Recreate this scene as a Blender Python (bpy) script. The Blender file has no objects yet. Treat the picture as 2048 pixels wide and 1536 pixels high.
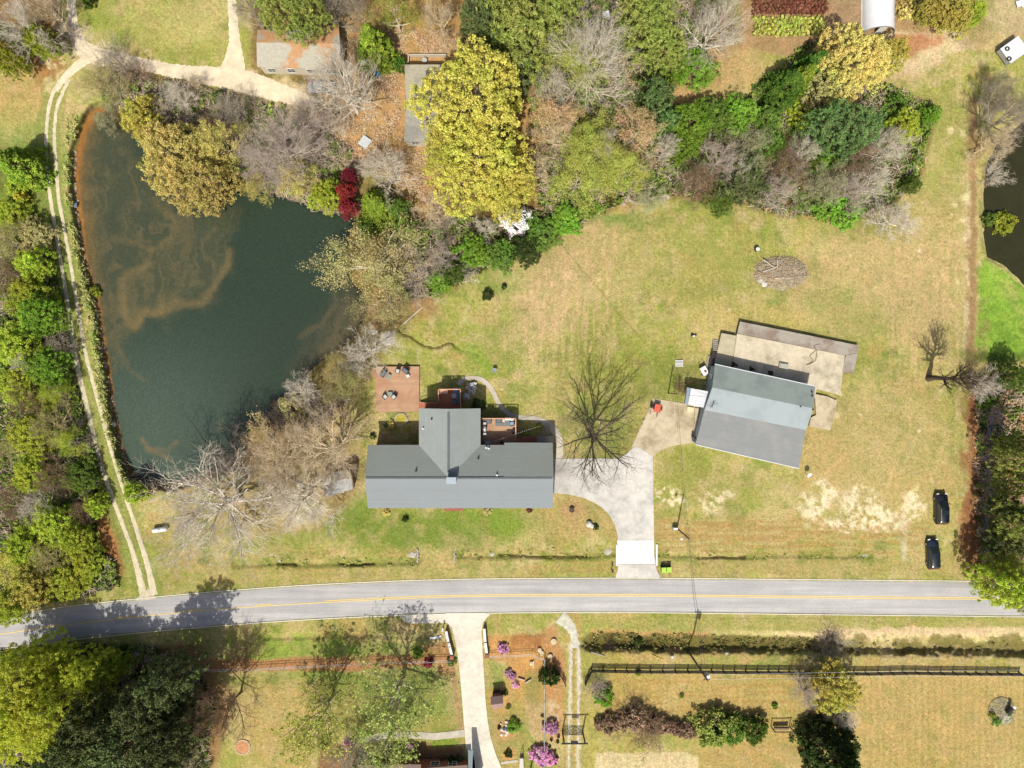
import bpy, bmesh, math, random
import numpy as np
from mathutils import Vector
# ------------------------------------------------------------ camera, sky, sun, exposure
H = 115.0; S = 0.08
scene = bpy.context.scene
COL = scene.collection
cam = bpy.data.cameras.new('camera'); cam.sensor_width = 36.0; cam.lens = 36.0 * H / (2048 * S)
cam.clip_end = 8000; cam.clip_start = 1
camo = bpy.data.objects.new('camera', cam); COL.objects.link(camo); camo.location = (0, 0, H); scene.camera = camo
ELEV = math.radians(56); AZ = math.radians(11)          # shadows fall north, 11 degrees to the east
sd = Vector((-math.sin(AZ) * math.cos(ELEV), -math.cos(AZ) * math.cos(ELEV), math.sin(ELEV)))
world = bpy.data.worlds.new('World'); scene.world = world; world.use_nodes = True
nt = world.node_tree; bg = nt.nodes['Background']; sky = nt.nodes.new('ShaderNodeTexSky')
sky.sky_type = 'NISHITA'; sky.dust_density = 4.0; sky.air_density = 0.8; sky.sun_disc = False; sky.sun_elevation = ELEV; sky.sun_rotation = math.radians(180) + AZ
nt.links.new(sky.outputs[0], bg.inputs[0]); bg.inputs[1].default_value = 0.105
sun = bpy.data.lights.new('sun', 'SUN'); sun.energy = 4.7; sun.angle = math.radians(0.5); sun.color = (1, 0.94, 0.82)
suno = bpy.data.objects.new('sun', sun); COL.objects.link(suno); suno.rotation_euler = sd.to_track_quat('Z', 'Y').to_euler()
suno.location = (0, 0, 60)
scene.view_settings.view_transform = 'Standard'; scene.view_settings.look = 'None'
scene.view_settings.exposure = 0.42; scene.view_settings.gamma = 1.0
scene.render.engine = 'CYCLES'
GAIN = 1.75; LEAFK = 1.95
rng = np.random.default_rng(7); random.seed(7)

def lin(c): c = c / 255.0; return c / 12.92 if c <= 0.04045 else ((c + 0.055) / 1.055) ** 2.4
def A(r, g, b, k=1.0): return tuple(min(0.85, lin(v) / GAIN * k) for v in (r, g, b))

# ------------------------------------------------------------ noise
def _h(ix, iy, s):
    n = (ix.astype(np.int64) * 374761393 + iy.astype(np.int64) * 668265263 + s * 974711) & 0xFFFFFFFF
    n = ((n ^ (n >> 13)) * 1274126177) & 0xFFFFFFFF
    return ((n ^ (n >> 16)) & 0xFFFF) / 65535.0
def vn(x, y, s):
    ix = np.floor(x); iy = np.floor(y); fx = x - ix; fy = y - iy
    fx = fx * fx * (3 - 2 * fx); fy = fy * fy * (3 - 2 * fy)
    a = _h(ix, iy, s); b = _h(ix + 1, iy, s); c = _h(ix, iy + 1, s); d = _h(ix + 1, iy + 1, s)
    return a + (b - a) * fx + (c - a) * fy + (a - b - c + d) * fx * fy
def fbm(x, y, s, o=4):
    t = 0; a = 0.5; n = 0
    for i in range(o):
        t = t + a * vn(x, y, s + i * 17); n += a; x = x * 2.03 + 5.1; y = y * 2.03 + 1.7; a *= 0.55
    return t / n
def sm(a, b, x): t = np.clip((x - a) / (b - a), 0, 1); return t * t * (3 - 2 * t)

# ------------------------------------------------------------ terrain, laid out on a plan grid
def axis(lo, hi, step):
    mid = np.arange(lo, hi + 0.1, step); out = []; d = step; v = hi
    while v < 45000: d *= 1.45; v += d; out.append(v)
    neg = []; d = step; v = lo
    while v > -45000: d *= 1.45; v -= d; neg.append(v)
    return np.array(neg[::-1] + list(mid) + out)
gx = axis(-120, 2169, 3.0); gy = axis(-120, 1656, 3.0)
PX, PY = np.meshgrid(gx, gy)
ctrl = [(300,1300,0),(700,1300,0),(1100,1300,0),(1500,1300,0),(2000,1300,0),(0,1300,-.3),(0,1500,-.3),(500,1500,0),(1000,1500,0),(1500,1500,0),(2048,1500,0),
 (400,1180,0),(800,1180,0),(1200,1180,0),(1600,1180,0),(2048,1180,0),(100,1200,-.3),(500,1090,-.2),(760,1060,0),(900,1030,0),(1050,1040,0),(1220,1050,0),(1500,1050,0),(1900,1050,0),
 (740,1005,-.2),(1000,1005,0),(1110,990,-.1),(1200,960,-.3),(1300,930,-.1),(1500,900,0),(1700,900,0),(1950,900,-.1),
 (750,880,-2.3),(840,870,-2.3),(900,850,-2.3),(1000,870,-2.3),(1080,880,-2.1),(1000,790,-2.3),(860,780,-2.3),(760,800,-2.3),(940,700,-2.3),(790,720,-2.4),(1125,880,-1.5),(1110,820,-2),
 (1200,860,-.9),(1200,760,-1.5),(1320,840,-.2),(1390,790,-.2),(1280,700,-1.2),(1400,690,-1),(1470,640,-.95),(1600,650,-.9),(1700,690,-.8),(1720,760,-.3),(1800,700,-.7),
 (1100,650,-2.2),(1000,600,-2.4),(1200,550,-2),(1400,500,-1.6),(1600,500,-1.4),(1850,500,-1.4),(1950,500,-1.5),(1850,250,-1.5),
 (2000,620,-2),(2040,400,-1.8),(900,500,-2.8),(1100,430,-2.7),(1300,350,-2.5),(1500,350,-2.3),(1700,350,-2.2),(800,400,-2.4),(1000,250,-1.6),(700,250,-1.8),(600,100,-1.2),(1200,100,-1.4),
 (1600,50,-1),(2000,50,-1),(300,50,-1.2),(50,50,-1.2),(150,150,-1.6),(400,150,-1.7),(100,300,-1.9),(110,500,-1.9),(140,650,-1.8),(170,780,-1.7),(205,900,-1.4),(245,1020,-.9),(290,1120,-.3),
 (0,500,-2.4),(0,800,-2.4),(60,1000,-1.8),(100,1100,-1),(700,600,-2.8),(650,850,-2.4),(560,900,-2.3),(420,1000,-1.5),(650,960,-1.4),(330,1050,-.8),(560,1050,-.6)]
def interp(qx, qy):
    num = np.zeros_like(qx, dtype=float); den = np.zeros_like(num)
    for (x, y, z) in ctrl:
        w = 1.0 / (((qx - x) ** 2 + (qy - y) ** 2) + 60.0) ** 1.9
        num += w * z; den += w
    return num / den
far = np.clip(np.maximum(np.abs(PX - 1024) - 1150, np.abs(PY - 768) - 900) / 900, 0, 1)
Z0 = interp(np.clip(PX, -400, 2450), np.clip(PY, -400, 1940)) * (1 - far)
def inside(px, py, poly):
    r = np.zeros(px.shape, bool); n = len(poly)
    for i in range(n):
        x1, y1 = poly[i]; x2, y2 = poly[(i + 1) % n]
        if y1 == y2: continue
        c = ((y1 > py) != (y2 > py)) & (px < (x2 - x1) * (py - y1) / (y2 - y1) + x1)
        r ^= c
    return r
def dline(px, py, pts, closed=False):
    d = np.full(px.shape, 1e9); n = len(pts)
    for i in range(n if closed else n - 1):
        x1, y1 = pts[i][:2]; x2, y2 = pts[(i + 1) % n][:2]
        vx, vy = x2 - x1, y2 - y1; L = vx * vx + vy * vy + 1e-9
        t = np.clip(((px - x1) * vx + (py - y1) * vy) / L, 0, 1)
        d = np.minimum(d, (px - x1 - t * vx) ** 2 + (py - y1 - t * vy) ** 2)
    return np.sqrt(d)
def sdf(px, py, poly):
    d = dline(px, py, poly, True); return np.where(inside(px, py, poly), -d, d)
POND = [(176,232),(163,260),(152,300),(148,350),(151,400),(158,440),(166,500),(176,545),(190,590),(200,640),(206,690),(215,740),(222,790),(230,850),(243,905),(258,948),(275,962),
 (310,966),(345,970),(395,955),(440,938),(470,915),(505,880),(530,840),(552,806),(580,796),(605,768),(622,742),(655,712),(690,692),(712,668),(728,640),(738,612),(722,580),(700,555),(692,520),
 (700,470),(712,440),(690,425),(650,422),(600,400),(560,388),(500,372),(440,340),(360,295),(300,250),(250,222),(215,214),(190,217)]
POND2 = [(1990,290),(1972,330),(1966,390),(1967,480),(1975,514),(2006,530),(2040,560),(2075,600),(2300,640),(2300,200),(2060,230)]
ZW, ZW2 = -3.3, -2.3
sp = sdf(PX, PY, POND); sp2 = sdf(PX, PY, POND2)
wob = (fbm(PX / 9, PY / 9, 3, 3) - 0.5) * 5
for s_, zw, wid in ((sp + wob, ZW, 16.0), (sp2 + wob, ZW2, 9.0)):
    bank = zw + 0.05 + (Z0 - zw - 0.05) * sm(0, wid, s_)
    Z0 = np.where(s_ > 0, np.minimum(Z0, bank) if zw == ZW else bank * (s_ < wid) + Z0 * (s_ >= wid), np.maximum(zw - 1.2, zw + 0.05 + s_ * 0.05))
DITCH = [([(470,1130),(560,1126),(620,1128),(680,1126),(760,1126),(835,1122)], 8, .22), ([(912,1110),(980,1112),(1060,1112),(1140,1115),(1232,1108)], 7, .22),
 ([(1312,1110),(1400,1112),(1500,1115),(1560,1110),(1640,1112),(1740,1112)], 6, .2),
 ([(560,1128),(590,1127)],2.5,.3),([(680,1128),(696,1131),(715,1129),(748,1127)],3.5,.5),([(1000,1110),(1050,1112),(1090,1114),(1180,1113)],2.5,.3),([(1395,1117),(1440,1114),(1465,1116),(1490,1114)],2.5,.35),
 ([(1182,1283),(1300,1285),(1400,1288),(1500,1287),(1620,1290),(1700,1290),(1800,1292),(1900,1290),(2080,1295)], 24, 1.3),
 ([(790,655),(805,668),(822,674),(835,684),(848,692),(868,696),(880,694),(897,686),(905,688),(918,698)], 2.6, .4), ([(918,698),(945,704),(962,712)],3,.15),
 ([(520,1275),(700,1270),(860,1272)],8,.25)]
for pts, w, dp in DITCH:
    d = dline(PX, PY, pts) + (fbm(PX / 6, PY / 6, 9, 2) - .5) * w * .5
    Z0 = Z0 - dp * (1 - sm(w * .25, w, d))
Z0 = Z0 + (fbm(PX / 60, PY / 60, 21, 3) - .5) * 0.25 * sm(6, 30, np.abs(sp)) * (np.abs(PY - 1210) > 60)
def zf(px, py):
    i = int(np.clip(np.searchsorted(gx, px) - 1, 0, len(gx) - 2)); j = int(np.clip(np.searchsorted(gy, py) - 1, 0, len(gy) - 2))
    u = (px - gx[i]) / (gx[i + 1] - gx[i]); v = (py - gy[j]) / (gy[j + 1] - gy[j])
    return float(Z0[j, i] * (1 - u) * (1 - v) + Z0[j, i + 1] * u * (1 - v) + Z0[j + 1, i] * (1 - u) * v + Z0[j + 1, i + 1] * u * v)
def zfa(px, py):
    i = np.clip(np.searchsorted(gx, px) - 1, 0, len(gx) - 2); j = np.clip(np.searchsorted(gy, py) - 1, 0, len(gy) - 2)
    u = (px - gx[i]) / (gx[i + 1] - gx[i]); v = (py - gy[j]) / (gy[j + 1] - gy[j])
    return Z0[j, i] * (1 - u) * (1 - v) + Z0[j, i + 1] * u * (1 - v) + Z0[j + 1, i] * (1 - u) * v + Z0[j + 1, i + 1] * u * v
def W(px, py, z): k = S * (H - z) / H; return Vector(((px - 1024) * k, (768 - py) * k, z))
def G(px, py, dz=0.0): return W(px, py, zf(px, py)) + Vector((0, 0, dz))
def gz(x, y):                                   # ground height under a world point
    z = 0.0
    for _ in range(3): k = S * (H - z) / H; z = zf(1024 + x / k, 768 - y / k)
    return z
def under(px, py, h):                           # ground point below something seen at height h above the ground
    z = zf(px, py)
    for _ in range(3): p = W(px, py, z + h); z = gz(p.x, p.y)
    return Vector((p.x, p.y, z))

# ------------------------------------------------------------ materials
def nodes(name):
    m = bpy.data.materials.new(name); m.use_nodes = True; t = m.node_tree
    return m, t, t.nodes['Principled BSDF']
def N(t, k, **kw):
    n = t.nodes.new(k)
    for a, b in kw.items(): setattr(n, a, b)
    return n
def noise(t, scale, detail=3, vec=None, rough=.6):
    n = N(t, 'ShaderNodeTexNoise'); n.inputs['Scale'].default_value = scale; n.inputs['Detail'].default_value = detail; n.inputs['Roughness'].default_value = rough
    if vec is not None: t.links.new(vec, n.inputs['Vector'])
    return n
def ramp(t, fac, stops):
    r = N(t, 'ShaderNodeValToRGB'); e = r.color_ramp.elements
    while len(e) < len(stops): e.new(0.5)
    for i, (p, c) in enumerate(stops): e[i].position = p; e[i].color = (*c, 1) if len(c) == 3 else c
    t.links.new(fac, r.inputs[0]); return r
def mix(t, a, b, fac, mode='MIX'):
    m = N(t, 'ShaderNodeMix', data_type='RGBA', blend_type=mode)
    for s, v in ((m.inputs[0], fac), (m.inputs[6], a), (m.inputs[7], b)):
        if hasattr(v, 'is_linked') or hasattr(v, 'links'): t.links.new(v, s)
        else: s.default_value = v if not isinstance(v, tuple) else ((*v, 1) if len(v) == 3 else v)
    return m.outputs[2]
MATS = {}
def pm(name, c, var=0.25, scale=1.5, rough=0.8, fine=12.0, bump=0.0, metal=0.0, c2=None, spec=0.3):
    if name in MATS: return MATS[name]
    m, t, b = nodes(name); tc = N(t, 'ShaderNodeTexCoord')
    n1 = noise(t, scale, 5, tc.outputs['Object']); n2 = noise(t, fine, 2, tc.outputs['Object'])
    a = tuple(v * (1 - var) for v in c); d = c2 if c2 else tuple(min(1, v * (1 + var)) for v in c)
    r = ramp(t, n1.outputs[0], [(0.32, a), (0.68, d)])
    r2 = ramp(t, n2.outputs[0], [(0.3, (1 - var * .6,) * 3), (0.7, (1 + 0 * var,) * 3)])
    t.links.new(mix(t, r.outputs[0], r2.outputs[0], 1.0, 'MULTIPLY'), b.inputs['Base Color'])
    b.inputs['Roughness'].default_value = rough; b.inputs['Metallic'].default_value = metal; b.inputs['Specular IOR Level'].default_value = spec
    if bump:
        bp = N(t, 'ShaderNodeBump'); bp.inputs['Strength'].default_value = bump; bp.inputs['Distance'].default_value = 0.05
        t.links.new(n2.outputs[0], bp.inputs['Height']); t.links.new(bp.outputs[0], b.inputs['Normal'])
    MATS[name] = m; return m
def stripes(name, c, c2, scale, axis_i, rough=.7, blotch=None, thin=.12, rz=0.0, jk=.62, var=.25):
    """boards, shingle courses or roof ribs: darker joints at a regular pitch along one object axis"""
    if name in MATS: return MATS[name]
    m, t, b = nodes(name); tc = N(t, 'ShaderNodeTexCoord'); mp = N(t, 'ShaderNodeMapping'); mp.inputs['Rotation'].default_value[2] = rz
    t.links.new(tc.outputs['Object'], mp.inputs[0])
    sx = N(t, 'ShaderNodeSeparateXYZ'); t.links.new(mp.outputs[0], sx.inputs[0])
    mu = N(t, 'ShaderNodeMath', operation='MULTIPLY'); mu.inputs[1].default_value = scale; t.links.new(sx.outputs[axis_i], mu.inputs[0])
    fr = N(t, 'ShaderNodeMath', operation='FRACT'); t.links.new(mu.outputs[0], fr.inputs[0])
    fl = N(t, 'ShaderNodeMath', operation='FLOOR'); t.links.new(mu.outputs[0], fl.inputs[0])
    wn = N(t, 'ShaderNodeTexWhiteNoise', noise_dimensions='1D'); t.links.new(fl.outputs[0], wn.inputs[1])
    jt = ramp(t, fr.outputs[0], [(0, (0, 0, 0)), (thin, (1, 1, 1)), (1, (1, 1, 1))])
    vec = N(t, 'ShaderNodeMapping'); vec.inputs['Scale'].default_value = (.6, 3, 1) if axis_i == 1 else (3, .6, 1); t.links.new(mp.outputs[0], vec.inputs[0])
    n1 = noise(t, 1.6, 5, vec.outputs[0]); n2 = noise(t, 0.35, 4, tc.outputs['Object'])
    base = mix(t, c, c2, n1.outputs[0])
    base = mix(t, base, tuple(v * .7 for v in c), wn.outputs[0] if False else mathm(t, wn.outputs[0], var))
    if blotch: base = mix(t, base, blotch, ramp(t, n2.outputs[0], [(.45, (0, 0, 0)), (.62, (1, 1, 1))]).outputs[0])
    col = mix(t, tuple(v * jk for v in c), base, jt.outputs[0])
    t.links.new(col, b.inputs['Base Color']); b.inputs['Roughness'].default_value = rough; b.inputs['Specular IOR Level'].default_value = .25
    MATS[name] = m; return m
def mathm(t, sock, k):
    n = N(t, 'ShaderNodeMath', operation='MULTIPLY'); n.inputs[1].default_value = k; t.links.new(sock, n.inputs[0]); return n.outputs[0]
def leafmat(name, c, c2=None, trans=0.3, scale=0.9, rnd=0.25):
    if name in MATS: return MATS[name]
    lum = lambda q: .3 * q[0] + .6 * q[1] + .1 * q[2]; soft = lambda q: tuple(min(.8, (v * .88 + lum(q) * .12) * LEAFK) for v in q)
    c2 = c2 or tuple(v * 1.3 for v in c); c, c2 = soft(c), soft(c2)
    m = bpy.data.materials.new(name); m.use_nodes = True; t = m.node_tree; t.nodes.clear()
    out = N(t, 'ShaderNodeOutputMaterial'); g = N(t, 'ShaderNodeNewGeometry'); oi = N(t, 'ShaderNodeObjectInfo')
    n1 = noise(t, scale, 3, g.outputs['Position']); n2 = noise(t, 5.0, 2, g.outputs['Position'])
    c2 = c2 or tuple(v * 1.35 for v in c)
    n3 = noise(t, .22, 3, g.outputs['Position']); n4 = noise(t, 14.0, 1, g.outputs['Position'])
    r = ramp(t, n1.outputs[0], [(.3, tuple(v * .78 for v in c)), (.52, c), (.7, c2)])
    r2 = ramp(t, n2.outputs[0], [(.3, (.7, .7, .66)), (.7, (1.2, 1.2, 1.2))]); r3 = ramp(t, n3.outputs[0], [(.36, (1.02, .93, .95)), (.5, (1, 1, 1)), (.64, (.94, 1.04, .9))]); r4 = ramp(t, n4.outputs[0], [(.32, (.6, .6, .6)), (.65, (1.25, 1.25, 1.3))])
    col = mix(t, r.outputs[0], r2.outputs[0], 1.0, 'MULTIPLY'); col = mix(t, col, r3.outputs[0], 1.0, 'MULTIPLY'); col = mix(t, col, r4.outputs[0], 1.0, 'MULTIPLY')
    hs = N(t, 'ShaderNodeHueSaturation'); t.links.new(col, hs.inputs['Color'])
    mr = N(t, 'ShaderNodeMapRange'); mr.inputs[3].default_value = 1 - rnd; mr.inputs[4].default_value = 1 + rnd; t.links.new(oi.outputs['Random'], mr.inputs[0]); t.links.new(mr.outputs[0], hs.inputs['Value'])
    mh = N(t, 'ShaderNodeMapRange'); mh.inputs[3].default_value = .492; mh.inputs[4].default_value = .510; t.links.new(oi.outputs['Random'], mh.inputs[0]); t.links.new(mh.outputs[0], hs.inputs['Hue'])
    df = N(t, 'ShaderNodeBsdfDiffuse'); tr = N(t, 'ShaderNodeBsdfTranslucent'); mx = N(t, 'ShaderNodeMixShader'); mx.inputs[0].default_value = trans
    t.links.new(hs.outputs[0], df.inputs[0]); t.links.new(hs.outputs[0], tr.inputs[0]); t.links.new(df.outputs[0], mx.inputs[1]); t.links.new(tr.outputs[0], mx.inputs[2]); t.links.new(mx.outputs[0], out.inputs[0])
    MATS[name] = m; return m

# ------------------------------------------------------------ mesh helpers
class MB:
    def __init__(s): s.v = []; s.f = []
    def add(s, vs, fs): o = len(s.v); s.v += [tuple(p) for p in vs]; s.f += [tuple(i + o for i in f) for f in fs]; return s
    def box(s, cx, cy, cz, sx, sy, sz, rz=0.0, taper=0.0):
        c, n = math.cos(rz), math.sin(rz); vs = []
        for k in (-1, 1):
            t = 1 - (taper if k > 0 else 0)
            for a, b in ((-1, -1), (1, -1), (1, 1), (-1, 1)):
                x, y = a * sx / 2 * t, b * sy / 2 * t; vs.append((cx + x * c - y * n, cy + x * n + y * c, cz + k * sz / 2))
        return s.add(vs, [(3, 2, 1, 0), (4, 5, 6, 7), (0, 1, 5, 4), (1, 2, 6, 5), (2, 3, 7, 6), (3, 0, 4, 7)])
    def bar(s, a, b, r, n=6, r2=None):
        a = Vector(a); b = Vector(b); d = (b - a); 
        if d.length < 1e-6: return s
        d.normalize(); u = d.orthogonal().normalized(); w = d.cross(u); r2 = r if r2 is None else r2; vs = []
        for p, rr in ((a, r), (b, r2)):
            for i in range(n): q = 2 * math.pi * i / n; vs.append(p + u * math.cos(q) * rr + w * math.sin(q) * rr)
        return s.add(vs, [(i, (i + 1) % n, n + (i + 1) % n, n + i) for i in range(n)] + [tuple(range(n))[::-1], tuple(range(n, 2 * n))])
    def cyl(s, cx, cy, z0, z1, r, n=16, r2=None): return s.bar((cx, cy, z0), (cx, cy, z1), r, n, r2)
    def lathe(s, prof, n=20, cx=0, cy=0, sx=1, sy=1):
        vs = []; m = len(prof)
        for r, z in prof:
            for i in range(n): q = 2 * math.pi * i / n; vs.append((cx + r * math.cos(q) * sx, cy + r * math.sin(q) * sy, z))
        fs = [(j * n + i, j * n + (i + 1) % n, (j + 1) * n + (i + 1) % n, (j + 1) * n + i) for j in range(m - 1) for i in range(n)]
        fs += [tuple(range(n))[::-1], tuple(range((m - 1) * n, m * n))]
        return s.add(vs, fs)
    def prism(s, top, z0):                       # top: ring of 3D points, sides go down to z0 (number or list)
        n = len(top); bot = [(p[0], p[1], z0 if not isinstance(z0, (list, tuple)) else z0[i]) for i, p in enumerate(top)]
        return s.add(list(top) + bot, [tuple(range(n)), tuple(range(2 * n - 1, n - 1, -1))] + [(i, n + i, n + (i + 1) % n, (i + 1) % n) for i in range(n)])
    def rock(s, cx, cy, cz, r, seed, fl=.7):
        rr = random.Random(seed); n = 8; vs = []
        for (k, z) in ((.55, -.6), (1, -.1), (.8, .45), (.35, .75)):
            for i in range(n): q = 2 * math.pi * i / n; e = r * k * rr.uniform(.75, 1.15); vs.append((cx + e * math.cos(q), cy + e * math.sin(q), cz + z * r * fl * rr.uniform(.85, 1.1)))
        fs = [(j * n + i, j * n + (i + 1) % n, (j + 1) * n + (i + 1) % n, (j + 1) * n + i) for j in range(3) for i in range(n)]
        return s.add(vs, fs + [tuple(range(n))[::-1], tuple(range(3 * n, 4 * n))])
def mesh_np(name, v, f, mat, parent=None, smooth=False):
    me = bpy.data.meshes.new(name); v = np.asarray(v, dtype=np.float32)
    if isinstance(f, np.ndarray):
        k = f.shape[1]; me.vertices.add(len(v)); me.vertices.foreach_set('co', v.ravel())
        me.loops.add(f.size); me.loops.foreach_set('vertex_index', f.astype(np.int32).ravel())
        me.polygons.add(len(f)); me.polygons.foreach_set('loop_start', np.arange(0, f.size, k, dtype=np.int32)); me.update(calc_edges=True)
    else: me.from_pydata([tuple(p) for p in v], [], f); me.update()
    if smooth: me.polygons.foreach_set('use_smooth', np.ones(len(me.polygons), bool))
    if mat: me.materials.append(mat)
    o = bpy.data.objects.new(name, me); COL.objects.link(o)
    if parent: o.parent = parent
    return o
def part(name, mb, mat, parent=None, smooth=False, label=None):
    o = mesh_np(name, np.array(mb.v), mb.f, mat, parent, smooth)
    if label: o['label'] = label
    return o
def tag(o, label=None, cat=None, group=None, kind=None):
    for k, v in (('label', label), ('category', cat), ('group', group), ('kind', kind)):
        if v: o[k] = v
    return o
def thing(name, label, cat, loc, rz=0.0, group=None):
    o = bpy.data.objects.new(name, None); COL.objects.link(o); o.empty_display_size = .3
    o.location = loc; o.rotation_euler = (0, 0, rz); return tag(o, label, cat, group)
def solo(name, mb, mat, label, cat, loc=(0, 0, 0), rz=0, group=None, smooth=False):
    o = part(name, mb, mat, None, smooth); o.location = loc; o.rotation_euler = (0, 0, rz); return tag(o, label, cat, group)
def copy_tree(o, parent=None):
    c = o.copy(); COL.objects.link(c)
    if parent: c.parent = parent
    for ch in list(o.children): copy_tree(ch, c)
    return c
def crom(pts, step=4.0, closed=False):
    P = [np.array(p, float) for p in pts]; n = len(P); out = []
    for i in range(n if closed else n - 1):
        if closed: a, b, c, d = P[(i - 1) % n], P[i], P[(i + 1) % n], P[(i + 2) % n]
        else: a, b, c, d = P[max(i - 1, 0)], P[i], P[i + 1], P[min(i + 2, n - 1)]
        k = max(1, int(np.linalg.norm((c - b)[:2]) / step))
        for j in range(k):
            t = j / k; out.append(.5 * ((2 * b) + (-a + c) * t + (2 * a - 5 * b + 4 * c - d) * t * t + (-a + 3 * b - 3 * c + d) * t ** 3))
    if not closed: out.append(P[-1])
    return out
def sheet(name, poly, dz, mat, skirt=.15, grid=6.0, zfun=None, kind='structure'):
    """a slab laid over the terrain: plan outline -> gridded top that follows the ground, with edges"""
    bm = bmesh.new(); bm.faces.new([bm.verts.new((p[0], p[1], 0)) for p in poly]); xs = [p[0] for p in poly]; ys = [p[1] for p in poly]
    bmesh.ops.triangulate(bm, faces=bm.faces[:])
    for a, lo, hi in ((0, min(xs), max(xs)), (1, min(ys), max(ys))):
        v = math.floor(lo / grid) * grid + grid
        while v < hi:
            no = (1, 0, 0) if a == 0 else (0, 1, 0); co = (v, 0, 0) if a == 0 else (0, v, 0)
            bmesh.ops.bisect_plane(bm, geom=bm.verts[:] + bm.edges[:] + bm.faces[:], plane_co=co, plane_no=no); v += grid
    for f in bm.faces:
        if f.normal.z > 0: pass
    zf2 = zfun or zf
    be = [e for e in bm.edges if len(e.link_faces) == 1]
    r = bmesh.ops.extrude_edge_only(bm, edges=be); low = {v for v in r['geom'] if isinstance(v, bmesh.types.BMVert)}
    for v in bm.verts:
        z = zf2(v.co.x, v.co.y) + dz - (skirt + dz if v in low else 0); v.co = W(v.co.x, v.co.y, z)
    bmesh.ops.recalc_face_normals(bm, faces=bm.faces[:])
    me = bpy.data.meshes.new(name); bm.to_mesh(me); bm.free(); me.materials.append(mat)
    o = bpy.data.objects.new(name, me); COL.objects.link(o)
    if kind: o['kind'] = kind
    return o
def ribbon(name, runs, mat, dz=.03, jit=1.2, seed=1, kind='structure', cross=5):
    """strips with ragged edges that follow the ground; runs: lists of (px,py,width)"""
    V = []; F = []; rr = random.Random(seed)
    for pts in runs:
        c = crom(pts, 3.0); L = len(c); base = len(V)
        for i, p in enumerate(c):
            a = c[max(i - 1, 0)]; b = c[min(i + 1, L - 1)]; d = (b - a)[:2]; d = d / (np.linalg.norm(d) + 1e-9); nrm = np.array((-d[1], d[0]))
            wl = p[2] / 2 + rr.uniform(-jit, jit); wr = p[2] / 2 + rr.uniform(-jit, jit)
            for k in range(cross):
                t = k / (cross - 1); q = p[:2] + nrm * (-wl + (wl + wr) * t); edge = k in (0, cross - 1)
                V.append(W(q[0], q[1], zf(q[0], q[1]) + (dz if not edge else -0.02)))
        for i in range(L - 1):
            for k in range(cross - 1): a = base + i * cross + k; F.append((a, a + 1, a + cross + 1, a + cross))
    o = mesh_np(name, np.array([tuple(v) for v in V]), F, mat); o['kind'] = kind; return o
# ------------------------------------------------------------ ground: what grows or lies where
X = PX; Y = PY
def col(c): return np.array(A(*c))
wx = (fbm(X / 26, Y / 26, 41, 4) - .5) * 44 + (fbm(X / 7, Y / 7, 45, 2) - .5) * 9
wy = (fbm(X / 26, Y / 26, 43, 4) - .5) * 44 + (fbm(X / 7, Y / 7, 47, 2) - .5) * 9
XW, YW = X + wx, Y + wy; XS, YS = X + wx * .28, Y + wy * .28
big = fbm(X / 110, Y / 110, 51, 5); mid = fbm(X / 22, Y / 22, 53, 4); fin = fbm(X / 5, Y / 5, 55, 3)
streak = fbm(X / 4, Y / 60, 57, 3); hstreak = fbm(X / 90, Y / 3.6, 59, 3)
TAN, OLV, LUSH, ORG = col((206,190,128)), col((168,172,80)), col((124,148,52)), col((194,162,98))
C = TAN + (OLV - TAN) * sm(.36, .62, big * .55 + mid * .45)[..., None]
C = C + (ORG - C) * (.5 * sm(.55, .75, fbm(X / 70, Y / 70, 61, 4)))[..., None]
C = C + (LUSH - C) * (.6 * sm(.56, .72, fbm(X / 34, Y / 34, 63, 5)))[..., None]
C = C + (col((214,198,150)) - C) * (.5 * sm(.58, .72, fbm(X / 24, Y / 24, 67, 5)))[..., None]
C = C + (col((120,138,60)) - C) * (.55 * sm(.66, .76, fbm(X / 7, Y / 7, 69, 3)) * sm(.45, .6, fbm(X / 50, Y / 50, 70, 3)))[..., None]
def lay(a, c, op=1.0):
    global C
    C = C + (col(c) - C) * np.clip(a * op, 0, 1)[..., None]
def blob(cx, cy, rx, ry, soft=.45, rot=0.0, warp=1.0):
    x = XW * warp + X * (1 - warp) - cx; y = YW * warp + Y * (1 - warp) - cy; c, s = math.cos(math.radians(rot)), math.sin(math.radians(rot))
    d = np.sqrt(((x * c + y * s) / rx) ** 2 + ((-x * s + y * c) / ry) ** 2); return 1 - sm(1 - soft, 1 + soft, d)
def area(poly, soft=10, w='s'):
    xx, yy = {'s': (XS, YS), 'w': (XW, YW), 'n': (X, Y)}[w]; return 1 - sm(-soft, soft, sdf(xx, yy, poly))
def line(pts, w, soft=3.0, warp='s'):
    xx, yy = {'s': (XS, YS), 'n': (X, Y), 'w': (XW, YW)}[warp]; return 1 - sm(w, w + soft, dline(xx, yy, pts))
brk = lambda lo, hi, n=None: sm(lo, hi, mid if n is None else n)
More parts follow.
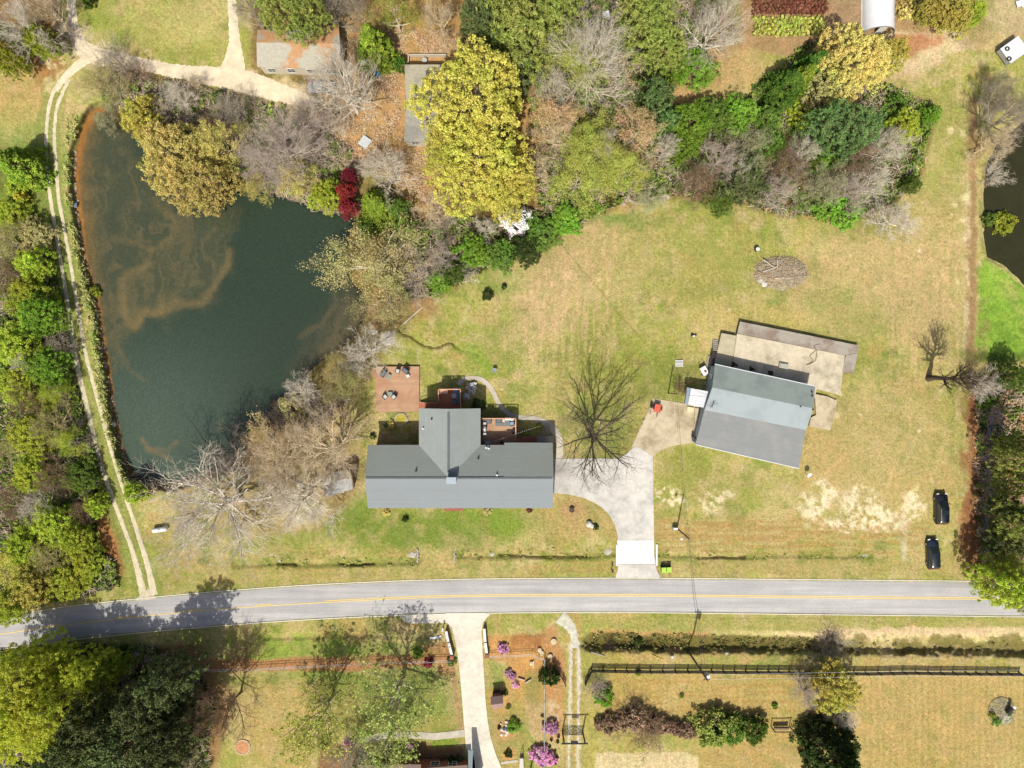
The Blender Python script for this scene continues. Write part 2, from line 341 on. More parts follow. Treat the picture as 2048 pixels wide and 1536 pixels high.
# lawns, greener or browner
for cx, cy, rx, ry, c, o in [(560,1080,70,60,(150,160,75),.7),(830,1060,190,45,(118,145,45),.85),(1000,1040,120,28,(128,158,45),.9),(700,1010,50,30,(120,150,50),.8),(700,1150,400,30,(172,165,95),.5),
 (1060,470,70,40,(125,158,60),.8),(1240,440,70,16,(115,152,60),.9),(1010,560,90,30,(135,160,65),.7),(1160,660,60,50,(160,165,80),.5),(1180,500,120,60,(203,178,128),.8),(1100,600,70,90,(208,182,136),.8),
 (1380,520,160,90,(170,170,88),.7),(1230,720,120,80,(158,166,70),.8),(1000,690,60,60,(150,158,80),.6),(1330,760,60,60,(140,155,58),.8),(1740,560,160,110,(206,184,128),.8),(1660,600,60,30,(160,165,88),.7),
 (1740,650,60,35,(152,160,80),.7),(1730,460,90,20,(150,158,70),.7),(1500,640,120,40,(200,180,110),.6),(1860,560,70,200,(205,182,128),.7),(1880,300,60,110,(172,172,92),.7),(1880,230,60,50,(160,165,85),.6),
 (1750,900,160,130,(200,180,122),.9),(1650,900,60,60,(198,172,112),.6),(1820,1000,90,60,(200,180,112),.7),(1430,970,120,40,(158,160,80),.6),(1380,920,50,30,(150,158,62),.7),(1500,1060,330,22,(194,170,108),.8),
 (1600,1135,350,18,(180,165,100),.7),(1150,1030,80,50,(196,170,110),.8),(1190,870,80,60,(130,145,70),.6),(1120,780,90,60,(160,165,80),.6),(330,50,110,55,(186,184,104),.7),(400,30,60,40,(200,190,120),.6),
 (220,60,50,40,(150,165,62),.7),(330,115,90,16,(165,168,80),.6),(40,180,70,60,(196,168,108),.9),(50,250,60,40,(190,178,105),.7),(60,280,60,40,(140,165,80),.6),(110,540,30,160,(120,150,58),.7),
 (590,1300,180,22,(150,175,60),.9),(760,1300,160,16,(128,155,58),.8),(760,1400,150,80,(148,150,80),.7),(560,1440,90,90,(190,165,100),.8),(840,1380,70,60,(125,150,62),.6),(650,1355,130,14,(140,165,65),.7),
 (1400,1400,220,60,(198,172,104),.95),(1250,1340,60,200,(196,170,92),.6),(1300,1250,140,14,(172,172,92),.7),(1700,1245,500,16,(170,170,90),.7),(1400,1310,150,10,(200,170,110),.9),(1850,1430,260,110,(200,174,110),.95),
 (1500,1500,120,60,(196,166,100),.9),(1310,1480,120,14,(170,172,88),.8),(1170,1480,30,90,(190,178,92),.7),(1000,1440,50,110,(172,158,86),.8),(990,1370,14,60,(130,160,60),.7),(1040,1450,14,70,(178,165,92),.6)]:
    lay(blob(cx, cy, rx, ry) * (.55 + .45 * brk(.35, .6)), c, o)
# mown stripes
st = area([(1725,1360),(2100,1350),(2100,1600),(1725,1600)], 12, 'n'); lay(st * (.5 + .5 * np.sin(X / 12.8 * 2 * np.pi + 3 * fbm(X/60,Y/60,71))) * (.35 + .65*streak), (176,142,72), .55); lay(st * (.5 - .5 * np.sin(X / 12.8 * 2 * np.pi)) * streak, (210,186,118), .5)
st = area([(1210,1345),(1640,1345),(1640,1450),(1210,1440)], 12); lay(st * sm(.45, .62, hstreak), (180,146,76), .5)
st = area([(1310,1030),(1860,1040),(1860,1112),(1310,1108)], 10); lay(st * sm(.45, .6, hstreak), (186,150,88), .6); lay(st * sm(.58, .7, 1 - hstreak), (208,190,128), .5)
st = area([(1040,560),(1230,470),(1230,690),(1040,740)], 20); lay(st * sm(.48, .62, streak), (214,184,142), .6)
st = area([(1780,480),(1930,480),(1920,760),(1780,760)], 20); lay(st * sm(.5, .62, streak), (212,184,136), .6)
st = area([(320,1100),(1230,1095),(1230,1150),(320,1170)], 10); lay(st * sm(.5, .64, hstreak), (190,160,100), .5)
# woodland floors
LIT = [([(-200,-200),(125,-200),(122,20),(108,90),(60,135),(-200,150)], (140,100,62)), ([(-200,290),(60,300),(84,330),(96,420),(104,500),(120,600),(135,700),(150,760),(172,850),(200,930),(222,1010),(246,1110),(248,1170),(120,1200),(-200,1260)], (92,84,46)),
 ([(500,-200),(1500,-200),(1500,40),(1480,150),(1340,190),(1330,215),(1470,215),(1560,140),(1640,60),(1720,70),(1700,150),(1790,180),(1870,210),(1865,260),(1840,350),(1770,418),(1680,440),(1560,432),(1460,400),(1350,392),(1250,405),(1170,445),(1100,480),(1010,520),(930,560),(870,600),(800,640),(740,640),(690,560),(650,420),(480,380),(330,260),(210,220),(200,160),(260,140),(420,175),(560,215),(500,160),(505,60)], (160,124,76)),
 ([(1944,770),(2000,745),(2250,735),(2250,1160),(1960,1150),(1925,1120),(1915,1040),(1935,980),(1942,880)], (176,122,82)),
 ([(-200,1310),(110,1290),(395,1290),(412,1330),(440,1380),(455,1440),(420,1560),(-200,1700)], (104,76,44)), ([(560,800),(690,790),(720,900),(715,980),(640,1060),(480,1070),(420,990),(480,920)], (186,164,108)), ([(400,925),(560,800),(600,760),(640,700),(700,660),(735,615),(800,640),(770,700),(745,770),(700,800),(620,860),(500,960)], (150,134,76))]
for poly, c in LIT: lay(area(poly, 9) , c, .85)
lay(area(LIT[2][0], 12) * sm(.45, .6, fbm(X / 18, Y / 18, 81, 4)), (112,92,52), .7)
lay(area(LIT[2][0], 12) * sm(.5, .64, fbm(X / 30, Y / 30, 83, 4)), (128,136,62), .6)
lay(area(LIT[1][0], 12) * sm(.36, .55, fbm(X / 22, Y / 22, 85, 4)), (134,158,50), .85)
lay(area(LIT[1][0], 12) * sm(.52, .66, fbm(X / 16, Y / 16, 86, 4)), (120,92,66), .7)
lay(area([(640,60),(960,60),(1000,160),(900,420),(740,330),(650,300)], 20, 'w'), (206,164,112), .9)
lay(blob(880,400,60,60), (206,160,100), .8); lay(blob(1110,260,80,80), (206,164,108), .75); lay(blob(1340,180,110,36), (198,164,112), .9); lay(blob(1480,130,60,40), (202,172,120), .8)
lay(blob(1190,250,60,50), (190,140,88), .6); lay(blob(760,40,90,60), (196,158,100), .8); lay(blob(580,250,90,40), (206,182,140), .8); lay(blob(900,20,120,60), (190,150,90), .7)
lay(area([(1380,8),(1455,8),(1450,44),(1375,40)], 3) * brk(.3,.5), (208,96,58), .9); lay(area([(1185,8),(1272,8),(1262,42),(1165,40)], 3) * brk(.35,.5), (214,104,40), .9)
lay(area([(1480,0),(1870,0),(1870,130),(1790,150),(1480,95)], 8), (182,146,108), .85); lay(blob(1700,30,40,60), (178,150,120), .8)
lay(area([(1780,60),(1880,55),(1935,60),(1960,90),(1880,125),(1800,150),(1700,150)], 8, 'w'), (226,206,168), .9); lay(blob(1830,85,50,22,rot=-12), (190,128,84), .85); lay(blob(1990,80,50,22), (232,206,152), .9); lay(blob(2030,30,60,40), (214,190,158), .7)
lay(blob(1950,50,40,50), (150,136,90), .6); lay(blob(1760,150,70,24), (206,176,128), .5)
lay(blob(215,1085,24,70,rot=-12,warp=.5), (196,136,86), .95); lay(blob(95,110,30,60), (170,116,66), .8); lay(blob(60,330,60,40), (120,150,62), .8); lay(blob(60,400,70,60), (128,150,50), .7)
lay(line([(480,165),(560,190),(640,225)], 26, 22, 'w') * brk(.3,.55), (222,202,162), .8); lay(line([(148,70),(190,112),(300,130)], 20, 12, 'w') * brk(.3,.5), (230,214,178), .7)
# pine straw, clay and beds
lay(line([(1946,200),(1944,400),(1942,600),(1940,760)], 6, 7) * brk(.2,.5), (166,130,96), .8); lay(line([(1934,300),(1936,420),(1932,560),(1930,700)], 3, 4) * brk(.4,.6), (214,196,160), .8)
lay(line([(1965,830),(1965,1100)], 24, 20, 'w'), (158,108,74), .8); lay(blob(1990,800,60,50), (120,72,54), .8); lay(blob(2000,1090,40,90), (170,110,66), .6)
lay(area([(340,1322),(900,1306),(905,1325),(700,1342),(520,1342),(350,1345)], 3), (190,134,92), .9); lay(area([(840,1290),(905,1280),(910,1355),(880,1345)], 4), (186,138,90), .8)
lay(area([(975,1270),(1085,1268),(1118,1300),(1120,1340),(1100,1390),(1075,1420),(1040,1360),(1015,1322),(978,1316)], 6), (214,160,94), .9); lay(area([(1085,1262),(1112,1250),(1130,1330),(1125,1480),(1092,1480),(1092,1300)], 5), (204,152,100), .85)
lay(area([(1024,1268),(1085,1268),(1085,1300),(1020,1304)], 4), (176,118,70), .8); lay(area([(1045,1390),(1085,1400),(1086,1500),(1062,1470),(1050,1430)], 5), (200,172,126), .85); lay(area([(1095,1400),(1122,1400),(1120,1480),(1096,1480)], 4) * brk(.4, .6, fin), (222,204,170), .7)
lay(blob(1045,1345,30,60,warp=.3), (216,164,92), .7); lay(blob(1068,1375,18,34,warp=.3), (140,150,80), .7); lay(area([(1088,1350),(1125,1290),(1128,1345),(1100,1360)], 5), (196,140,92), .6)
lay(area([(640,1488),(860,1484),(925,1492),(935,1600),(630,1600)], 4), (150,112,84), .9); lay(area([(905,1300),(922,1420),(928,1462),(918,1462),(908,1400),(898,1320)], 1.5, 'n'), (190,158,116), .9); lay(area([(862,1478),(916,1476),(918,1490),(862,1494)], 3), (128,160,34), .8)
lay(blob(999,1400,22,28,warp=.2), (214,164,100), .8); lay(blob(1012,1458,22,22,warp=.2), (206,160,110), .8); lay(blob(1018,1509,13,13,warp=.1,soft=.15), (216,160,100), .9)
lay(area([(345,1290),(415,1290),(470,1400),(430,1540),(350,1560)], 12), (178,140,96), .7)
# sand, gravel and bare patches
sp_ = lambda a, lo=.42, hi=.6: a * sm(lo, hi, fbm(X / 8, Y / 8, 91, 4))
for b in (blob(1332,985,26,18), blob(1424,1004,18,15), blob(1450,990,12,8), blob(1350,1000,24,8)): lay(sp_(b), (246,232,196), .95)
for b in (blob(1625,1015,22,34), blob(1655,990,22,26), blob(1745,1030,48,22), blob(1720,1000,30,26), blob(1765,1040,50,16), blob(1690,1055,44,10,rot=10), blob(1820,1010,24,20)): lay(sp_(b, .36, .52), (250,236,204), .95)
lay(line([(1790,1040),(1806,1060),(1820,1100),(1830,1130)], 9, 12, 'w') * brk(.4,.6), (214,208,186), .7)
for cx, cy, r in [(1910,410,5),(1904,428,3),(1926,440,5),(1838,502,4),(1929,478,3),(1914,564,4),(1907,612,3),(1682,787,5),(1930,395,8),(1900,262,7),(1926,265,6),(1838,860,4),(1833,978,5),(1700,512,2.5),(1460,620,2.5),(1815,1000,4),(1675,830,6),(1720,830,3)]: lay(blob(cx,cy,r,r,warp=.15), (240,224,178), .9)
lay(area([(1190,1508),(1250,1504),(1380,1506),(1398,1516),(1396,1620),(1186,1620)], 3), (226,208,164), .95)
lay(sp_(blob(600,1010,46,44), .3, .5), (226,222,206), .95); lay(blob(650,960,40,40,warp=.3), (190,178,158), .5)
lay(line([(1180,1266),(1300,1262),(1500,1264),(1640,1268),(1800,1263),(2100,1262)], 2, 7) * sm(1350,1700,X), (236,214,168), .9); lay(line([(1640,1268),(1800,1264),(2100,1264)], 6, 6), (232,206,166), .85)
lay(line([(1480,1272),(1640,1278),(1760,1277),(1900,1275),(2080,1278)], 3, 6, 'w') * brk(.3,.5,fin), (240,220,176), .8)
lay(line([(1690,1300),(1760,1302),(1850,1303),(1990,1310)], 8, 7, 'w') * brk(.4,.55,fin), (228,208,166), .85)
lay(line([(1184,1280),(1400,1284),(1620,1287)], 12, 6), (112,100,50), .85); lay(line([(1640,1287),(2090,1293)], 12, 8, 'w') * brk(.35,.55), (128,118,66), .8)
lay(line([(1185,1262),(1300,1265),(1420,1268)], 2, 4), (188,150,96), .8)
for pts, w in ((DITCH[0][0], 6), (DITCH[1][0], 6), (DITCH[2][0], 5)): lay(line(pts, w, 6) * brk(.3,.6), (134,142,62), .7)
for pts in (DITCH[3][0], DITCH[4][0], DITCH[5][0], DITCH[6][0], DITCH[8][0]): lay(line(pts, 1.2, 1.5, 'n'), (84,60,36), .85)
lay(line([(918,696),(945,704),(965,720),(975,745),(960,752)], 7, 10), (140,172,48), .7)
# banks, swamp and tracks
lay((sp > -3) * (1 - sm(2, 16, sp + wob)) * (X < 300), (146,128,84), .8); lay((1 - sm(4, 22, np.abs(sp - 12))) * (X < 300) * brk(.35,.55), (138,160,70), .7)
lay(line([(240,740),(205,780),(222,900),(262,985)], 8, 8, 'n') * 0, (0,0,0), 0)
lay((1 - sm(-2, 7, sp + wob)) * (X > 150), (110,84,56), .7); lay(area([(735,600),(790,590),(800,650),(770,670),(740,660)], 6), (196,164,120), .7); lay(blob(840,615,40,26), (172,140,92), .8)
lay(area([(1966,512),(1990,524),(2030,560),(2080,600),(2080,715),(2020,722),(1975,722),(1952,690),(1956,600)], 5), (142,188,44), .97); lay(area([(1970,515),(2040,575),(2080,640),(2050,670),(1990,560)], 8) * brk(.3,.6), (166,180,84), .8); lay(area([(1960,560),(2100,560),(2100,715),(1960,715)], 12) * sm(.45,.62,fbm(X / 9, Y / 9, 97, 4)), (112,158,40), .6); lay(area([(1952,600),(1975,600),(1975,715),(1955,715)], 8, 'w') * brk(.35,.55), (150,140,84), .7)
lay(line([(1968,512),(1978,520),(2010,538),(2050,572)], 2.5, 3, 'n'), (214,210,130), .9); lay(blob(1990,715,60,16), (70,88,40), .7)
lay(line([(112,180),(94,260),(100,400),(134,620),(165,770),(205,930),(250,1060),(300,1180)], 22, 8), (142,160,74), .6)
lay(line([(100,120),(118,60),(128,0)], 10, 8, 'w') * brk(.4,.6), (232,216,176), .8); lay(line([(106,170),(118,120)], 8, 8, 'w') * brk(.4,.6), (232,212,164), .7)
lay(line([(1142,1240),(1148,1300),(1148,1400),(1146,1540)], 14, 8), (190,168,100), .8)
for pts in ([(1141,1290),(1142,1340),(1139,1400),(1138,1560)], [(1157,1300),(1158,1350),(1157,1420),(1156,1560)]): lay(line(pts, 2.2, 3.5) * (.35 + .65 * brk(.35,.6,fin)), (226,222,196), .8)
lay(line([(1030,350),(1060,400),(1150,520),(1240,650),(1300,690)], 0, 0) * 0, (0,0,0), 0)
lay(line([(1125,492),(1160,535),(1200,580),(1240,630),(1290,685)], .6, 1.6, 'n'), (150,145,80), .6)
lay(blob(1143,1018,22,20,warp=.2), (196,158,112), .8)
for k in range(220):
    pass
C = C * (1 + (fbm(X / 3.2, Y / 3.2, 95, 2) - .5)[..., None] * .34) * (1 + (mid - .5)[..., None] * .26) * (1 + (streak - .5)[..., None] * .16) * (1 + (hstreak - .5)[..., None] * .1)
Lm = (C * np.array((.3, .6, .1))).sum(-1)[..., None]; C = np.clip((C * .87 + Lm * .13) * np.array((.91, .89, .83)), 0.01, .85)
fw = np.clip(np.maximum(np.abs(X - 1024) - 1160, np.abs(Y - 768) - 890) / 260, 0, 1)[..., None]; C = C + (col((168,164,96)) * .88 - C) * fw
# ground mesh
ny, nx = X.shape; k = S * (H - Z0) / H
V = np.stack([(X - 1024) * k, (768 - Y) * k, Z0], -1).reshape(-1, 3); idx = np.arange(ny * nx).reshape(ny, nx)
Fq = np.stack([idx[:-1, :-1], idx[1:, :-1], idx[1:, 1:], idx[:-1, 1:]], -1).reshape(-1, 4)
m, t, b = nodes('grass_and_soil'); at = N(t, 'ShaderNodeAttribute', attribute_name='cover'); g = N(t, 'ShaderNodeNewGeometry')
n1 = noise(t, 2.2, 4, g.outputs['Position'], .75); n2 = noise(t, 0.5, 5, g.outputs['Position'], .7); n3 = noise(t, 4.5, 3, g.outputs['Position'], .8)
c1 = mix(t, at.outputs['Color'], ramp(t, n1.outputs[0], [(.32, (.76, .78, .68)), (.5, (1, 1, 1)), (.68, (1.22, 1.18, 1.14))]).outputs[0], 1.0, 'MULTIPLY')
c1 = mix(t, c1, ramp(t, n2.outputs[0], [(.35, (.9, .97, .85)), (.65, (1.1, 1.02, 1.05))]).outputs[0], 1.0, 'MULTIPLY')
c1 = mix(t, c1, ramp(t, n3.outputs[0], [(.36, (.72, .73, .66)), (.5, (1, 1, 1)), (.64, (1.2, 1.18, 1.16))]).outputs[0], 1.0, 'MULTIPLY')
t.links.new(c1, b.inputs['Base Color']); b.inputs['Roughness'].default_value = 1; b.inputs['Specular IOR Level'].default_value = .05
bp = N(t, 'ShaderNodeBump'); bp.inputs['Strength'].default_value = .6; bp.inputs['Distance'].default_value = .12; t.links.new(n1.outputs[0], bp.inputs['Height']); t.links.new(bp.outputs[0], b.inputs['Normal'])
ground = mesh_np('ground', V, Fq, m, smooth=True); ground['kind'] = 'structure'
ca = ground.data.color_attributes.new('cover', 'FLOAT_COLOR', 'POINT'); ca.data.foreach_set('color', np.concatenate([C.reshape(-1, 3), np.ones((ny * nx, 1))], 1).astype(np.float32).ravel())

# ------------------------------------------------------------ water
def water(name, poly, zw, mg, colour_fn, mat_name):
    xs = np.arange(min(p[0] for p in poly) - mg, min(max(p[0] for p in poly), 2350) + mg, 3.0); ys = np.arange(min(p[1] for p in poly) - mg, max(p[1] for p in poly) + mg, 3.0)
    x, y = np.meshgrid(xs, ys); d = sdf(x, y, poly); cc = colour_fn(x, y, d); kk = S * (H - zw) / H
    v = np.stack([(x - 1024) * kk, (768 - y) * kk, np.full_like(x, zw)], -1).reshape(-1, 3); n_, m_ = x.shape; ix = np.arange(n_ * m_).reshape(n_, m_)
    q = np.stack([ix[:-1, :-1], ix[1:, :-1], ix[1:, 1:], ix[:-1, 1:]], -1).reshape(-1, 4); keep = (d[:-1, :-1] < 8).ravel(); q = q[keep]
    m, t, b = nodes(mat_name); at = N(t, 'ShaderNodeAttribute', attribute_name='murk'); g = N(t, 'ShaderNodeNewGeometry'); n1 = noise(t, 3.5, 3, g.outputs['Position'])
    t.links.new(mix(t, at.outputs['Color'], ramp(t, n1.outputs[0], [(.3, (.8, .8, .8)), (.7, (1.15, 1.15, 1.15))]).outputs[0], 1.0, 'MULTIPLY'), b.inputs['Base Color'])
    b.inputs['Roughness'].default_value = .2; b.inputs['IOR'].default_value = 1.33
    bp = N(t, 'ShaderNodeBump'); bp.inputs['Strength'].default_value = .25; bp.inputs['Distance'].default_value = .04; n2 = noise(t, 2.5, 3, g.outputs['Position']); t.links.new(n2.outputs[0], bp.inputs['Height']); t.links.new(bp.outputs[0], b.inputs['Normal'])
    o = mesh_np(name, v, q, m); o['kind'] = 'structure'; a = o.data.color_attributes.new('murk', 'FLOAT_COLOR', 'POINT')
    a.data.foreach_set('color', np.concatenate([np.clip(cc, 0, 1).reshape(-1, 3), np.ones((n_ * m_, 1))], 1).astype(np.float32).ravel()); return o
def pond_colour(x, y, d):
    w = (fbm(x / 38, y / 38, 101, 4) - .5); w2 = (fbm(x / 38, y / 38, 103, 4) - .5); xa, ya = x + w * 60, y + w2 * 60
    c = np.zeros(x.shape + (3,)) + np.array(A(52, 67, 54)); mixc = lambda c, k, a: c + (np.array(A(*k)) - c) * np.clip(a, 0, 1)[..., None]
    c = mixc(c, (78, 94, 82), sm(560, 850, y) * sm(600, 300, x) * .95)
    mass = 1 - sm(-30, 25, sdf(xa, ya, [(150,230),(260,260),(330,400),(470,430),(462,520),(430,600),(330,640),(270,650),(225,760),(150,800)]))
    c = mixc(c, (84, 86, 64), mass * (.4 + .4 * fbm(xa / 12, ya / 40, 107, 4)))
    swirl = sm(.42, .72, fbm(xa / 11 + w * 3, ya / 70 + w2 * 2, 109, 5))
    c = mixc(c, (118, 106, 74), mass * swirl * .4)
    for pts, wd, op in [([(464,500),(440,560),(400,608),(355,612),(330,622),(290,628),(262,655),(250,640),(247,560),(262,545),(300,530)], 5, .8), ([(350,600),(300,622),(268,640)], 10, .5), ([(230,480),(300,500),(340,480),(350,440),(310,400)], 4, .45),
        ([(285,880),(300,905),(345,915)], 2.5, .8), ([(295,898),(330,903),(358,888)], 2, .6), ([(640,740),(680,700),(720,640)], 3.5, .8), ([(660,720),(668,690),(700,655),(722,620)], 3, .6), ([(650,760),(640,710),(670,670),(690,620)], 3, .5), ([(600,670),(640,650),(672,610),(668,560)], 3, .4), ([(240,700),(262,740),(290,760)], 2.5, .35)]:
        c = mixc(c, (138, 118, 76), .65 * (1 - sm(wd * .1, wd * 2.4 + 3, dline(x + w * 22, y + w2 * 22, pts))) * op * (.5 + .5 * fbm(x / 4, y / 4, 113, 2)))
    c = mixc(c, (96, 88, 66), (1 - sm(20, 90, dline(x, y, [(740,600),(690,680),(640,760)]))) * .7 * fbm(xa / 8, ya / 30, 115, 4) * 1.4)
    edge = (1 - sm(4, 15 + 34 * sm(460, 250, y), -d + (fbm(x / 14, y / 14, 117, 3) - .5) * 22)) * sm(420, 300, x)
    west = (1 - sm(0, 50, -d + (fbm(x / 20, y / 20, 119, 3) - .5) * 30)) * sm(330, 200, x) * sm(720, 420, y)
    c = mixc(c, (150, 116, 66), west * .5 * (.6 + .6 * fbm(x / 6, y / 30, 121, 3)))
    c = mixc(c, (176, 120, 60), (.45 + .7 * fbm(x / 5, y / 16, 127, 3)) * (1 - sm(2, 8 + 14 * sm(560, 300, y), -d + (fbm(x / 8, y / 8, 123, 3) - .5) * 10)) * sm(330, 260, x) * .95)
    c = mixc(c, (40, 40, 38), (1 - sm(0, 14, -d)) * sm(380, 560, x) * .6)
    return c
water('pond_water', POND, ZW, 12, pond_colour, 'pond_water_surface')
water('swamp_water', POND2, ZW2, 12, lambda x, y, d: np.zeros(x.shape + (3,)) + np.array(A(56, 56, 34)) * (1 + (fbm(x / 20, y / 20, 131) - .5)[..., None] * .4), 'swamp_water_surface')

# ------------------------------------------------------------ road, drives, paths
top = [(-900,1345),(-400,1285),(-200,1262),(0,1233),(75,1217),(175,1206),(250,1197),(380,1185),(512,1174),(640,1166),(770,1160),(900,1156),(1024,1154.5),(1300,1153.5),(1536,1156),(2048,1161),(2400,1164),(3200,1172)]
botm = [(-900,1425),(-400,1360),(-200,1335),(0,1299),(75,1291),(175,1279),(250,1270),(380,1259),(512,1248),(640,1240),(770,1234),(900,1230),(1024,1227.5),(1300,1227.5),(1536,1230.5),(2048,1236),(2400,1239),(3200,1247)]
yl = [(-900,1386),(-400,1324),(-200,1300),(0,1266.5),(75,1256),(175,1243),(250,1235),(380,1221),(512,1211.5),(640,1204),(770,1197),(900,1192),(1024,1190.5),(1300,1190.5),(1536,1193.5),(2048,1198),(2400,1201),(3200,1209)]
def yint(tab, x): return float(np.interp(x, [p[0] for p in tab], [p[1] for p in tab]))
def ysm(tab, x): return sum(yint(tab, x + d) for d in (-90, -45, 0, 45, 90)) / 5
def stripe_mesh(name, spans, off, w, mat, dz):
    V = []; F = []
    for x0, x1, tab, o_ in spans:
        xs = np.arange(x0, x1 + 1, 10.0); b0 = len(V)
        for x in xs:
            y = ysm(tab, x) + o_
            for q in (-w / 2, w / 2): V.append(W(x, y + q, zf(x, y) + dz))
        for i in range(len(xs) - 1): a = b0 + 2 * i; F.append((a, a + 1, a + 3, a + 2))
    o = mesh_np(name, np.array([tuple(v) for v in V]), F, mat); o['kind'] = 'structure'
m, t, b = nodes('asphalt'); g = N(t, 'ShaderNodeNewGeometry'); mp = N(t, 'ShaderNodeMapping'); mp.inputs['Scale'].default_value = (.05, 1.1, 1); t.links.new(g.outputs['Position'], mp.inputs[0])
n1 = noise(t, 1.0, 5, mp.outputs[0]); n2 = noise(t, 9, 2, g.outputs['Position']); n3 = noise(t, .25, 4, g.outputs['Position'])
c1 = ramp(t, n1.outputs[0], [(.3, A(178,177,178)), (.7, A(208,207,206))]).outputs[0]
c1 = mix(t, c1, ramp(t, n2.outputs[0], [(.3, (.84, .84, .84)), (.7, (1.1, 1.1, 1.1))]).outputs[0], 1.0, 'MULTIPLY'); c1 = mix(t, c1, ramp(t, n3.outputs[0], [(.35, (.92, .92, .93)), (.65, (1.05, 1.04, 1.03))]).outputs[0], 1.0, 'MULTIPLY')
vo = N(t, 'ShaderNodeTexVoronoi', feature='DISTANCE_TO_EDGE'); vo.inputs['Scale'].default_value = .16; t.links.new(g.outputs['Position'], vo.inputs[0])
t.links.new(c1, b.inputs['Base Color']); b.inputs['Roughness'].default_value = .9; b.inputs['Specular IOR Level'].default_value = .15
V = []; F = []; xs = np.arange(-900, 3200, 8.0)
for x in xs:
    a, bb = ysm(top, x), ysm(botm, x)
    for q in range(9):
        y = a + (bb - a) * q / 8; V.append(W(x, y, zf(x, y) + .05 + .05 * (1 - abs(q - 4) / 4) - (.12 if q in (0, 8) else 0)))
for i in range(len(xs) - 1):
    for q in range(8): a = i * 9 + q; F.append((a, a + 1, a + 10, a + 9))
o = mesh_np('road', np.array([tuple(v) for v in V]), F, m, smooth=True); o['kind'] = 'structure'
YEL = pm('yellow_road_paint', A(255,220,110), .08, 3, .7); WHT = pm('white_road_paint', A(240,238,230), .1, 3, .7)
dash = [(x, x + 34, yl, -1.6) for x in (88, 232, 372, 512)]
stripe_mesh('yellow_center_line', [(-900, 3200, yl, 1.3)] + dash + [(650, 3200, yl, -1.9)], 0, 1.35, YEL, .118)
stripe_mesh('white_edge_line', [(-900, 2900, top, 2.4), (-900, 2900, botm, -2.4)], 0, 1.5, WHT, .085)
def concrete(name, c, stain, joints=None):
    m, t, b = nodes(name); g = N(t, 'ShaderNodeNewGeometry'); n1 = noise(t, .28, 6, g.outputs['Position'], .68); n2 = noise(t, 1.4, 4, g.outputs['Position']); n3 = noise(t, 10, 2, g.outputs['Position'])
    cc = ramp(t, n1.outputs[0], [(.33, stain), (.52, c), (.7, tuple(min(.85, v * 1.1) for v in c))]).outputs[0]
    for n_, lo in ((n2, .86), (n3, .9)): cc = mix(t, cc, ramp(t, n_.outputs[0], [(.32, (lo,) * 3), (.65, (1.03,) * 3)]).outputs[0], 1.0, 'MULTIPLY')
    if joints:
        sx, sy, rz, ph = joints; mp = N(t, 'ShaderNodeMapping'); mp.inputs['Rotation'].default_value[2] = rz; t.links.new(g.outputs['Position'], mp.inputs[0]); se = N(t, 'ShaderNodeSeparateXYZ'); t.links.new(mp.outputs[0], se.inputs[0])
        for ax, pitch in ((0, sx), (1, sy)):
            if not pitch: continue
            ad = N(t, 'ShaderNodeMath', operation='MULTIPLY_ADD'); ad.inputs[1].default_value = 1 / pitch; ad.inputs[2].default_value = ph[ax]; t.links.new(se.outputs[ax], ad.inputs[0])
            fr = N(t, 'ShaderNodeMath', operation='FRACT'); t.links.new(ad.outputs[0], fr.inputs[0]); w_ = .045 / pitch
            cc = mix(t, tuple(v * .72 for v in c), cc, ramp(t, fr.outputs[0], [(0, (0, 0, 0)), (w_, (1, 1, 1)), (1, (1, 1, 1))]).outputs[0])
    t.links.new(cc, b.inputs['Base Color']); b.inputs['Roughness'].default_value = .85; b.inputs['Specular IOR Level'].default_value = .2; return m
CG = concrete('driveway_concrete', A(226,222,214), A(190,190,184)); CT = concrete('stained_concrete', A(214,200,170), A(172,156,124)); CW = concrete('new_concrete', A(250,248,246), A(240,238,234), (5.9, 3.8, 0, (.5, .12)))
CB = concrete('neighbour_concrete', A(240,234,218), A(226,218,200), (0, 3.9, -.06, (0, .3))); CP = concrete('path_concrete', A(212,204,188), A(186,178,160)); CS = concrete('slab_concrete', A(222,210,184), A(168,160,138), (0, 0, 0, (0, 0)))
sheet('driveway', [(1108,986),(1109,918),(1150,917),(1200,917),(1238,917),(1254,907),(1266,895),(1276,894),(1288,901),(1297,907),(1306,913),(1307,1000),(1308,1080),(1236,1080),(1234,1065),(1229,1048),(1219,1030),(1204,1015),(1185,1003),(1165,995),(1140,989)], .06, CG)
sheet('driveway_apron', [(1234.5,1080.5),(1308,1080.5),(1308.5,1110),(1310.5,1128),(1235.5,1128),(1235.5,1110)], .08, CW)
sheet('driveway_entrance', [(1235.5,1128.5),(1310.5,1128.5),(1314,1142),(1320,1152.5),(1318,1156),(1232,1156),(1231,1152),(1236,1140)], .065, CG)
sheet('parking_pad', [(1307,797),(1352,804),(1401,813),(1396,845),(1389,886),(1372,887),(1345,892),(1325,899),(1306.5,912.5),(1297,906.5),(1288,900.5),(1276,893.5),(1266,894.5),(1262,896),(1270,882),(1283,855),(1296,825)], .09, CT)
wk = crom([(917,770,10),(922,763,9),(932,757,8),(946,756,8),(960,758,9),(974,767,9),(986,783,9),(993,798,9),(1001,812,9),(1013,824,9),(1028,832,10),(1045,836,11),(1065,837,11),(1084,843,13),(1101,853,14),(1114,869,14),(1119,888,14),(1119,917,14)], 4)
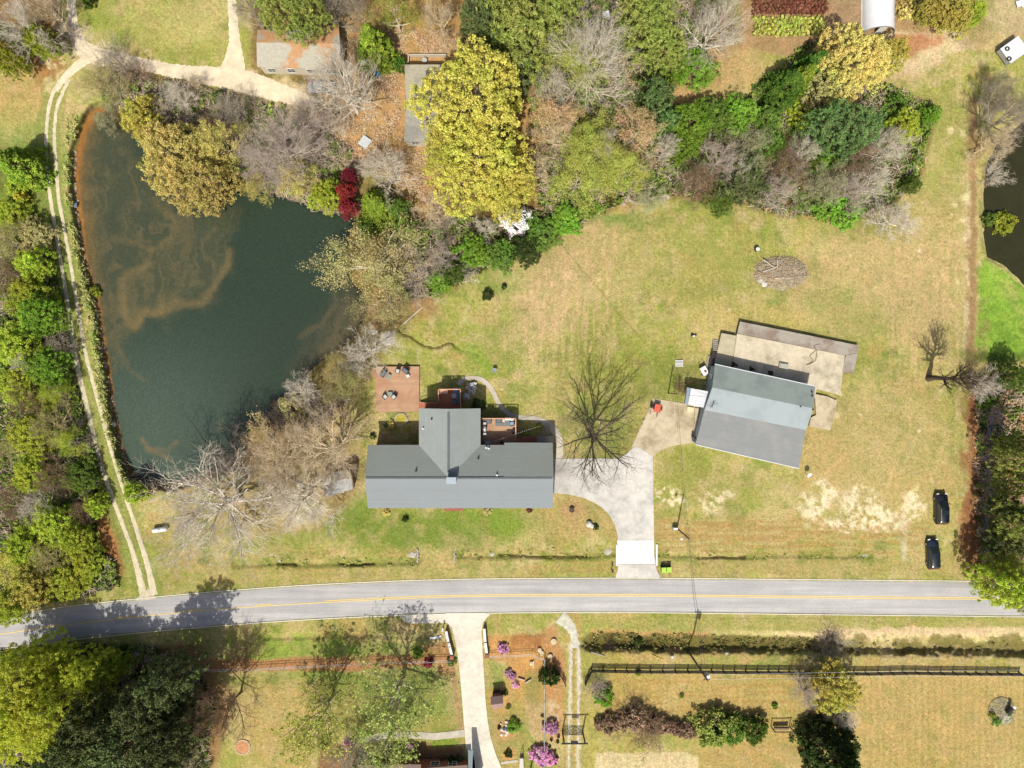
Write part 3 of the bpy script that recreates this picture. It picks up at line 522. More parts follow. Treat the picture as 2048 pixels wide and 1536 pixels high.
def strip_poly(c):
    L = []; R_ = []
    for i, p in enumerate(c):
        a = c[max(i - 1, 0)]; b_ = c[min(i + 1, len(c) - 1)]; d = (b_ - a)[:2]; d /= np.linalg.norm(d) + 1e-9; n_ = np.array((-d[1], d[0])) * p[2] / 2; L.append(tuple(p[:2] + n_)); R_.append(tuple(p[:2] - n_))
    return L + R_[::-1]
sheet('garden_path', strip_poly(wk), .07, CP, skirt=.1, grid=5)
sheet('patio_slab', [(1049,873),(1107,872),(1108,884),(1049,885)], .06, CP)
sheet('neighbour_driveway', [(893,1226),(893,1244),(904,1256),(911,1285),(917,1320),(921,1360),(925,1410),(929,1460),(932,1496),(945,1530),(956,1575),(1016,1575),(1003,1536),(990,1504),(981,1474),(975,1440),(971,1400),(968,1350),(965,1300),(963,1262),(966,1246),(973,1236),(981,1228),(940,1226)], .08, CB)
sheet('roadside_pullout', [(800,1232),(893,1228),(893,1245),(884,1246),(820,1247),(808,1243)], .07, CB)
sheet('front_path', [(722,1484),(730,1474),(745,1468),(770,1465),(800,1463),(840,1464),(870,1466),(900,1463),(928.5,1459),(930,1473.5),(900,1477),(868,1480),(830,1477),(800,1476),(760,1479),(735,1484)], .06, CP)
sheet('stepping_path', [(1002,1529),(1003,1524),(1036,1519),(1037,1524)], .06, CP)
GR = pm('pale_gravel', A(240,224,194), .14, .8, .95, 9); GR2 = pm('track_gravel', A(226,214,184), .16, 1.2, .95, 8); GR3 = pm('grey_gravel', A(214,212,194), .22, 1.5, .95, 6)
ribbon('gravel_lane', [[(136,-60,20),(142,0,20),(147,50,24),(158,85,34),(180,108,46),(225,118,40),(290,130,30),(350,142,34),(420,152,46),(480,160,56),(530,175,50),(565,187,44),(600,197,34),(630,208,20)], [(461,-60,18),(463,0,20),(467,50,24),(469,90,30),(468,125,52),(462,150,60)], [(190,112,26),(160,128,22),(138,146,20),(122,165,16),(112,182,10)]], GR, .035, 1.6, 3)
ribbon('track_rut', [[(122,160,10),(106,186,9),(96,225,8.5),(92,290,8),(95,340,8),(101,400,8.5),(111,460,8.5),(124,540,9),(137,620,9.5),(149,700,10),(162,765,11),(178,830,10),(194,900,10),(214,965,10),(238,1030,10),(257,1080,10),(270,1120,12),(280,1160,16),(288,1192,20)]], GR2, .035, .9, 4)
ribbon('track_rut', [[(138,158,9),(123,190,8.5),(112,225,8),(109,280,8),(113,340,8),(118,400,8),(129,460,8),(143,540,8),(156,620,8.5),(170,700,8.5),(186,765,9),(206,840,9),(228,920,9),(250,990,9),(270,1050,10),(286,1100,12),(300,1150,14),(308,1190,18)]], GR2, .035, .9, 5)
ribbon('gravel_entrance', [[(1120,1234,36),(1134,1246,28),(1146,1264,22),(1150,1284,18),(1150,1296,20)], [(1142,1284,8),(1142,1330,6),(1140,1400,5),(1138,1480,4),(1137,1560,4)], [(1158,1284,9),(1158,1330,7),(1157,1400,5),(1156,1480,4.5),(1156,1560,4)]], GR3, .025, 1.6, 6)
ribbon('gravel_entrance', [[(284,1188,44),(292,1198,46),(296,1206,50)]], GR2, .03, 1.5, 7)
# ------------------------------------------------------------ buildings
SH_N = stripes('shingles_north', A(140,150,146), A(166,172,168), 3.6, 1, .85, A(150,156,150), .2, 0, .86, .12)
SH_X = stripes('shingles_cross', A(146,156,156), A(170,178,176), 3.6, 0, .85, A(154,160,158), .2, 0, .86, .12)
SH_S = stripes('shingles_south', A(134,143,148), A(152,160,164), 3.6, 1, .85, A(142,150,155), .2, 0, .8, .18)
BRICK = pm('red_brick', A(176,112,92), .25, 2, .9, 14, .3); TRIM = pm('white_trim', A(236,236,232), .05, 1, .6); GLASS = pm('window_glass', (.03,.04,.05), .1, 1, .1, spec=.6)
DARK = pm('dark_rubber', (.02,.02,.022), .2, 2, .6); BLACKM = pm('black_metal', (.025,.025,.03), .2, 3, .4); STEEL = pm('grey_metal', (.35,.36,.38), .15, 3, .4, metal=.4); WMET = pm('white_metal', A(240,242,246), .05, 1, .45)
WOODR = stripes('deck_boards', A(190,150,118), A(214,180,144), 3.4, 1, .75, A(186,140,112), .14, 0, .6, .4); WOODR2 = stripes('deck_boards_red', A(178,112,84), A(196,128,98), 6.9, 1, .75, None, .14)
RAILW = pm('cedar_rail', A(236,176,136), .15, 3, .7); PLASTIC = lambda n, c: pm(n, c, .08, 2, .45)
CLOTHG = pm('grey_cloth', A(112,124,134), .15, 5, .9); DKCL = pm('charcoal_wicker', (.03,.032,.036), .2, 8, .8)
def gable(root, a, b, c, d, ra, rb, mat1, mat2, thick=.16, name='roof', caps=True):
    """two roof slopes: a-b eave, c-d eave (same direction), ra-rb ridge; each a slab with thickness"""
    for pts, m_, nm in (((a, b, rb, ra), mat1, name), ((d, c, ra, rb) if False else (ra, rb, d, c), mat2, name)):
        mb = MB(); P = [Vector(p) for p in pts]; n_ = (P[1] - P[0]).cross(P[3] - P[0]); 
        if n_.z < 0: P = P[::-1]
        mb.v = []; k = len(P); low = [p - Vector((0, 0, thick)) for p in P]
        mb.add(P + low, [tuple(range(k)), tuple(range(2 * k - 1, k - 1, -1))] + [(i, k + i, k + (i + 1) % k, (i + 1) % k) for i in range(k)]); part(nm, mb, m_, root)
def wallbox(root, ring, ztops, zbot, mat, name='wall'):
    mb = MB(); n = len(ring); top = [(p[0], p[1], ztops[i]) for i, p in enumerate(ring)]; bot = [(p[0], p[1], zbot) for p in ring]
    mb.add(top + bot, [(i, n + i, n + (i + 1) % n, (i + 1) % n) for i in range(n)]); return part(name, mb, mat, root)
def window(root, x, y, z, w, h, nx, ny, door=False):
    """frame standing 5 cm proud of the wall, glass or panel in it"""
    rz = math.atan2(nx, -ny); ox, oy = nx * .03, ny * .03
    f = MB(); f.box(0, 0, h / 2 + .05, w + .2, .1, .1); f.box(0, 0, -h / 2 - .05, w + .2, .12, .1); f.box(-w / 2 - .05, 0, 0, .1, .1, h); f.box(w / 2 + .05, 0, 0, .1, .1, h)
    if not door: f.box(0, 0, 0, .05, .08, h); f.box(0, 0, 0, w, .07, .05)
    o = part('door' if door else 'window', f, TRIM, root); o.location = (x + ox, y + oy, z); o.rotation_euler = (0, 0, rz)
    g_ = MB(); g_.box(0, 0, 0, w, .04, h); part('panel' if door else 'pane', g_, BRICK if door else GLASS, o)
# main house
HX0, HX1, HY0, HY1, HYR, ZE, ZR = -22.45, 6.35, -19.35, -9.5, -14.35, 3.0, 5.3
root = thing('ranch_house', 'long grey shingled brick house with rear wing, between the pond and the driveway', 'house', (-8, -14.4, 0)); R0 = Vector((-8, -14.4, 0))
L_ = lambda x, y, z: (x + 8, y + 14.4, z)
def slab(pts, mat, name='roof', thick=.16):
    mb = MB(); P = [Vector(p) for p in pts]; n_ = (P[1] - P[0]).cross(P[2] - P[0])
    if n_.z < 0: P = P[::-1]
    k = len(P); low = [p - Vector((0, 0, thick)) for p in P]
    mb.add(P + low, [tuple(range(k)), tuple(range(2 * k - 1, k - 1, -1))] + [(i, k + i, k + (i + 1) % k, (i + 1) % k) for i in range(k)]); return part(name, mb, mat, root)
slab([L_(HX0, HY0, ZE), L_(HX1, HY0, ZE), L_(HX1, HYR, ZR), L_(HX0, HYR, ZR)], SH_S)
WX0, WX1, WXR, WYN = -14.5, -4.9, -9.7, -3.8
slab([L_(HX0, HYR, ZR), L_(WXR, HYR, ZR), L_(WX0, HY1, ZE), L_(HX0, HY1, ZE)], SH_N)
slab([L_(WXR, HYR, ZR), L_(-1.2, HYR, ZR), L_(-1.2, HY1, ZE), L_(WX1, HY1, ZE)], SH_N)
slab([L_(-1.2, HYR, ZR + .08), L_(HX1, HYR, ZR + .08), L_(HX1, HY1 + .35, ZE - .02), L_(-1.2, HY1 + .35, ZE - .02)], SH_N)
slab([L_(WXR, HYR, ZR), L_(WXR, WYN, ZR), L_(WX0, WYN, ZE), L_(WX0, HY1, ZE)], SH_X)
slab([L_(WXR, HYR, ZR), L_(WXR, WYN, ZR), L_(WX1, WYN, ZE), L_(WX1, HY1, ZE)], SH_X)
mb = MB(); mb.box(*L_(WXR, -8.9, ZR + .03), .32, 9.2, .1); part('ridge_vent', mb, pm('roof_vent', A(104,112,116), .2, 3), root)
mb = MB(); mb.box(*L_((HX0 + WXR) / 2, HYR, ZR + .02), 12.4, .25, .07); part('ridge_cap', mb, pm('roof_vent', None), root)
mb = MB(); mb.box(*L_((HX1 + WXR) / 2 + .6, HYR, ZR + .06), 14.4, .25, .07); part('ridge_cap', mb, pm('roof_vent', None), root)
mb = MB(); mb.box(*L_(-9.15, HYR - .2, 5.7), 1.35, .85, 2.0); ch = part('chimney', mb, pm('chimney_siding', A(150,172,186), .08, 2), root); mb = MB(); mb.box(*L_(-9.15, HYR - .2, 6.76), 1.5, 1.0, .1); part('chimney_cap', mb, pm('chimney_cap_metal', A(170,184,194), .05, 2, .4), ch)
for x, y, z, m_ in ((-12.4, -5.4, 4.1, DARK), (-13.8, -6.9, 3.5, WMET), (-14.7, -13.3, 5.0, DARK), (-5.2, -11.5, 4.1, DARK), (-3.6, -10, 3.4, WMET), (-2.3, -13.9, 5.25, WMET), (-4.0, -9.9, 3.4, WMET)):
    mb = MB(); mb.cyl(*L_(x, y, 0)[:2], z - .1, z + .35, .09, 10); mb.cyl(*L_(x, y, 0)[:2], z, z + .06, .16, 10); part('roof_pipe', mb, m_, root)
i_ = .35
wallbox(root, [L_(HX0 + i_, HY0 + i_, 0), L_(HX1 - i_, HY0 + i_, 0), L_(HX1 - i_, HYR, 0), L_(HX1 - i_, HY1 - .1, 0), L_(HX0 + i_, HY1 - i_, 0), L_(HX0 + i_, HYR, 0)], [ZE, ZE, ZR - .22, ZE - .05, ZE, ZR - .2], -2.9, BRICK)
wallbox(root, [L_(WX0 + i_, HY1, 0), L_(WX0 + i_, WYN - i_, 0), L_(WXR, WYN - i_, 0), L_(WX1 - i_, WYN - i_, 0), L_(WX1 - i_, HY1, 0)], [ZE, ZE, ZR - .2, ZE, ZE], -2.9, BRICK)
for x in (-20, -17, -13.5, -5, -2, 3.5): window(root, *L_(x, HY0 + i_, 1.5), 1.2, 1.3, 0, -1)
window(root, *L_(-9.2, HY0 + i_, 1.15), 1.0, 2.1, 0, -1, True)
for x in (-20.5, -17.2): window(root, *L_(x, HY1 - i_, 1.5), 1.1, 1.2, 0, 1); window(root, *L_(x, HY1 - i_, -1.3), 1.1, 1.0, 0, 1)
for x in (-12.5, -7.2): window(root, *L_(x, WYN - i_, -1.2), 1.2, 1.2, 0, 1)
window(root, *L_(HX1 - i_, -17, 1.5), 1.1, 1.2, 1, 0)
mb = MB()
for k in range(3): mb.box(*L_(-9.3, HY0 - .15 - .0 * k - .25 * k, .5 - .16 * k - .25), 2.3 + .3 * k, .55, .5)
part('front_steps', mb, BRICK, root)
mb = MB(); mb.cyl(*L_(HX0 + .2, HYR - .4, 0)[:2], .3, 2.9, .06, 8); mb.box(*L_(HX0 + .1, HYR - .5, 1.5), .3, .5, .7); part('power_meter', mb, WMET, root)
solo('hvac_unit', MB().box(0, 0, .45, .9, .9, .9).cyl(0, 0, .9, .96, .36, 16), STEEL, 'grey outdoor air unit against the west gable wall of the long house', 'air conditioner', (HX0 - .35, -15.2, gz(HX0, -15)))
# decks
def rail(root, pts, z0, h=1.0, mat=RAILW, post=1.6):
    mb = MB(); pk = MB()
    for a, b in zip(pts, pts[1:]):
        a = Vector((*a, 0)); b = Vector((*b, 0)); d = b - a; L = d.length; rz = math.atan2(d.y, d.x); c = (a + b) / 2
        mb.box(c.x, c.y, z0 + h, L + .1, .15, .05, rz); mb.box(c.x, c.y, z0 + .12, L, .05, .08, rz)
        n = max(1, int(L / post))
        for i in range(n + 1): p = a + d * i / n; mb.box(p.x, p.y, z0 + h / 2 - .05, .1, .1, h, rz)
        n = int(L / .14)
        for i in range(1, n): p = a + d * i / n; pk.box(p.x, p.y, z0 + h / 2 + .04, .035, .035, h - .18, rz)
    part('railing', mb, mat, root); part('baluster', pk, mat, root)
def deck(name, label, x0, y0, x1, y1, z, mat, rails=None, hh=1.0):
    cx, cy = (x0 + x1) / 2, (y0 + y1) / 2; r = thing(name, label, 'deck', (cx, cy, z)); w, d = x1 - x0, y1 - y0; zg = gz(cx, cy) - z
    part('deck_floor', MB().box(0, 0, -.05, w, d, .1), mat, r); part('skirt_board', MB().box(0, d / 2 + .02, -.2, w, .04, .25).box(w / 2 + .02, 0, -.2, .04, d, .25).box(-w / 2 - .02, 0, -.2, .04, d, .25), RAILW, r)
    [part('deck_post', MB().box(sx * (w / 2 - .3), sy * (d / 2 - .3), zg / 2 - .15, .15, .15, abs(zg) + .1), RAILW, r) for sx in (-1, 1) for sy in (-1, 1)]
    if rails: rail(r, [(p[0] - cx, p[1] - cy) for p in rails], 0, hh)
    return r
zt = -1.85; p0, p1 = W(752, 824, zt), W(838, 733, zt)
d1 = deck('large_deck', 'large low brown plank deck with two groups of patio furniture', p0.x, p0.y, p1.x, p1.y, zt, WOODR)
q0, q1 = W(743, 755, zt), W(751.6, 735.5, zt); c0 = Vector(((q0.x + q1.x) / 2 - (p0.x + p1.x) / 2, (q0.y + q1.y) / 2 - (p0.y + p1.y) / 2, 0)); part('deck_corner', MB().box(c0.x, c0.y, -.05, q1.x - q0.x, q1.y - q0.y, .1), WOODR, d1)
a0, a1 = W(877.5, 817, 0), W(922.5, 778, 0)
d2 = deck('rear_deck', 'small railed red plank deck with charcoal sofa, at the rear wing', a0.x, a0.y, a1.x, a1.y, 0, WOODR2, [(a0.x + .05, a0.y + 1.2), (a0.x + .05, a1.y - .05), (a1.x - .05, a1.y - .05), (a1.x - .05, a0.y)])
st = thing('deck_steps', 'wooden steps and landing joining the large deck to the small rear deck', 'steps', (0, 0, 0)); s0, s1 = W(838.5, 816.5, -1.2), W(877, 805.5, -.2)
mb = MB(); n = 11
for i in range(n): xx = s0.x + .15 + i * (s1.x - s0.x - .1) / n; zz = -1.85 + (i + 1) * 1.8 / n if i < 9 else -.05; mb.box(xx, (s0.y + s1.y) / 2, zz - .04, .34, 1.0, .08)
part('tread', mb, WOODR2, st); part('stringer', MB().bar((s0.x, s0.y, -2.0), (s1.x, s0.y, -.2), .07, 4).bar((s0.x, s1.y, -2.0), (s1.x, s1.y, -.2), .07, 4), RAILW, st)
mb = MB(); mb.bar((s0.x, s1.y, -.9), (s1.x, s1.y, .95), .05, 4); [mb.bar((s0.x + t_ * (s1.x - s0.x), s1.y, -1.9 + 1.6 * t_), (s0.x + t_ * (s1.x - s0.x), s1.y, -.9 + 1.85 * t_), .045, 4) for t_ in (0, .5, 1)]; part('handrail', mb, RAILW, st)
b0, b1 = W(963.5, 888, 0), W(1032, 836, 0)
d3 = deck('east_deck', 'railed plank deck with barbecue and patio clutter, in the corner east of the rear wing', b0.x, b0.y, b1.x, b1.y, 0, WOODR, [(b0.x + .05, b1.y - .05), (b1.x - .05, b1.y - .05), (b1.x - .05, b0.y + .9)])
ramp_ = thing('deck_ramp', 'dark grey ramp running along the rear wall from the east deck to the path', 'ramp', (0, 0, 0)); r0, r1 = W(1034, 886, -.2), W(1053, 874, -.2)
part('landing', MB().box((r0.x + r1.x) / 2, (r0.y + r1.y) / 2, -.3, r1.x - r0.x, r1.y - r0.y, .1), WOODR2, ramp_)
mb = MB(); [mb.box(r1.x + .15 + .28 * i, (r0.y + r1.y) / 2, -.45 - .2 * i, .3, 1.0, .12) for i in range(6)]; part('tread', mb, WOODR2, ramp_)
def chair(name, label, cat, x, y, z, rz, w=.75, frame=DKCL, cushion=CLOTHG, group=None):
    r = thing(name, label, cat, (x, y, z), rz, group); part('seat', MB().box(0, -.02, .3, w, .68, .12), frame, r); part('cushion', MB().box(0, -.02, .42, w - .16, .56, .12), cushion, r)
    part('backrest', MB().box(0, .33, .6, w, .09, .62), frame, r)
    for s_ in (-1, 1): part('armrest', MB().box(s_ * (w / 2 - .02), 0, .56, .08, .66, .06), frame, r)
    for s_ in (-1, 1):
        for t_ in (-1, 1): part('leg', MB().box(s_ * (w / 2 - .05), t_ * .28, .13, .06, .06, .26), frame, r)
    return r
def table(name, label, x, y, z, rz, w, d, h, mat, legm=DKCL):
    r = thing(name, label, 'table', (x, y, z), rz); part('tabletop', MB().box(0, 0, h, w, d, .05), mat, r)
    for s_ in (-1, 1):
        for t_ in (-1, 1): part('leg', MB().box(s_ * (w / 2 - .06), t_ * (d / 2 - .06), (h - .03) / 2, .05, .05, h - .03), legm, r)
    return r
CUSHW = pm('pale_cushion', A(206,208,206), .1, 5, .9); GLTOP = pm('glass_tabletop', A(150,168,162), .08, 3, .2)
def onz(px, py, z): p = W(px, py, z); return p.x, p.y, z
chair('patio_loveseat', 'dark wicker loveseat near the upper left corner of the large deck', 'loveseat', *onz(768, 747, zt), math.radians(56), 1.15)
table('patio_table', 'glass topped side table beside the dark wicker loveseat', *onz(777.5, 753.5, zt), math.radians(55), .95, .5, .42, GLTOP)
chair('patio_chair', 'small wicker chair with pale seat at the middle of the upper deck edge', 'chair', *onz(796, 742, zt), math.radians(-15), .7, cushion=CUSHW)
chair('patio_armchair', 'wide wicker armchair with grey cushion near the upper right deck corner', 'armchair', *onz(811.5, 742, zt), math.radians(-38), 1.05)
table('white_table', 'small square white table in front of the wide armchair', *onz(816.5, 752, zt), math.radians(30), .5, .45, .5, WMET, WMET)
chair('patio_chair', 'left wicker chair of the trio in the middle of the large deck', 'chair', *onz(771, 793.5, zt), math.radians(48), .72, cushion=CUSHW)
table('patio_table', 'glass topped table between the trio chairs in the middle of the deck', *onz(780.5, 787.5, zt), 0, .8, .6, .42, GLTOP)
chair('patio_chair', 'right wicker chair of the trio in the middle of the large deck', 'chair', *onz(788.5, 793.5, zt), math.radians(-38), .72, cushion=CUSHW)
sf = thing('corner_sofa', 'charcoal corner sofa on the small rear deck', 'sofa', onz(914, 794, 0)); part('seat', MB().box(.35, 0, .25, .95, 2.0, .4).box(-.4, -.75, .25, .7, .6, .4), CLOTHG, sf); part('backrest', MB().box(.78, 0, .6, .16, 2.0, .4), DKCL, sf); part('ottoman', MB().box(-.45, .2, .25, .7, .7, .4), pm('pale_grey_cushion', A(176,190,196), .08, 4), sf)
sh = thing('plant_rack', 'pale metal framed shelf at the north rail of the small rear deck', 'shelf', onz(888, 783, 0)); part('frame', MB().box(0, .28, .5, 1.1, .05, .9).box(0, -.28, .3, 1.1, .05, .06).box(-.55, 0, .4, .05, .6, .7).box(.55, 0, .4, .05, .6, .7), WMET, sh); part('shelf_board', MB().box(0, 0, .4, 1.0, .5, .04), RAILW, sh)
chair('blue_chair', 'bright blue chair in the corner of the small rear deck', 'chair', *onz(911, 781, 0), 0, .6, frame=pm('blue_plastic', A(70,130,210), .1, 3, .4), cushion=pm('blue_cushion', A(90,150,220), .1, 3))
gr = thing('barbecue_grill', 'steel and black barbecue grill at the west end of the east deck', 'grill', onz(970, 857, 0), math.radians(90)); part('cart', MB().box(0, 0, .4, 1.4, .5, .7), BLACKM, gr); part('hood', MB().lathe([(.1, .75), (.36, .8), (.38, .95), (.2, 1.12), (.05, 1.15)], 14, 0, 0, 1.3, .75), STEEL, gr); part('side_shelf', MB().box(-.85, 0, .8, .35, .45, .04).box(.85, 0, .8, .35, .45, .04), STEEL, gr)
solo('outdoor_rug', MB().box(0, 0, .012, 2.6, 1.25, .02), pm('rug', A(128,132,132), .15, 6), 'grey rug under the chairs on the east deck', 'rug', onz(1007, 844, 0))
for (px, py, w_, m_, lb, rz) in ((976, 842, 1.1, CLOTHG, 'grey cushioned bench at the upper left of the east deck', 0), (998, 841, 1.0, CLOTHG, 'grey padded chair on the rug of the east deck', 0), (1024, 847, .7, pm('sky_blue_cushion', A(140,180,206), .1, 3), 'light blue chair by the right rail of the east deck', -1.4)):
    chair('patio_chair', lb, 'chair', *onz(px, py, 0), rz, w_, cushion=m_)
for (px, py, s_, c_, lb) in ((1016, 838, (.9, .35, .35), A(240,244,250), 'white storage box on the north rail side of the east deck'), (1025, 839, (.5, .4, .4), A(230,232,236), 'small white box in the upper right corner of the east deck'), (975, 884.5, (.8, .45, .5), A(190,206,220), 'pale grey storage chest with red lid back, by the house wall'), (1007, 841, (.35, .4, .3), A(232,214,192), 'cream pillow like box on the rug of the east deck')):
    bx = thing('storage_box', lb, 'box', onz(px, py, 0)); part('box_body', MB().box(0, 0, s_[2] / 2, s_[0], s_[1], s_[2]), pm('box_%d' % px, c_, .05, 2, .5), bx); part('lid', MB().box(0, 0, s_[2] + .02, s_[0] + .04, s_[1] + .04, .04), pm('box_%d' % px, c_), bx)
for (px, py, c_, lb) in ((1027.5, 861, A(190,70,50), 'red plant pot by the right rail of the east deck'), (1027.5, 867, A(216,160,60), 'yellow plant pot by the right rail of the east deck'), (1003, 884, (.03, .04, .05), 'black kettle barbecue next to the house wall on the east deck')):
    pt = thing('plant_pot' if px > 1010 else 'kettle_barbecue', lb, 'pot' if px > 1010 else 'barbecue', onz(px, py, 0)); part('bowl', MB().lathe([(.12, 0), (.2, .3), (.24, .42), (.2, .44)], 12), pm('pot_%d_%d' % (px, py), c_, .1, 3, .5), pt); part('rim' if px > 1010 else 'lid', MB().lathe([(.25, .4), (.26, .46), (.1, .5)], 12), BLACKM, pt)
# step plate garden pond, bird bath, poles of the string lights
gp = thing('garden_pond', 'small ornamental pond with yellowish water and a pale stone rim below the deck', 'pond', G(802, 839)); part('basin', MB().lathe([(1.0, -.1), (1.0, .25), (.88, .25), (.85, .12)], 22), pm('pond_rim', A(206,196,160), .25, 4), gp); part('pond_surface', MB().lathe([(.84, .1), (.84, .16), (.01, .16)], 22), pm('yellow_pond_water', A(190,178,70), .25, 2, .15), gp)
mb = MB(); [mb.rock(1.05 * math.cos(a_), 1.05 * math.sin(a_), .12, .17, int(a_ * 100)) for a_ in np.arange(0, 6.28, .36)]; part('rim_stone', mb, pm('rim_stones', A(196,188,166), .25, 3), gp)
bb = thing('bird_bath', 'round grey bird bath on the lawn north of the curving path', 'bird bath', G(989, 741)); part('pedestal', MB().lathe([(.2, 0), (.08, .15), (.07, .75), (.2, .85)], 12), pm('bath_stone', A(210,206,196), .1, 3), bb); part('basin', MB().lathe([(.15, .85), (.38, .95), (.36, .9), (.05, .88)], 18), pm('bath_stone2', A(150,158,164), .1, 3), bb)
sl = thing('string_lights', 'string of small bulbs running from the house corner over the east deck to a shrub', 'lights'  , (0, 0, 0)); s_a, s_b = Vector(W(981, 885, 2.2)), Vector(W(1083, 851, 1.0)); cv = MB(); blb = MB()
for i in range(24):
    t0, t1 = i / 24, (i + 1) / 24; f_ = lambda t: s_a.lerp(s_b, t) - Vector((0, 0, 1.2 * t * (1 - t))); cv.bar(f_(t0), f_(t1), .015, 3); q = f_(t0); blb.box(q.x, q.y, q.z - .05, .11, .07, .09, .3)
part('cable', cv, DARK, sl); part('bulb', blb, WMET, sl)
# workshop building on the right
root = thing('workshop_building', 'tilted metal building with three tone grey roof, beside the concrete pad', 'workshop', (0, 0, 0))
nw, ne, rw, re_, mw, me_, sw, se = (W(1430, 728, 3), W(1630, 772, 3), W(1424.5, 775, 4.1), W(1627, 817, 4.1), W(1409, 820, 3.35), W(1612, 860, 3.35), W(1391, 889, 2.6), W(1598, 937, 2.6))
ang = math.atan2(ne.y - nw.y, ne.x - nw.x); R1 = stripes('metal_roof_green', A(150,162,158), A(160,170,166), 1.1, 0, .5, A(140,150,148), .05, -ang, .9, .1); R2 = stripes('metal_roof_pale', A(160,172,177), A(168,179,183), 1.1, 0, .6, A(152,164,168), .03, -ang, .94, .06); R3 = stripes('felt_roof_grey', A(134,138,140), A(150,153,154), .7, 1, .8, A(152,154,152), .05, -ang, .9, .08)
def lean(pts, mat, nm='roof', th=.12):
    mb = MB(); P = [Vector(p) for p in pts]; n_ = (P[1] - P[0]).cross(P[2] - P[0])
    if n_.z < 0: P = P[::-1]
    low = [p - Vector((0, 0, th)) for p in P]; mb.add(P + low, [(0, 1, 2, 3), (7, 6, 5, 4)] + [(i, 4 + i, 4 + (i + 1) % 4, (i + 1) % 4) for i in range(4)]); return part(nm, mb, mat, root)
lean((nw, ne, re_, rw), R1); lean((rw, re_, me_, mw), R2); lean([v - Vector((0, 0, .05)) for v in (mw, me_, se, sw)], R3)
cen = (nw + ne + sw + se) / 4; ins = lambda v: (cen.x + (v.x - cen.x) * .975, cen.y + (v.y - cen.y) * .965, 0)
WALLB = stripes('blue_metal_siding', A(186,208,226), A(196,214,230), 2.2, 0, .5, None, .06)
wallbox(root, [ins(v) for v in (nw, ne, re_, me_, se, sw, mw, rw)], [2.85, 2.85, 3.95, 3.2, 2.4, 2.4, 3.2, 3.95], -1.0, WALLB)
ux, uy = math.cos(ang), math.sin(ang)
pw = Vector(ins((nw + rw) / 2)); window(root, pw.x - .02, pw.y + .3, 1.7, 1.0, 1.1, -ux, -uy); pw = Vector(ins((rw + mw) / 2)); window(root, pw.x - .05, pw.y, 1.1, 1.0, 2.1, -ux, -uy, True)
pw = Vector(ins((mw + sw) / 2)); window(root, pw.x - .05, pw.y - .6, 1.4, 1.1, 1.1, -ux, -uy)
for t_ in (.2, .5, .8): q = Vector(ins(sw)).lerp(Vector(ins(se)), t_); window(root, q.x, q.y, 1.3, 1.2, 1.1, uy, -ux)
pa, pb = nw, sw; mb = MB(); mb.bar(se + Vector((0, 0, -.05)), sw + Vector((0, 0, -.05)), .07, 6); part('gutter', mb, WMET, root); mb = MB(); mb.bar(nw, ne, .06, 6); part('gutter', mb, WMET, root)
part('door_trim', MB().box(*(Vector(ins(nw)) + Vector((-.1, -1.5, .2)))[:2], .3, .12, 2.8, 1.8, ang), pm('dark_red_trim', A(120,34,50), .1, 2), root)
for (px, py, z_) in ((1623, 784, 3.3), (1600, 813, 3.9), (1625, 819, 4.0), (1624, 792, 3.5)): p = W(px, py, z_); part('roof_vent', MB().cyl(p.x, p.y, z_ - .1, z_ + .3, .12, 8), DARK, root)
an = thing('roof_antenna', 'thin antenna lying against the pale strip of the metal building roof', 'antenna', W(1423, 815, 3.5)); part('mast', MB().bar((0, 0, 0), (.3, 1.0, .5), .04), DARK, an); part('element', MB().bar((-.7, .2, .3), (.9, .6, .4), .025).bar((-.4, .6, .4), (.6, .9, .5), .02), DARK, an); part('foot', MB().lathe([(.25, -.1), (.2, .1), (.08, .2)], 8), STEEL, an)
# slabs of the old building: a raised pad with a board walkway round it
zs = 0.02
def raised(name, poly, z, mat, low=-1.6, kind='structure', label=None, cat=None):
    mb = MB(); mb.prism([tuple(W(p[0], p[1], z)) for p in poly], low); o = part(name, mb, mat)
    return tag(o, label, cat, None, kind)
raised('raised_slab', [(1443,666),(1472.5,671.5),(1468,706),(1457,757),(1428,752),(1426,742)], zs - .05, concrete('slab_grey', A(202,192,162), A(184,176,150)))
raised('raised_slab', [(1474,667),(1690,711),(1680,790),(1634,778),(1628,800),(1460,760),(1468.6,706)], zs, CS)
root = thing('board_walkway', 'weathered grey board walkway along the top and right edge of the raised slab', 'walkway', (0, 0, 0)); BW = stripes('weathered_boards', A(168,160,148), A(190,182,170), 3.4, 1, .85, A(146,128,114), .12, -ang)
for nm, pl in (('boardwalk', [(1480,643),(1718,691),(1716,705),(1690.6,710.6),(1474.3,666)]), ('boardwalk', [(1691.5,711),(1715.5,706),(1707,748),(1684.5,744)])): mb = MB(); mb.prism([tuple(W(p[0], p[1], zs + .03)) for p in pl], -.12); part(nm, mb, BW, root)
mb = MB(); [mb.box(*tuple(W(px, py, -.4))[:2], -.55, .2, .2, .95) for px, py in ((1484,648),(1530,657),(1580,667),(1640,679),(1700,690),(1712,698),(1704,740))]; part('support_post', mb, BW, root)
raised('side_slab', [(1630,788),(1655,793),(1674,801),(1672,822),(1660,861),(1618,852),(1622,835),(1632,830)], .08, CT, -1)
raised('pad_patch', [(1390,816),(1398,817),(1395,880),(1387,878)], .12, CT, -.5)
raised('pad_patch', [(1375,813),(1388,815.5),(1387,825),(1374,823)], .13, pm('pale_patch', A(240,224,180), .05, 2), -.3)
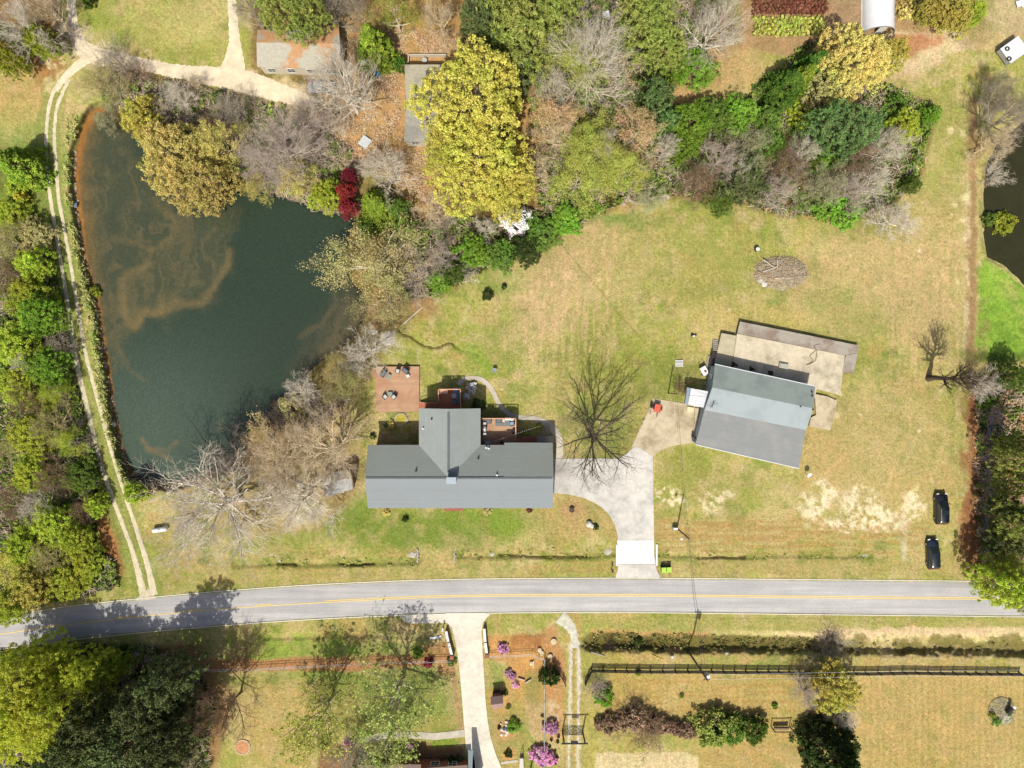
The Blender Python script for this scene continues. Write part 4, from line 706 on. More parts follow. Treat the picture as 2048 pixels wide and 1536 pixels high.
for px, py, lb in ((1469,729,'dark pile of debris in the shade at the left of the slab'),(1505,737,'dark pile of debris in the shade in the middle of the slab'),(1542,746,'dark pile of debris in the shade at the right of the slab')):
    mb = MB(); rr = random.Random(px); [mb.rock(rr.uniform(-.35, .35), rr.uniform(-.25, .25), .08, rr.uniform(.12, .28), k) for k in range(7)]; solo('debris_pile', mb, pm('dark_debris', A(70,66,40), .3, 4), lb, 'debris', W(px, py, zs))
solo('concrete_block', MB().box(0, 0, .22, 1.5, .8, .44, ang).box(-.3, .1, .5, .6, .5, .15, ang), pm('block_grey', A(190,188,176), .08, 3), 'pale concrete block on the slab beside the shadow edge', 'block', W(1566, 732, zs))
hs = MB(); pts_ = crom([(1640,688,0),(1628,692,0),(1632,700,0),(1620,712,0),(1626,722,0),(1612,730,0),(1630,722,0),(1634,700,0)], 3)
for a_, b_ in zip(pts_, pts_[1:]): hs.bar(W(a_[0], a_[1], zs + .08), W(b_[0], b_[1], zs + .08), .04, 4)
solo('garden_hose', hs, pm('brown_hose', A(140,104,84), .1, 2), 'brown hose coiled loosely on the slab', 'hose')
# lean-to carport, steps and clutter on the west side of the workshop
root = thing('carport', 'white ribbed lean-to roof on posts at the west wall of the metal building', 'carport', (0, 0, 0)); WR = stripes('white_ribbed_roof', A(238,240,246), A(226,230,238), 2.2, 1, .45, None, .2, -ang)
lean((W(1382,776.5,2.4), W(1417,783,2.6), W(1411,816,2.6), W(1376,809,2.4)), WR, 'roof', .08); lean((W(1374,775,2.2), W(1381,776,2.3), W(1375,809,2.3), W(1370,807,2.2)), pm('blue_grey_flashing', A(150,168,186), .06, 2), 'roof_edge', .06)
for px, py in ((1377,779),(1373,806),(1409,812)): p = W(px, py, 1.2); part('post', MB().box(p.x, p.y, 1.0, .12, .12, 2.5), WMET, root)
def stairs(root_name, label, px, py, rz, n, w, rise, mat):
    p = G(px, py); r = thing(root_name, label, 'steps', p, rz)
    mb = MB(); [mb.box(0, .32 * i, .15 + rise * i, w, .26, .05) for i in range(n)]; part('tread', mb, mat, r); part('stringer', MB().bar((-w / 2, -.1, .05), (-w / 2, .32 * n, rise * n), .04, 4).bar((w / 2, -.1, .05), (w / 2, .32 * n, rise * n), .04, 4), mat, r); return r
r_ = stairs('slab_steps', 'short grey wooden steps leading up to the raised slab', 1430, 681, math.pi - .1, 6, .8, .14, BW); part('landing', MB().box(0, 2.4, .85, 1.1, 1.0, .06), BW, r_)
r_ = stairs('side_door_steps', 'steps with a dark landing at the north west corner of the metal building', 1415, 722, -math.pi / 2 - .2, 2, 1.7, .3, BW); part('landing', MB().box(0, 1.15, .75, 1.8, 1.1, .08), pm('dark_landing', A(90,88,100), .1, 2), r_)
ct = thing('white_cart', 'white open tub like cart tilted by the west corner of the metal building', 'cart', G(1407, 742), .5); part('tub', MB().prism([(-.5, -.7, .6), (.5, -.7, .6), (.5, .7, .7), (-.5, .7, .7)], .2), WMET, ct); part('handle', MB().bar((.5, .7, .6), (.2, 1.3, .9), .04).bar((-.5, .7, .6), (-.2, 1.3, .9), .04), BLACKM, ct); part('load', MB().rock(.1, -.1, .68, .22, 5), pm('rust_scrap', A(150,90,60), .2, 3), ct)
for s_ in (-1, 1): part('wheel', MB().bar((s_ * .5, -.4, .2), (s_ * .62, -.4, .2), .2, 12), DARK, ct)
cr = thing('trash_bin', 'black wheeled bin at the south west corner of the metal building', 'bin', W(1387, 877, .1), .15); part('bin_body', MB().box(0, 0, .55, .6, .65, 1.0, 0, -.1), BLACKM, cr); part('lid', MB().box(0, 0, 1.1, .68, .74, .07), pm('bin_lid_black', (.05,.05,.055), .2, 3, .35), cr)
tr = thing('red_trailer', 'orange red utility cart with black tyres, at the corner of the concrete pad', 'trailer', W(1311, 816, zf(1311, 816) + .1), -.2)
part('bed', MB().box(.15, 0, .7, 1.0, 1.25, .12).box(-.33, 0, .85, .06, 1.25, .3).box(.63, 0, .85, .06, 1.25, .3).box(.15, .6, .85, 1.0, .06, .3), pm('orange_red_paint', A(226,104,76), .12, 3, .5), tr); part('drawbar', MB().bar((.4, -.6, .4), (.4, -1.4, .35), .05).bar((-.7, -.6, .4), (-.7, -1.2, .3), .03), BLACKM, tr); part('engine', MB().box(-.7, .1, .6, .5, .5, .5).rock(-.7, .1, .95, .25, 3), BLACKM, tr)
for s_, q in ((-1, .9), (1, .9)): w_ = part('wheel', MB().bar((-.45 if s_ < 0 else .8, .1, .35), (-.3 if s_ < 0 else .95, .1, .35), .35, 14), DARK, tr)
pl = thing('pallet', 'white slatted pallet lying on the lawn left of the slab', 'pallet', G(1358, 726)); mb = MB(); [mb.box(0, -.5 + .22 * i, .12, 1.25, .13, .03) for i in range(5)]; part('slat', mb, WMET, pl); part('runner', MB().box(-.55, 0, .05, .08, 1.05, .1).box(.55, 0, .05, .08, 1.05, .1), BW, pl)
# satellite dish
ds = thing('satellite_dish', 'white satellite dish on a short mast below the south east roof corner', 'satellite dish', G(1610, 947)); part('mast', MB().bar((0, 0, 0), (0, 0, 1.3), .04, 8), STEEL, ds); d_ = part('dish', MB().lathe([(.02, .0), (.25, .04), (.42, .12), (.4, .14), (.24, .07), (.02, .03)], 20), WMET, ds); d_.location = (.1, -.05, 1.35); d_.rotation_euler = (.5, .35, 0); part('feed_arm', MB().bar((.1, -.05, 1.35), (.4, -.45, 1.6), .02), STEEL, ds)
# top left building with leaf covered roof
LEAFR = concrete('mossy_felt_roof', A(186,180,164), A(206,150,100)); FELT = concrete('felt_roof_bare', A(180,176,162), A(150,148,138))
def roofmat(name, base, leaf, sc, lo, hi, seedoff):
    m, t, b = nodes(name); g_ = N(t, 'ShaderNodeNewGeometry'); mp = N(t, 'ShaderNodeMapping'); mp.inputs['Location'].default_value = (seedoff, seedoff * .7, 0); t.links.new(g_.outputs['Position'], mp.inputs[0])
    n1 = noise(t, sc, 5, mp.outputs[0], .55); n2 = noise(t, 2.5, 3, g_.outputs['Position'])
    c_ = mix(t, base, leaf, ramp(t, n1.outputs[0], [(lo, (0, 0, 0)), (hi, (1, 1, 1))]).outputs[0]); c_ = mix(t, c_, ramp(t, n2.outputs[0], [(.3, (.85, .85, .85)), (.7, (1.1, 1.1, 1.1))]).outputs[0], 1.0, 'MULTIPLY'); t.links.new(c_, b.inputs['Base Color']); b.inputs['Roughness'].default_value = .9; return m
def simple_house(name, label, cat, ne_, se_, sw_, nw_, ridge_ab, ze, zr, rm1, rm2, wm, wins=3):
    global root
    zg = zf((ne_[0] + sw_[0]) / 2, (ne_[1] + sw_[1]) / 2); root = thing(name, label, cat, (0, 0, 0)); Z = lambda p, z: Vector(W(p[0], p[1], zg + z)); a, b, c, d = Z(nw_, ze), Z(ne_, ze), Z(se_, ze), Z(sw_, ze)
    r1, r2 = Z(ridge_ab[0], zr), Z(ridge_ab[1], zr); lean((a, b, r2, r1), rm1); lean((r1, r2, c, d), rm2); cn = (a + b + c + d) / 4; q = [cn + (v - cn) * .95 for v in (a, b, (b + c) / 2, c, d, (d + a) / 2)]
    wallbox(root, q, [zg + ze, zg + ze, zg + zr - .2, zg + ze, zg + ze, zg + zr - .2], zg - .4, wm)
    for i in range(wins): t_ = (i + .5) / wins; p = q[4].lerp(q[3], t_); window(root, p.x, p.y, zg + 1.4, 1.1, 1.2, 0, -1); p = q[0].lerp(q[1], t_); window(root, p.x, p.y, zg + 1.4, 1.1, 1.2, 0, 1)
    return root
CREAM = pm('cream_siding', A(216,206,186), .08, 2)
simple_house('leaf_covered_house', 'low grey roofed house with brown leaf drifts, near the gravel lane at upper left', 'house', (677, 50), (681, 138), (514, 134), (515, 60), ((513, 85), (680, 87)), 2.7, 3.5, roofmat('leafy_roof_north', A(178,176,160), A(204,156,108), .2, .42, .48, 3), roofmat('leafy_roof_south', A(190,186,170), A(200,154,110), .2, .5, .56, 8), CREAM, 4)
simple_house('flat_roof_house', 'grey roofed house half hidden under the great yellow tree', 'house', (922, 129), (920, 284), (808, 284), (809, 129), ((812, 206), (921, 206)), 2.8, 3.2, roofmat('grey_roof_a', A(186,180,158), A(160,156,140), .3, .5, .6, 1), roofmat('grey_roof_b', A(166,164,152), A(150,148,140), .3, .5, .6, 5), CREAM, 3)
pn = thing('fenced_patio', 'low cream walled patio at the north end of the house under the yellow tree', 'patio wall', G(855, 121)); part('patio_wall', MB().box(0, .6, .4, 6.2, .15, .9).box(-3.0, 0, .4, .15, 1.2, .9), CREAM, pn); solo('round_table', MB().lathe([(.05, 0), (.05, .7), (.42, .72), (.42, .76)], 16), pm('grey_table', A(196,196,196), .08, 3), 'round grey table on the patio north of the half hidden house', 'table', G(850, 124))
p = G(878, 283); wv = thing('white_van_trailer', 'white object partly hidden below the great yellow tree', 'trailer', p); part('trailer_body', MB().box(0, 0, .9, 5.0, 1.2, 1.0), WMET, wv); part('door_panel', MB().box(.5, -.62, .9, .9, .05, .8), STEEL, wv); [part('wheel', MB().bar((s_ * 1.6, -.7, .3), (s_ * 1.6, -.55, .3), .3, 12), DARK, wv) for s_ in (-1, 1)]
# shed behind the main house, under bare trees
simple_house('garden_shed', 'grey roofed shed under the bare trees just west of the long house', 'shed', (697, 940), (706, 978), (652, 994), (640, 948), ((640, 966), (703, 956)), 2.6, 3.1, pm('shed_roof_n', A(150,150,146), .15, 1), pm('shed_roof_s', A(168,170,170), .15, 1), pm('shed_wall', A(220,190,160), .1, 2), 1)
# neighbour house at the bottom edge
root = thing('neighbour_house', 'brick house with brown and slate roofs cut by the bottom edge', 'house', (0, 0, 0)); BRN = stripes('brown_shingles', A(150,130,120), A(164,142,130), 3.6, 1, .85); SLT = stripes('slate_shingles', A(126,144,148), A(140,156,160), 3.6, 0, .85)
lean((W(936,1500,3.2), W(945,1500,3.2), W(960,1580,3.2), W(938,1590,3.2)), SLT); lean((W(940,1502,3.25), W(946,1500,3.2), W(966,1640,3.2), W(941,1640,3.2)), SLT, 'roof_slope')
lean((W(716,1530,3.0), W(842,1529,3.0), W(842,1600,4.6), W(700,1600,4.6)), BRN); lean((W(842.5,1537,2.9), W(935,1530,2.9), W(936,1610,4.4), W(842.5,1610,4.4)), BRN)
a_, b_ = W(700, 1500, 3.0), W(935, 1660, 3.0); yv = W(800, 1533, 3).y - .4; mb = MB(); mb.box((a_.x + b_.x) / 2, yv - 4.5, 1.4, b_.x - a_.x, 9, 2.8); part('wall', mb, BRICK, root); window(root, W(905,1533,1.5).x, yv, 1.5, 1.2, 1.2, 0, 1); window(root, W(870,1533,1.5).x, yv, 1.5, 1.2, 1.2, 0, 1)
# greenhouse, nursery
g0, g1 = W(1725, 66, -1), W(1787, -140, -1); root = thing('hoop_greenhouse', 'white plastic covered hoop greenhouse at the top edge between planting rows', 'greenhouse', ((g0.x + g1.x) / 2, g0.y, gz(60, 56))); rw_ = (g1.x - g0.x) / 2; Lh = g1.y - g0.y; vs = []; n = 14; m_ = 12
for j in range(m_ + 1):
    for i in range(n + 1): q = math.pi * i / n; rr_ = rw_ * (1 + (.015 if j % 2 else 0)); vs.append((rr_ * math.cos(q), Lh * j / m_, rr_ * .95 * math.sin(q)))
fs = [(j * (n + 1) + i, j * (n + 1) + i + 1, (j + 1) * (n + 1) + i + 1, (j + 1) * (n + 1) + i) for j in range(m_) for i in range(n)]; part('plastic_cover', MB().add(vs, fs), pm('greenhouse_plastic', A(246,248,252), .05, .6, .35), root, True)
mb = MB(); [mb.bar((rw_ * 1.02 * math.cos(math.pi * i / n), 0, rw_ * .97 * math.sin(math.pi * i / n)), (rw_ * 1.02 * math.cos(math.pi * (i + 1) / n), 0, rw_ * .97 * math.sin(math.pi * (i + 1) / n)), .05) for i in range(n)]; part('end_hoop', mb, STEEL, root); part('end_door', MB().box(0, .0, 1.0, 1.2, .06, 2.0), TRIM, root)
part('base_board', MB().box(-rw_ - .12, Lh / 2, .1, .12, Lh, .3).box(rw_ + .12, Lh / 2, .1, .12, Lh, .3), TRIM, root)
tp = thing('white_roofed_trailer', 'white flat roofed trailer at the upper right with two tyres on top', 'trailer', G(2016, 108), -.95); part('roof', MB().box(0, 0, 1.5, 2.9, 3.5, .1).box(1.0, 1.9, 1.45, .9, .5, .08), WMET, tp); part('trailer_body', MB().box(0, 0, .95, 2.8, 3.4, 1.0), STEEL, tp); [part('wheel', MB().bar((s_ * 1.42, 0, .3), (s_ * 1.56, 0, .3), .32, 12), DARK, tp) for s_ in (-1, 1)]
for px, py, lb in ((2014,98,'dark tyre on the white trailer roof, upper one'),(2018,118,'dark tyre on the white trailer roof, lower one with leaves inside')):
    p = W(px, py, -1.0 + 1.6); mb = MB(); n = 18; vs = []
    for i in range(n):
        for j in range(8): q, w_ = 2 * math.pi * i / n, 2 * math.pi * j / 8; r_ = .28 + .1 * math.cos(w_); vs.append((r_ * math.cos(q), r_ * math.sin(q), .1 + .09 * math.sin(w_)))
    mb.add(vs, [(i * 8 + j, ((i + 1) % n) * 8 + j, ((i + 1) % n) * 8 + (j + 1) % 8, i * 8 + (j + 1) % 8) for i in range(n) for j in range(8)]); solo('tyre', mb, DARK, lb, 'tyre', p)
solo('metal_roof_sheet', MB().box(0, 0, .3, 1.6, 1.0, .05, .3).box(.3, -.3, .38, .8, .8, .05, .9), WMET, 'white metal sheets in the extreme upper right corner', 'metal sheet', G(2040, 8))
sp_t = table('white_table', 'white square table on orange ground near the top edge', *G(1211, 33), .15, 1.1, 1.1, .7, WMET, WMET)
solo('blue_tarp', MB().rock(0, 0, .15, .75, 8, .5), pm('blue_tarp_plastic', A(60,160,226), .15, 3, .4), 'bright blue tarp bundle beside the green cedar near the half hidden house', 'tarp', G(754, 148))
tb = thing('tilted_panel', 'pale grey square board lying under the white branched tree', 'board', G(731, 286), -.6); part('board', MB().box(0, 0, .5, 1.6, 1.7, .06), pm('grey_board', A(206,214,216), .08, 2), tb); part('support', MB().box(-.6, 0, .22, .1, 1.4, .45).box(.6, 0, .22, .1, 1.4, .45), BW, tb)
solo('green_box', MB().box(0, 0, .4, .7, .6, .8).box(0, 0, .84, .76, .66, .06), pm('green_plastic', A(90,160,120), .1, 3, .4), 'green plastic box between the top left house and the cedar', 'box', G(694, 152))
for i, (px, py) in enumerate([(572,139),(576,139),(583,138),(634,141),(644,142)]):
    pot = thing('yard_item', ['white bucket nearest the left end of the porch of the top left house','dark bucket next to the white one at the top left house','second white bucket at the porch of the top left house','grey chair like stand at the porch of the top left house','pale blue tub at the right end of the top left porch'][i], 'bucket', G(px, py + 3)); part('tub', MB().lathe([(.3, 0), (.38, .5), (.34, .5), (.28, .08)], 12), [WMET, DARK, WMET, STEEL, pm('pale_blue_plastic', A(150,180,200), .1, 3)][i], pot); part('rim', MB().lathe([(.39, .48), (.4, .54), (.36, .54)], 12), STEEL, pot)
# ------------------------------------------------------------ trees: prototypes
def rvec(r): v = r.normal(size=3); return v / np.linalg.norm(v)
class TB:
    def __init__(s): s.V = []; s.F = []; s.n = 0; s.tips = []
    def tube(s, P, R, k):
        P = np.array(P); L = len(P); d = np.gradient(P, axis=0); d /= np.linalg.norm(d, axis=1)[:, None] + 1e-9
        ref = np.array((0, 0, 1.0)) if abs(d[0, 2]) < .9 else np.array((1.0, 0, 0)); u = np.cross(d, ref); u /= np.linalg.norm(u, axis=1)[:, None] + 1e-9; w = np.cross(d, u)
        a = np.arange(k) * 2 * np.pi / k; ring = P[:, None, :] + np.array(R)[:, None, None] * (np.cos(a)[None, :, None] * u[:, None, :] + np.sin(a)[None, :, None] * w[:, None, :])
        s.V.append(ring.reshape(-1, 3)); i = np.arange(L - 1)[:, None] * k + np.arange(k)[None]; j = np.arange(L - 1)[:, None] * k + (np.arange(k)[None] + 1) % k
        s.F.append(np.stack([i, j, j + k, i + k], -1).reshape(-1, 4) + s.n); s.n += L * k
    def get(s): return np.concatenate(s.V), np.concatenate(s.F)
def grow(tb, tw, p, d, L, r, lev, maxl, R, wob=.25, kids=(7, 6, 5, 4), up=.12, split=1):
    nseg = (6, 5, 4, 3, 2)[min(lev, 4)]; P = [p]; D = d.copy(); Rr = [r]
    for i in range(nseg):
        D = D + rvec(R) * wob * (.5 + .5 * lev / 3); D[2] += up * (1 if lev else 0); D /= np.linalg.norm(D); P.append(P[-1] + D * L / nseg); Rr.append(r * (1 - .72 * (i + 1) / nseg))
    (tb if lev < split else tw).tube(P, Rr, (7, 5, 4, 3, 3)[min(lev, 4)])
    if lev >= maxl: tw.tips.append(P[-1]); return
    n = kids[min(lev, len(kids) - 1)]
    for i in range(n):
        t = .28 + .72 * (i + R.uniform(0, .9)) / n; t = min(t, .99); q = t * nseg; a = int(q); f = q - a; pp = P[a] * (1 - f) + P[min(a + 1, nseg)] * f
        dd = np.array(P[min(a + 1, nseg)]) - P[a]; dd /= np.linalg.norm(dd) + 1e-9; side = np.cross(dd, rvec(R)); side /= np.linalg.norm(side) + 1e-9
        an = R.uniform(.45, 1.0); nd = dd * math.cos(an) + side * math.sin(an); grow(tb, tw, pp, nd, L * R.uniform(.42, .68) * (1.1 - .35 * t), max(r * (1 - .72 * t) * .62, .013), lev + 1, maxl, R, wob, kids, up, split)
def bare_proto(seed, Rr, Ht, limbs, fork=.25, tr=.28, kids=(0, 7, 6, 4), maxl=4, flare=1.0, twig=.5, stems=1, dirx=0):
    R = np.random.default_rng(seed); tb = TB(); tw = TB()
    top = Ht * .72
    if stems == 1:
        lean_ = R.normal(size=2) * .04 * Ht; P = [np.array((lean_[0] * t * t, lean_[1] * t * t, top * t)) + (rvec(R) * .012 * Ht if t > 0 else 0) for t in np.linspace(0, 1, 8)]
        tb.tube(P, [tr * (1.25 if i == 0 else 1) * (1 - .75 * i / 7) for i in range(8)], 9)
        for i in range(limbs):
            t = fork + (1 - fork) * (i + R.uniform(-.2, .4)) / limbs; t = min(max(t, fork), 1); q = t * 7; a = min(int(q), 6); f = q - a; pp = P[a] * (1 - f) + P[a + 1] * f
            az = i * 2.4 + R.uniform(-.4, .4); el = .15 + 1.0 * t * R.uniform(.7, 1.1); dd = np.array((math.cos(az) * math.cos(el), math.sin(az) * math.cos(el), math.sin(el)))
            L = Rr * (1.12 - .45 * t) * R.uniform(.8, 1.15) * flare; grow(tb, tw, pp, dd, L, tr * (1 - .7 * t) * .72, 1, maxl, R, .22, kids, .1, 2)
    else:
        for i in range(stems):
            az = i * 2.4 + R.uniform(-.3, .3); el = R.uniform(.7, 1.35); dd = np.array((math.cos(az) * math.cos(el), math.sin(az) * math.cos(el), math.sin(el)))
            grow(tb, tw, np.array((R.normal() * .1, R.normal() * .1, -.05)), dd, Ht * R.uniform(.7, 1.0) / max(.5, math.sin(el)) * .9, tr, 1, maxl, R, .2, kids, .04, 2)
    if not tb.V: tb.tube([np.zeros(3), np.array((0, 0, .3))], [tr, tr], 5)
    return tb.get(), tw.get(), np.array(tw.tips)
def quads(c, a, b):
    """one small quad per leaf: centres, half-axes"""
    v = np.stack([c - a - b, c + a - b, c + a + b, c - a + b], 1).reshape(-1, 3); n = len(c); return v, np.arange(n * 4).reshape(n, 4)
def leafset(R, cen, n_per, rad, size, long=1.6, upb=.6, radial=0.0):
    c = np.repeat(cen, n_per, 0); off = R.normal(size=c.shape); off /= np.linalg.norm(off, axis=1)[:, None]; rr = np.repeat(rad, n_per)[:, None] if np.ndim(rad) else rad
    pos = c + off * rr * (R.uniform(.15, 1.0, (len(c), 1)) ** .6) * np.array((1, 1, .75))
    nrm = R.normal(size=c.shape) + off * .8 + np.array((0, 0, upb * 1.5)); nrm /= np.linalg.norm(nrm, axis=1)[:, None]
    a = R.normal(size=c.shape) * (1 - radial) + off * radial * 2; a -= (a * nrm).sum(1)[:, None] * nrm; a /= np.linalg.norm(a, axis=1)[:, None] + 1e-9; b = np.cross(nrm, a); s = size * R.uniform(.6, 1.3, (len(c), 1)); return quads(pos, a * s * long * .5, b * s * .5)
def cat(L):
    V = []; F = []; n = 0
    for v, f in L: V.append(v); F.append(f + n); n += len(v)
    return np.concatenate(V), np.concatenate(F)
def leafy_proto(seed, Rr, Ht, nclump, n_per, size, crad, shape='dome', long=1.5, radial=0, low=.35, shell=.55, tr=.22, upb=.6, limbs=7):
    R = np.random.default_rng(seed); th = R.uniform(0, 2 * np.pi, nclump); 
    lobes = 1 + .16 * np.sin(3 * th + R.uniform(0, 6)) + .12 * np.sin(5 * th + R.uniform(0, 6)) + .08 * np.sin(8 * th + R.uniform(0, 6))
    if shape == 'dome':
        cz = R.uniform(0, 1, nclump); rad = np.sqrt(1 - (np.abs(cz - .3) / .78) ** 2 * .95) ; rf = R.uniform(0, 1, nclump) * (1 - (shell * (1 - cz ** 2)) ** 2) + (shell * (1 - cz ** 2)) ** 2; rf = rf ** .5; x = rad * rf * np.cos(th) * lobes * Rr; y = rad * rf * np.sin(th) * lobes * Rr; z = Ht * (low + (1 - low) * cz * .94)
    elif shape == 'cone':
        cz = R.uniform(0, 1, nclump) ** 1.25; rad = (1 - cz) ** .85 + .04; rf = R.uniform(.6, 1, nclump); x = rad * rf * np.cos(th) * (1 + (lobes - 1) * .6) * Rr; y = rad * rf * np.sin(th) * (1 + (lobes - 1) * .6) * Rr; z = Ht * (.04 + .92 * cz)
    else:  # shrub: from the ground up
        cz = R.uniform(0, 1, nclump); rad = np.sqrt(1 - cz ** 2 * .9); rf = R.uniform(.35, 1, nclump) ** .5; x = rad * rf * np.cos(th) * lobes * Rr; y = rad * rf * np.sin(th) * lobes * Rr; z = Ht * (.08 + .86 * cz)
    cen = np.stack([x, y, z], 1); crown = leafset(R, cen, n_per, crad * R.uniform(.7, 1.35, nclump), size, long, upb, radial)
    tb = TB(); tp = Ht * (.8 if shape != 'shrub' else .5); P = [np.array((0, 0, tp * t)) + (rvec(R) * .015 * Ht if t > 0 else 0) for t in np.linspace(0, 1, 7)]; tb.tube(P, [tr * (1 - .8 * i / 6) for i in range(7)], 7)
    for i in range(min(nclump, limbs * 5)):
        e = cen[i]; q = min(.95, max(.1, (e[2] / Ht - .15) / .8)) * 6 * (.8 if shape == 'dome' else .9); a = min(int(q), 5); s_ = P[a] * (1 - (q - a)) + P[a + 1] * (q - a); m_ = (s_ + e) / 2 + rvec(R) * .06 * Rr; tb.tube([s_, m_, e], [tr * .3, tr * .2, tr * .06], 4)
    return tb.get(), crown
def mk(name, vf): 
    me = bpy.data.meshes.new(name); v, f = vf; me.vertices.add(len(v)); me.vertices.foreach_set('co', v.astype(np.float32).ravel()); me.loops.add(f.size); me.loops.foreach_set('vertex_index', f.astype(np.int32).ravel()); me.polygons.add(len(f)); me.polygons.foreach_set('loop_start', np.arange(0, f.size, 4, dtype=np.int32)); me.update(calc_edges=True); me.materials.append(None); return me
PROTO = {}
def reg(key, R_, H_, trunk, crown): PROTO.setdefault(key, []).append((R_, H_, mk('trunk', trunk), mk('crown', crown)))
for s in (1, 2, 3): t_, w_, tips = bare_proto(s, 7.0, 13, 18, .22, .30, (0, 10, 7, 5)); reg('bareL', 7.0, 13, t_, w_)
for s in (11, 12, 13): t_, w_, tips = bare_proto(s, 4.4, 9, 14, .2, .17, (0, 8, 7, 5)); reg('bareM', 4.4, 9, t_, w_)
for s in (21, 22, 23): t_, w_, tips = bare_proto(s, 2.4, 3.6, 0, stems=12, tr=.05, kids=(0, 7, 5, 3)); reg('bush', 2.4, 3.6, t_, w_)
for s in (31, 32):      # budding tree: open branches carrying fine catkins
    t_, w_, tips = bare_proto(s, 6.0, 12, 15, .2, .26, (0, 8, 5, 4)); R = np.random.default_rng(s); cc = tips[R.integers(0, len(tips), 3000)] + R.normal(size=(3000, 3)) * .25; reg('budL', 6.0, 12, t_, cat([w_, leafset(R, cc, 4, .4, .075, 1.6, .9)]))
for s in (41, 42):
    t_, w_, tips = bare_proto(s, 4.0, 8, 12, .2, .16, (0, 7, 5, 4)); R = np.random.default_rng(s); cc = tips[R.integers(0, len(tips), 1700)] + R.normal(size=(1700, 3)) * .2; reg('budM', 4.0, 8, t_, cat([w_, leafset(R, cc, 4, .3, .055, 1.8, .9)]))
for s in (45, 46):      # bare tree with a few round mistletoe and leaf tufts
    t_, w_, tips = bare_proto(s, 6.5, 12, 14, .2, .26, (0, 8, 6, 4)); R = np.random.default_rng(s); cc = tips[R.integers(0, len(tips), 46)]; dd = tips[R.integers(0, len(tips), 900)]; reg('sparse', 6.5, 12, t_, cat([w_, leafset(R, cc, 26, .3, .15, 1.3, .6), leafset(R, dd, 2, .25, .14, 1.4, .7)]))
for s in (51, 52): reg('oakL', 8.0, 16, *leafy_proto(s, 8, 16, 960, 36, .145, .52, 'dome', 1.4, 0, .3, .45, limbs=24))
for s in (53, 54, 55): reg('leafM', 4.2, 8, *leafy_proto(s, 4.2, 8, 360, 36, .125, .42, 'dome', 1.5, 0, .25, .4))
for s in (61, 62): reg('pineL', 5.2, 16, *leafy_proto(s, 5.2, 16, 380, 28, .12, .5, 'dome', 3.2, .8, .35, .3, .25, .5))
for s in (65, 66): reg('pineM', 3.0, 9, *leafy_proto(s, 3.0, 9, 150, 30, .13, .42, 'dome', 3.2, .8, .3, .3, .16, .5))
for s in (71, 72): reg('cone', 3.2, 9, *leafy_proto(s, 3.2, 9, 420, 34, .13, .36, 'cone', 1.5, .3))
for s in (81, 82, 83): reg('shrub', 1.8, 2.2, *leafy_proto(s, 1.8, 2.2, 110, 34, .11, .3, 'shrub', 1.5, .2, tr=.07))
for s in (91, 92): reg('tiny', .6, .8, *leafy_proto(s, .6, .8, 30, 16, .1, .14, 'shrub', 1.4, 0, tr=.03))
t_, w_, tips = bare_proto(77, 7.5, 14, 14, .16, .36, (0, 8, 5, 3), 4, 1.25); reg('limby', 7.5, 14, t_, w_)
for s in (79, 80, 83): t_, w_, tips = bare_proto(s, 7.0, 13, 20, .14, .34, (0, 10, 6, 4), 4, 1.25); reg('limby2', 7.0, 13, t_, w_)
t_, w_, tips = bare_proto(78, 3.6, 12.8, 12, .45, .5, (0, 7, 6, 4), 4, 1.1); reg('snag', 3.6, 12.8, t_, w_)
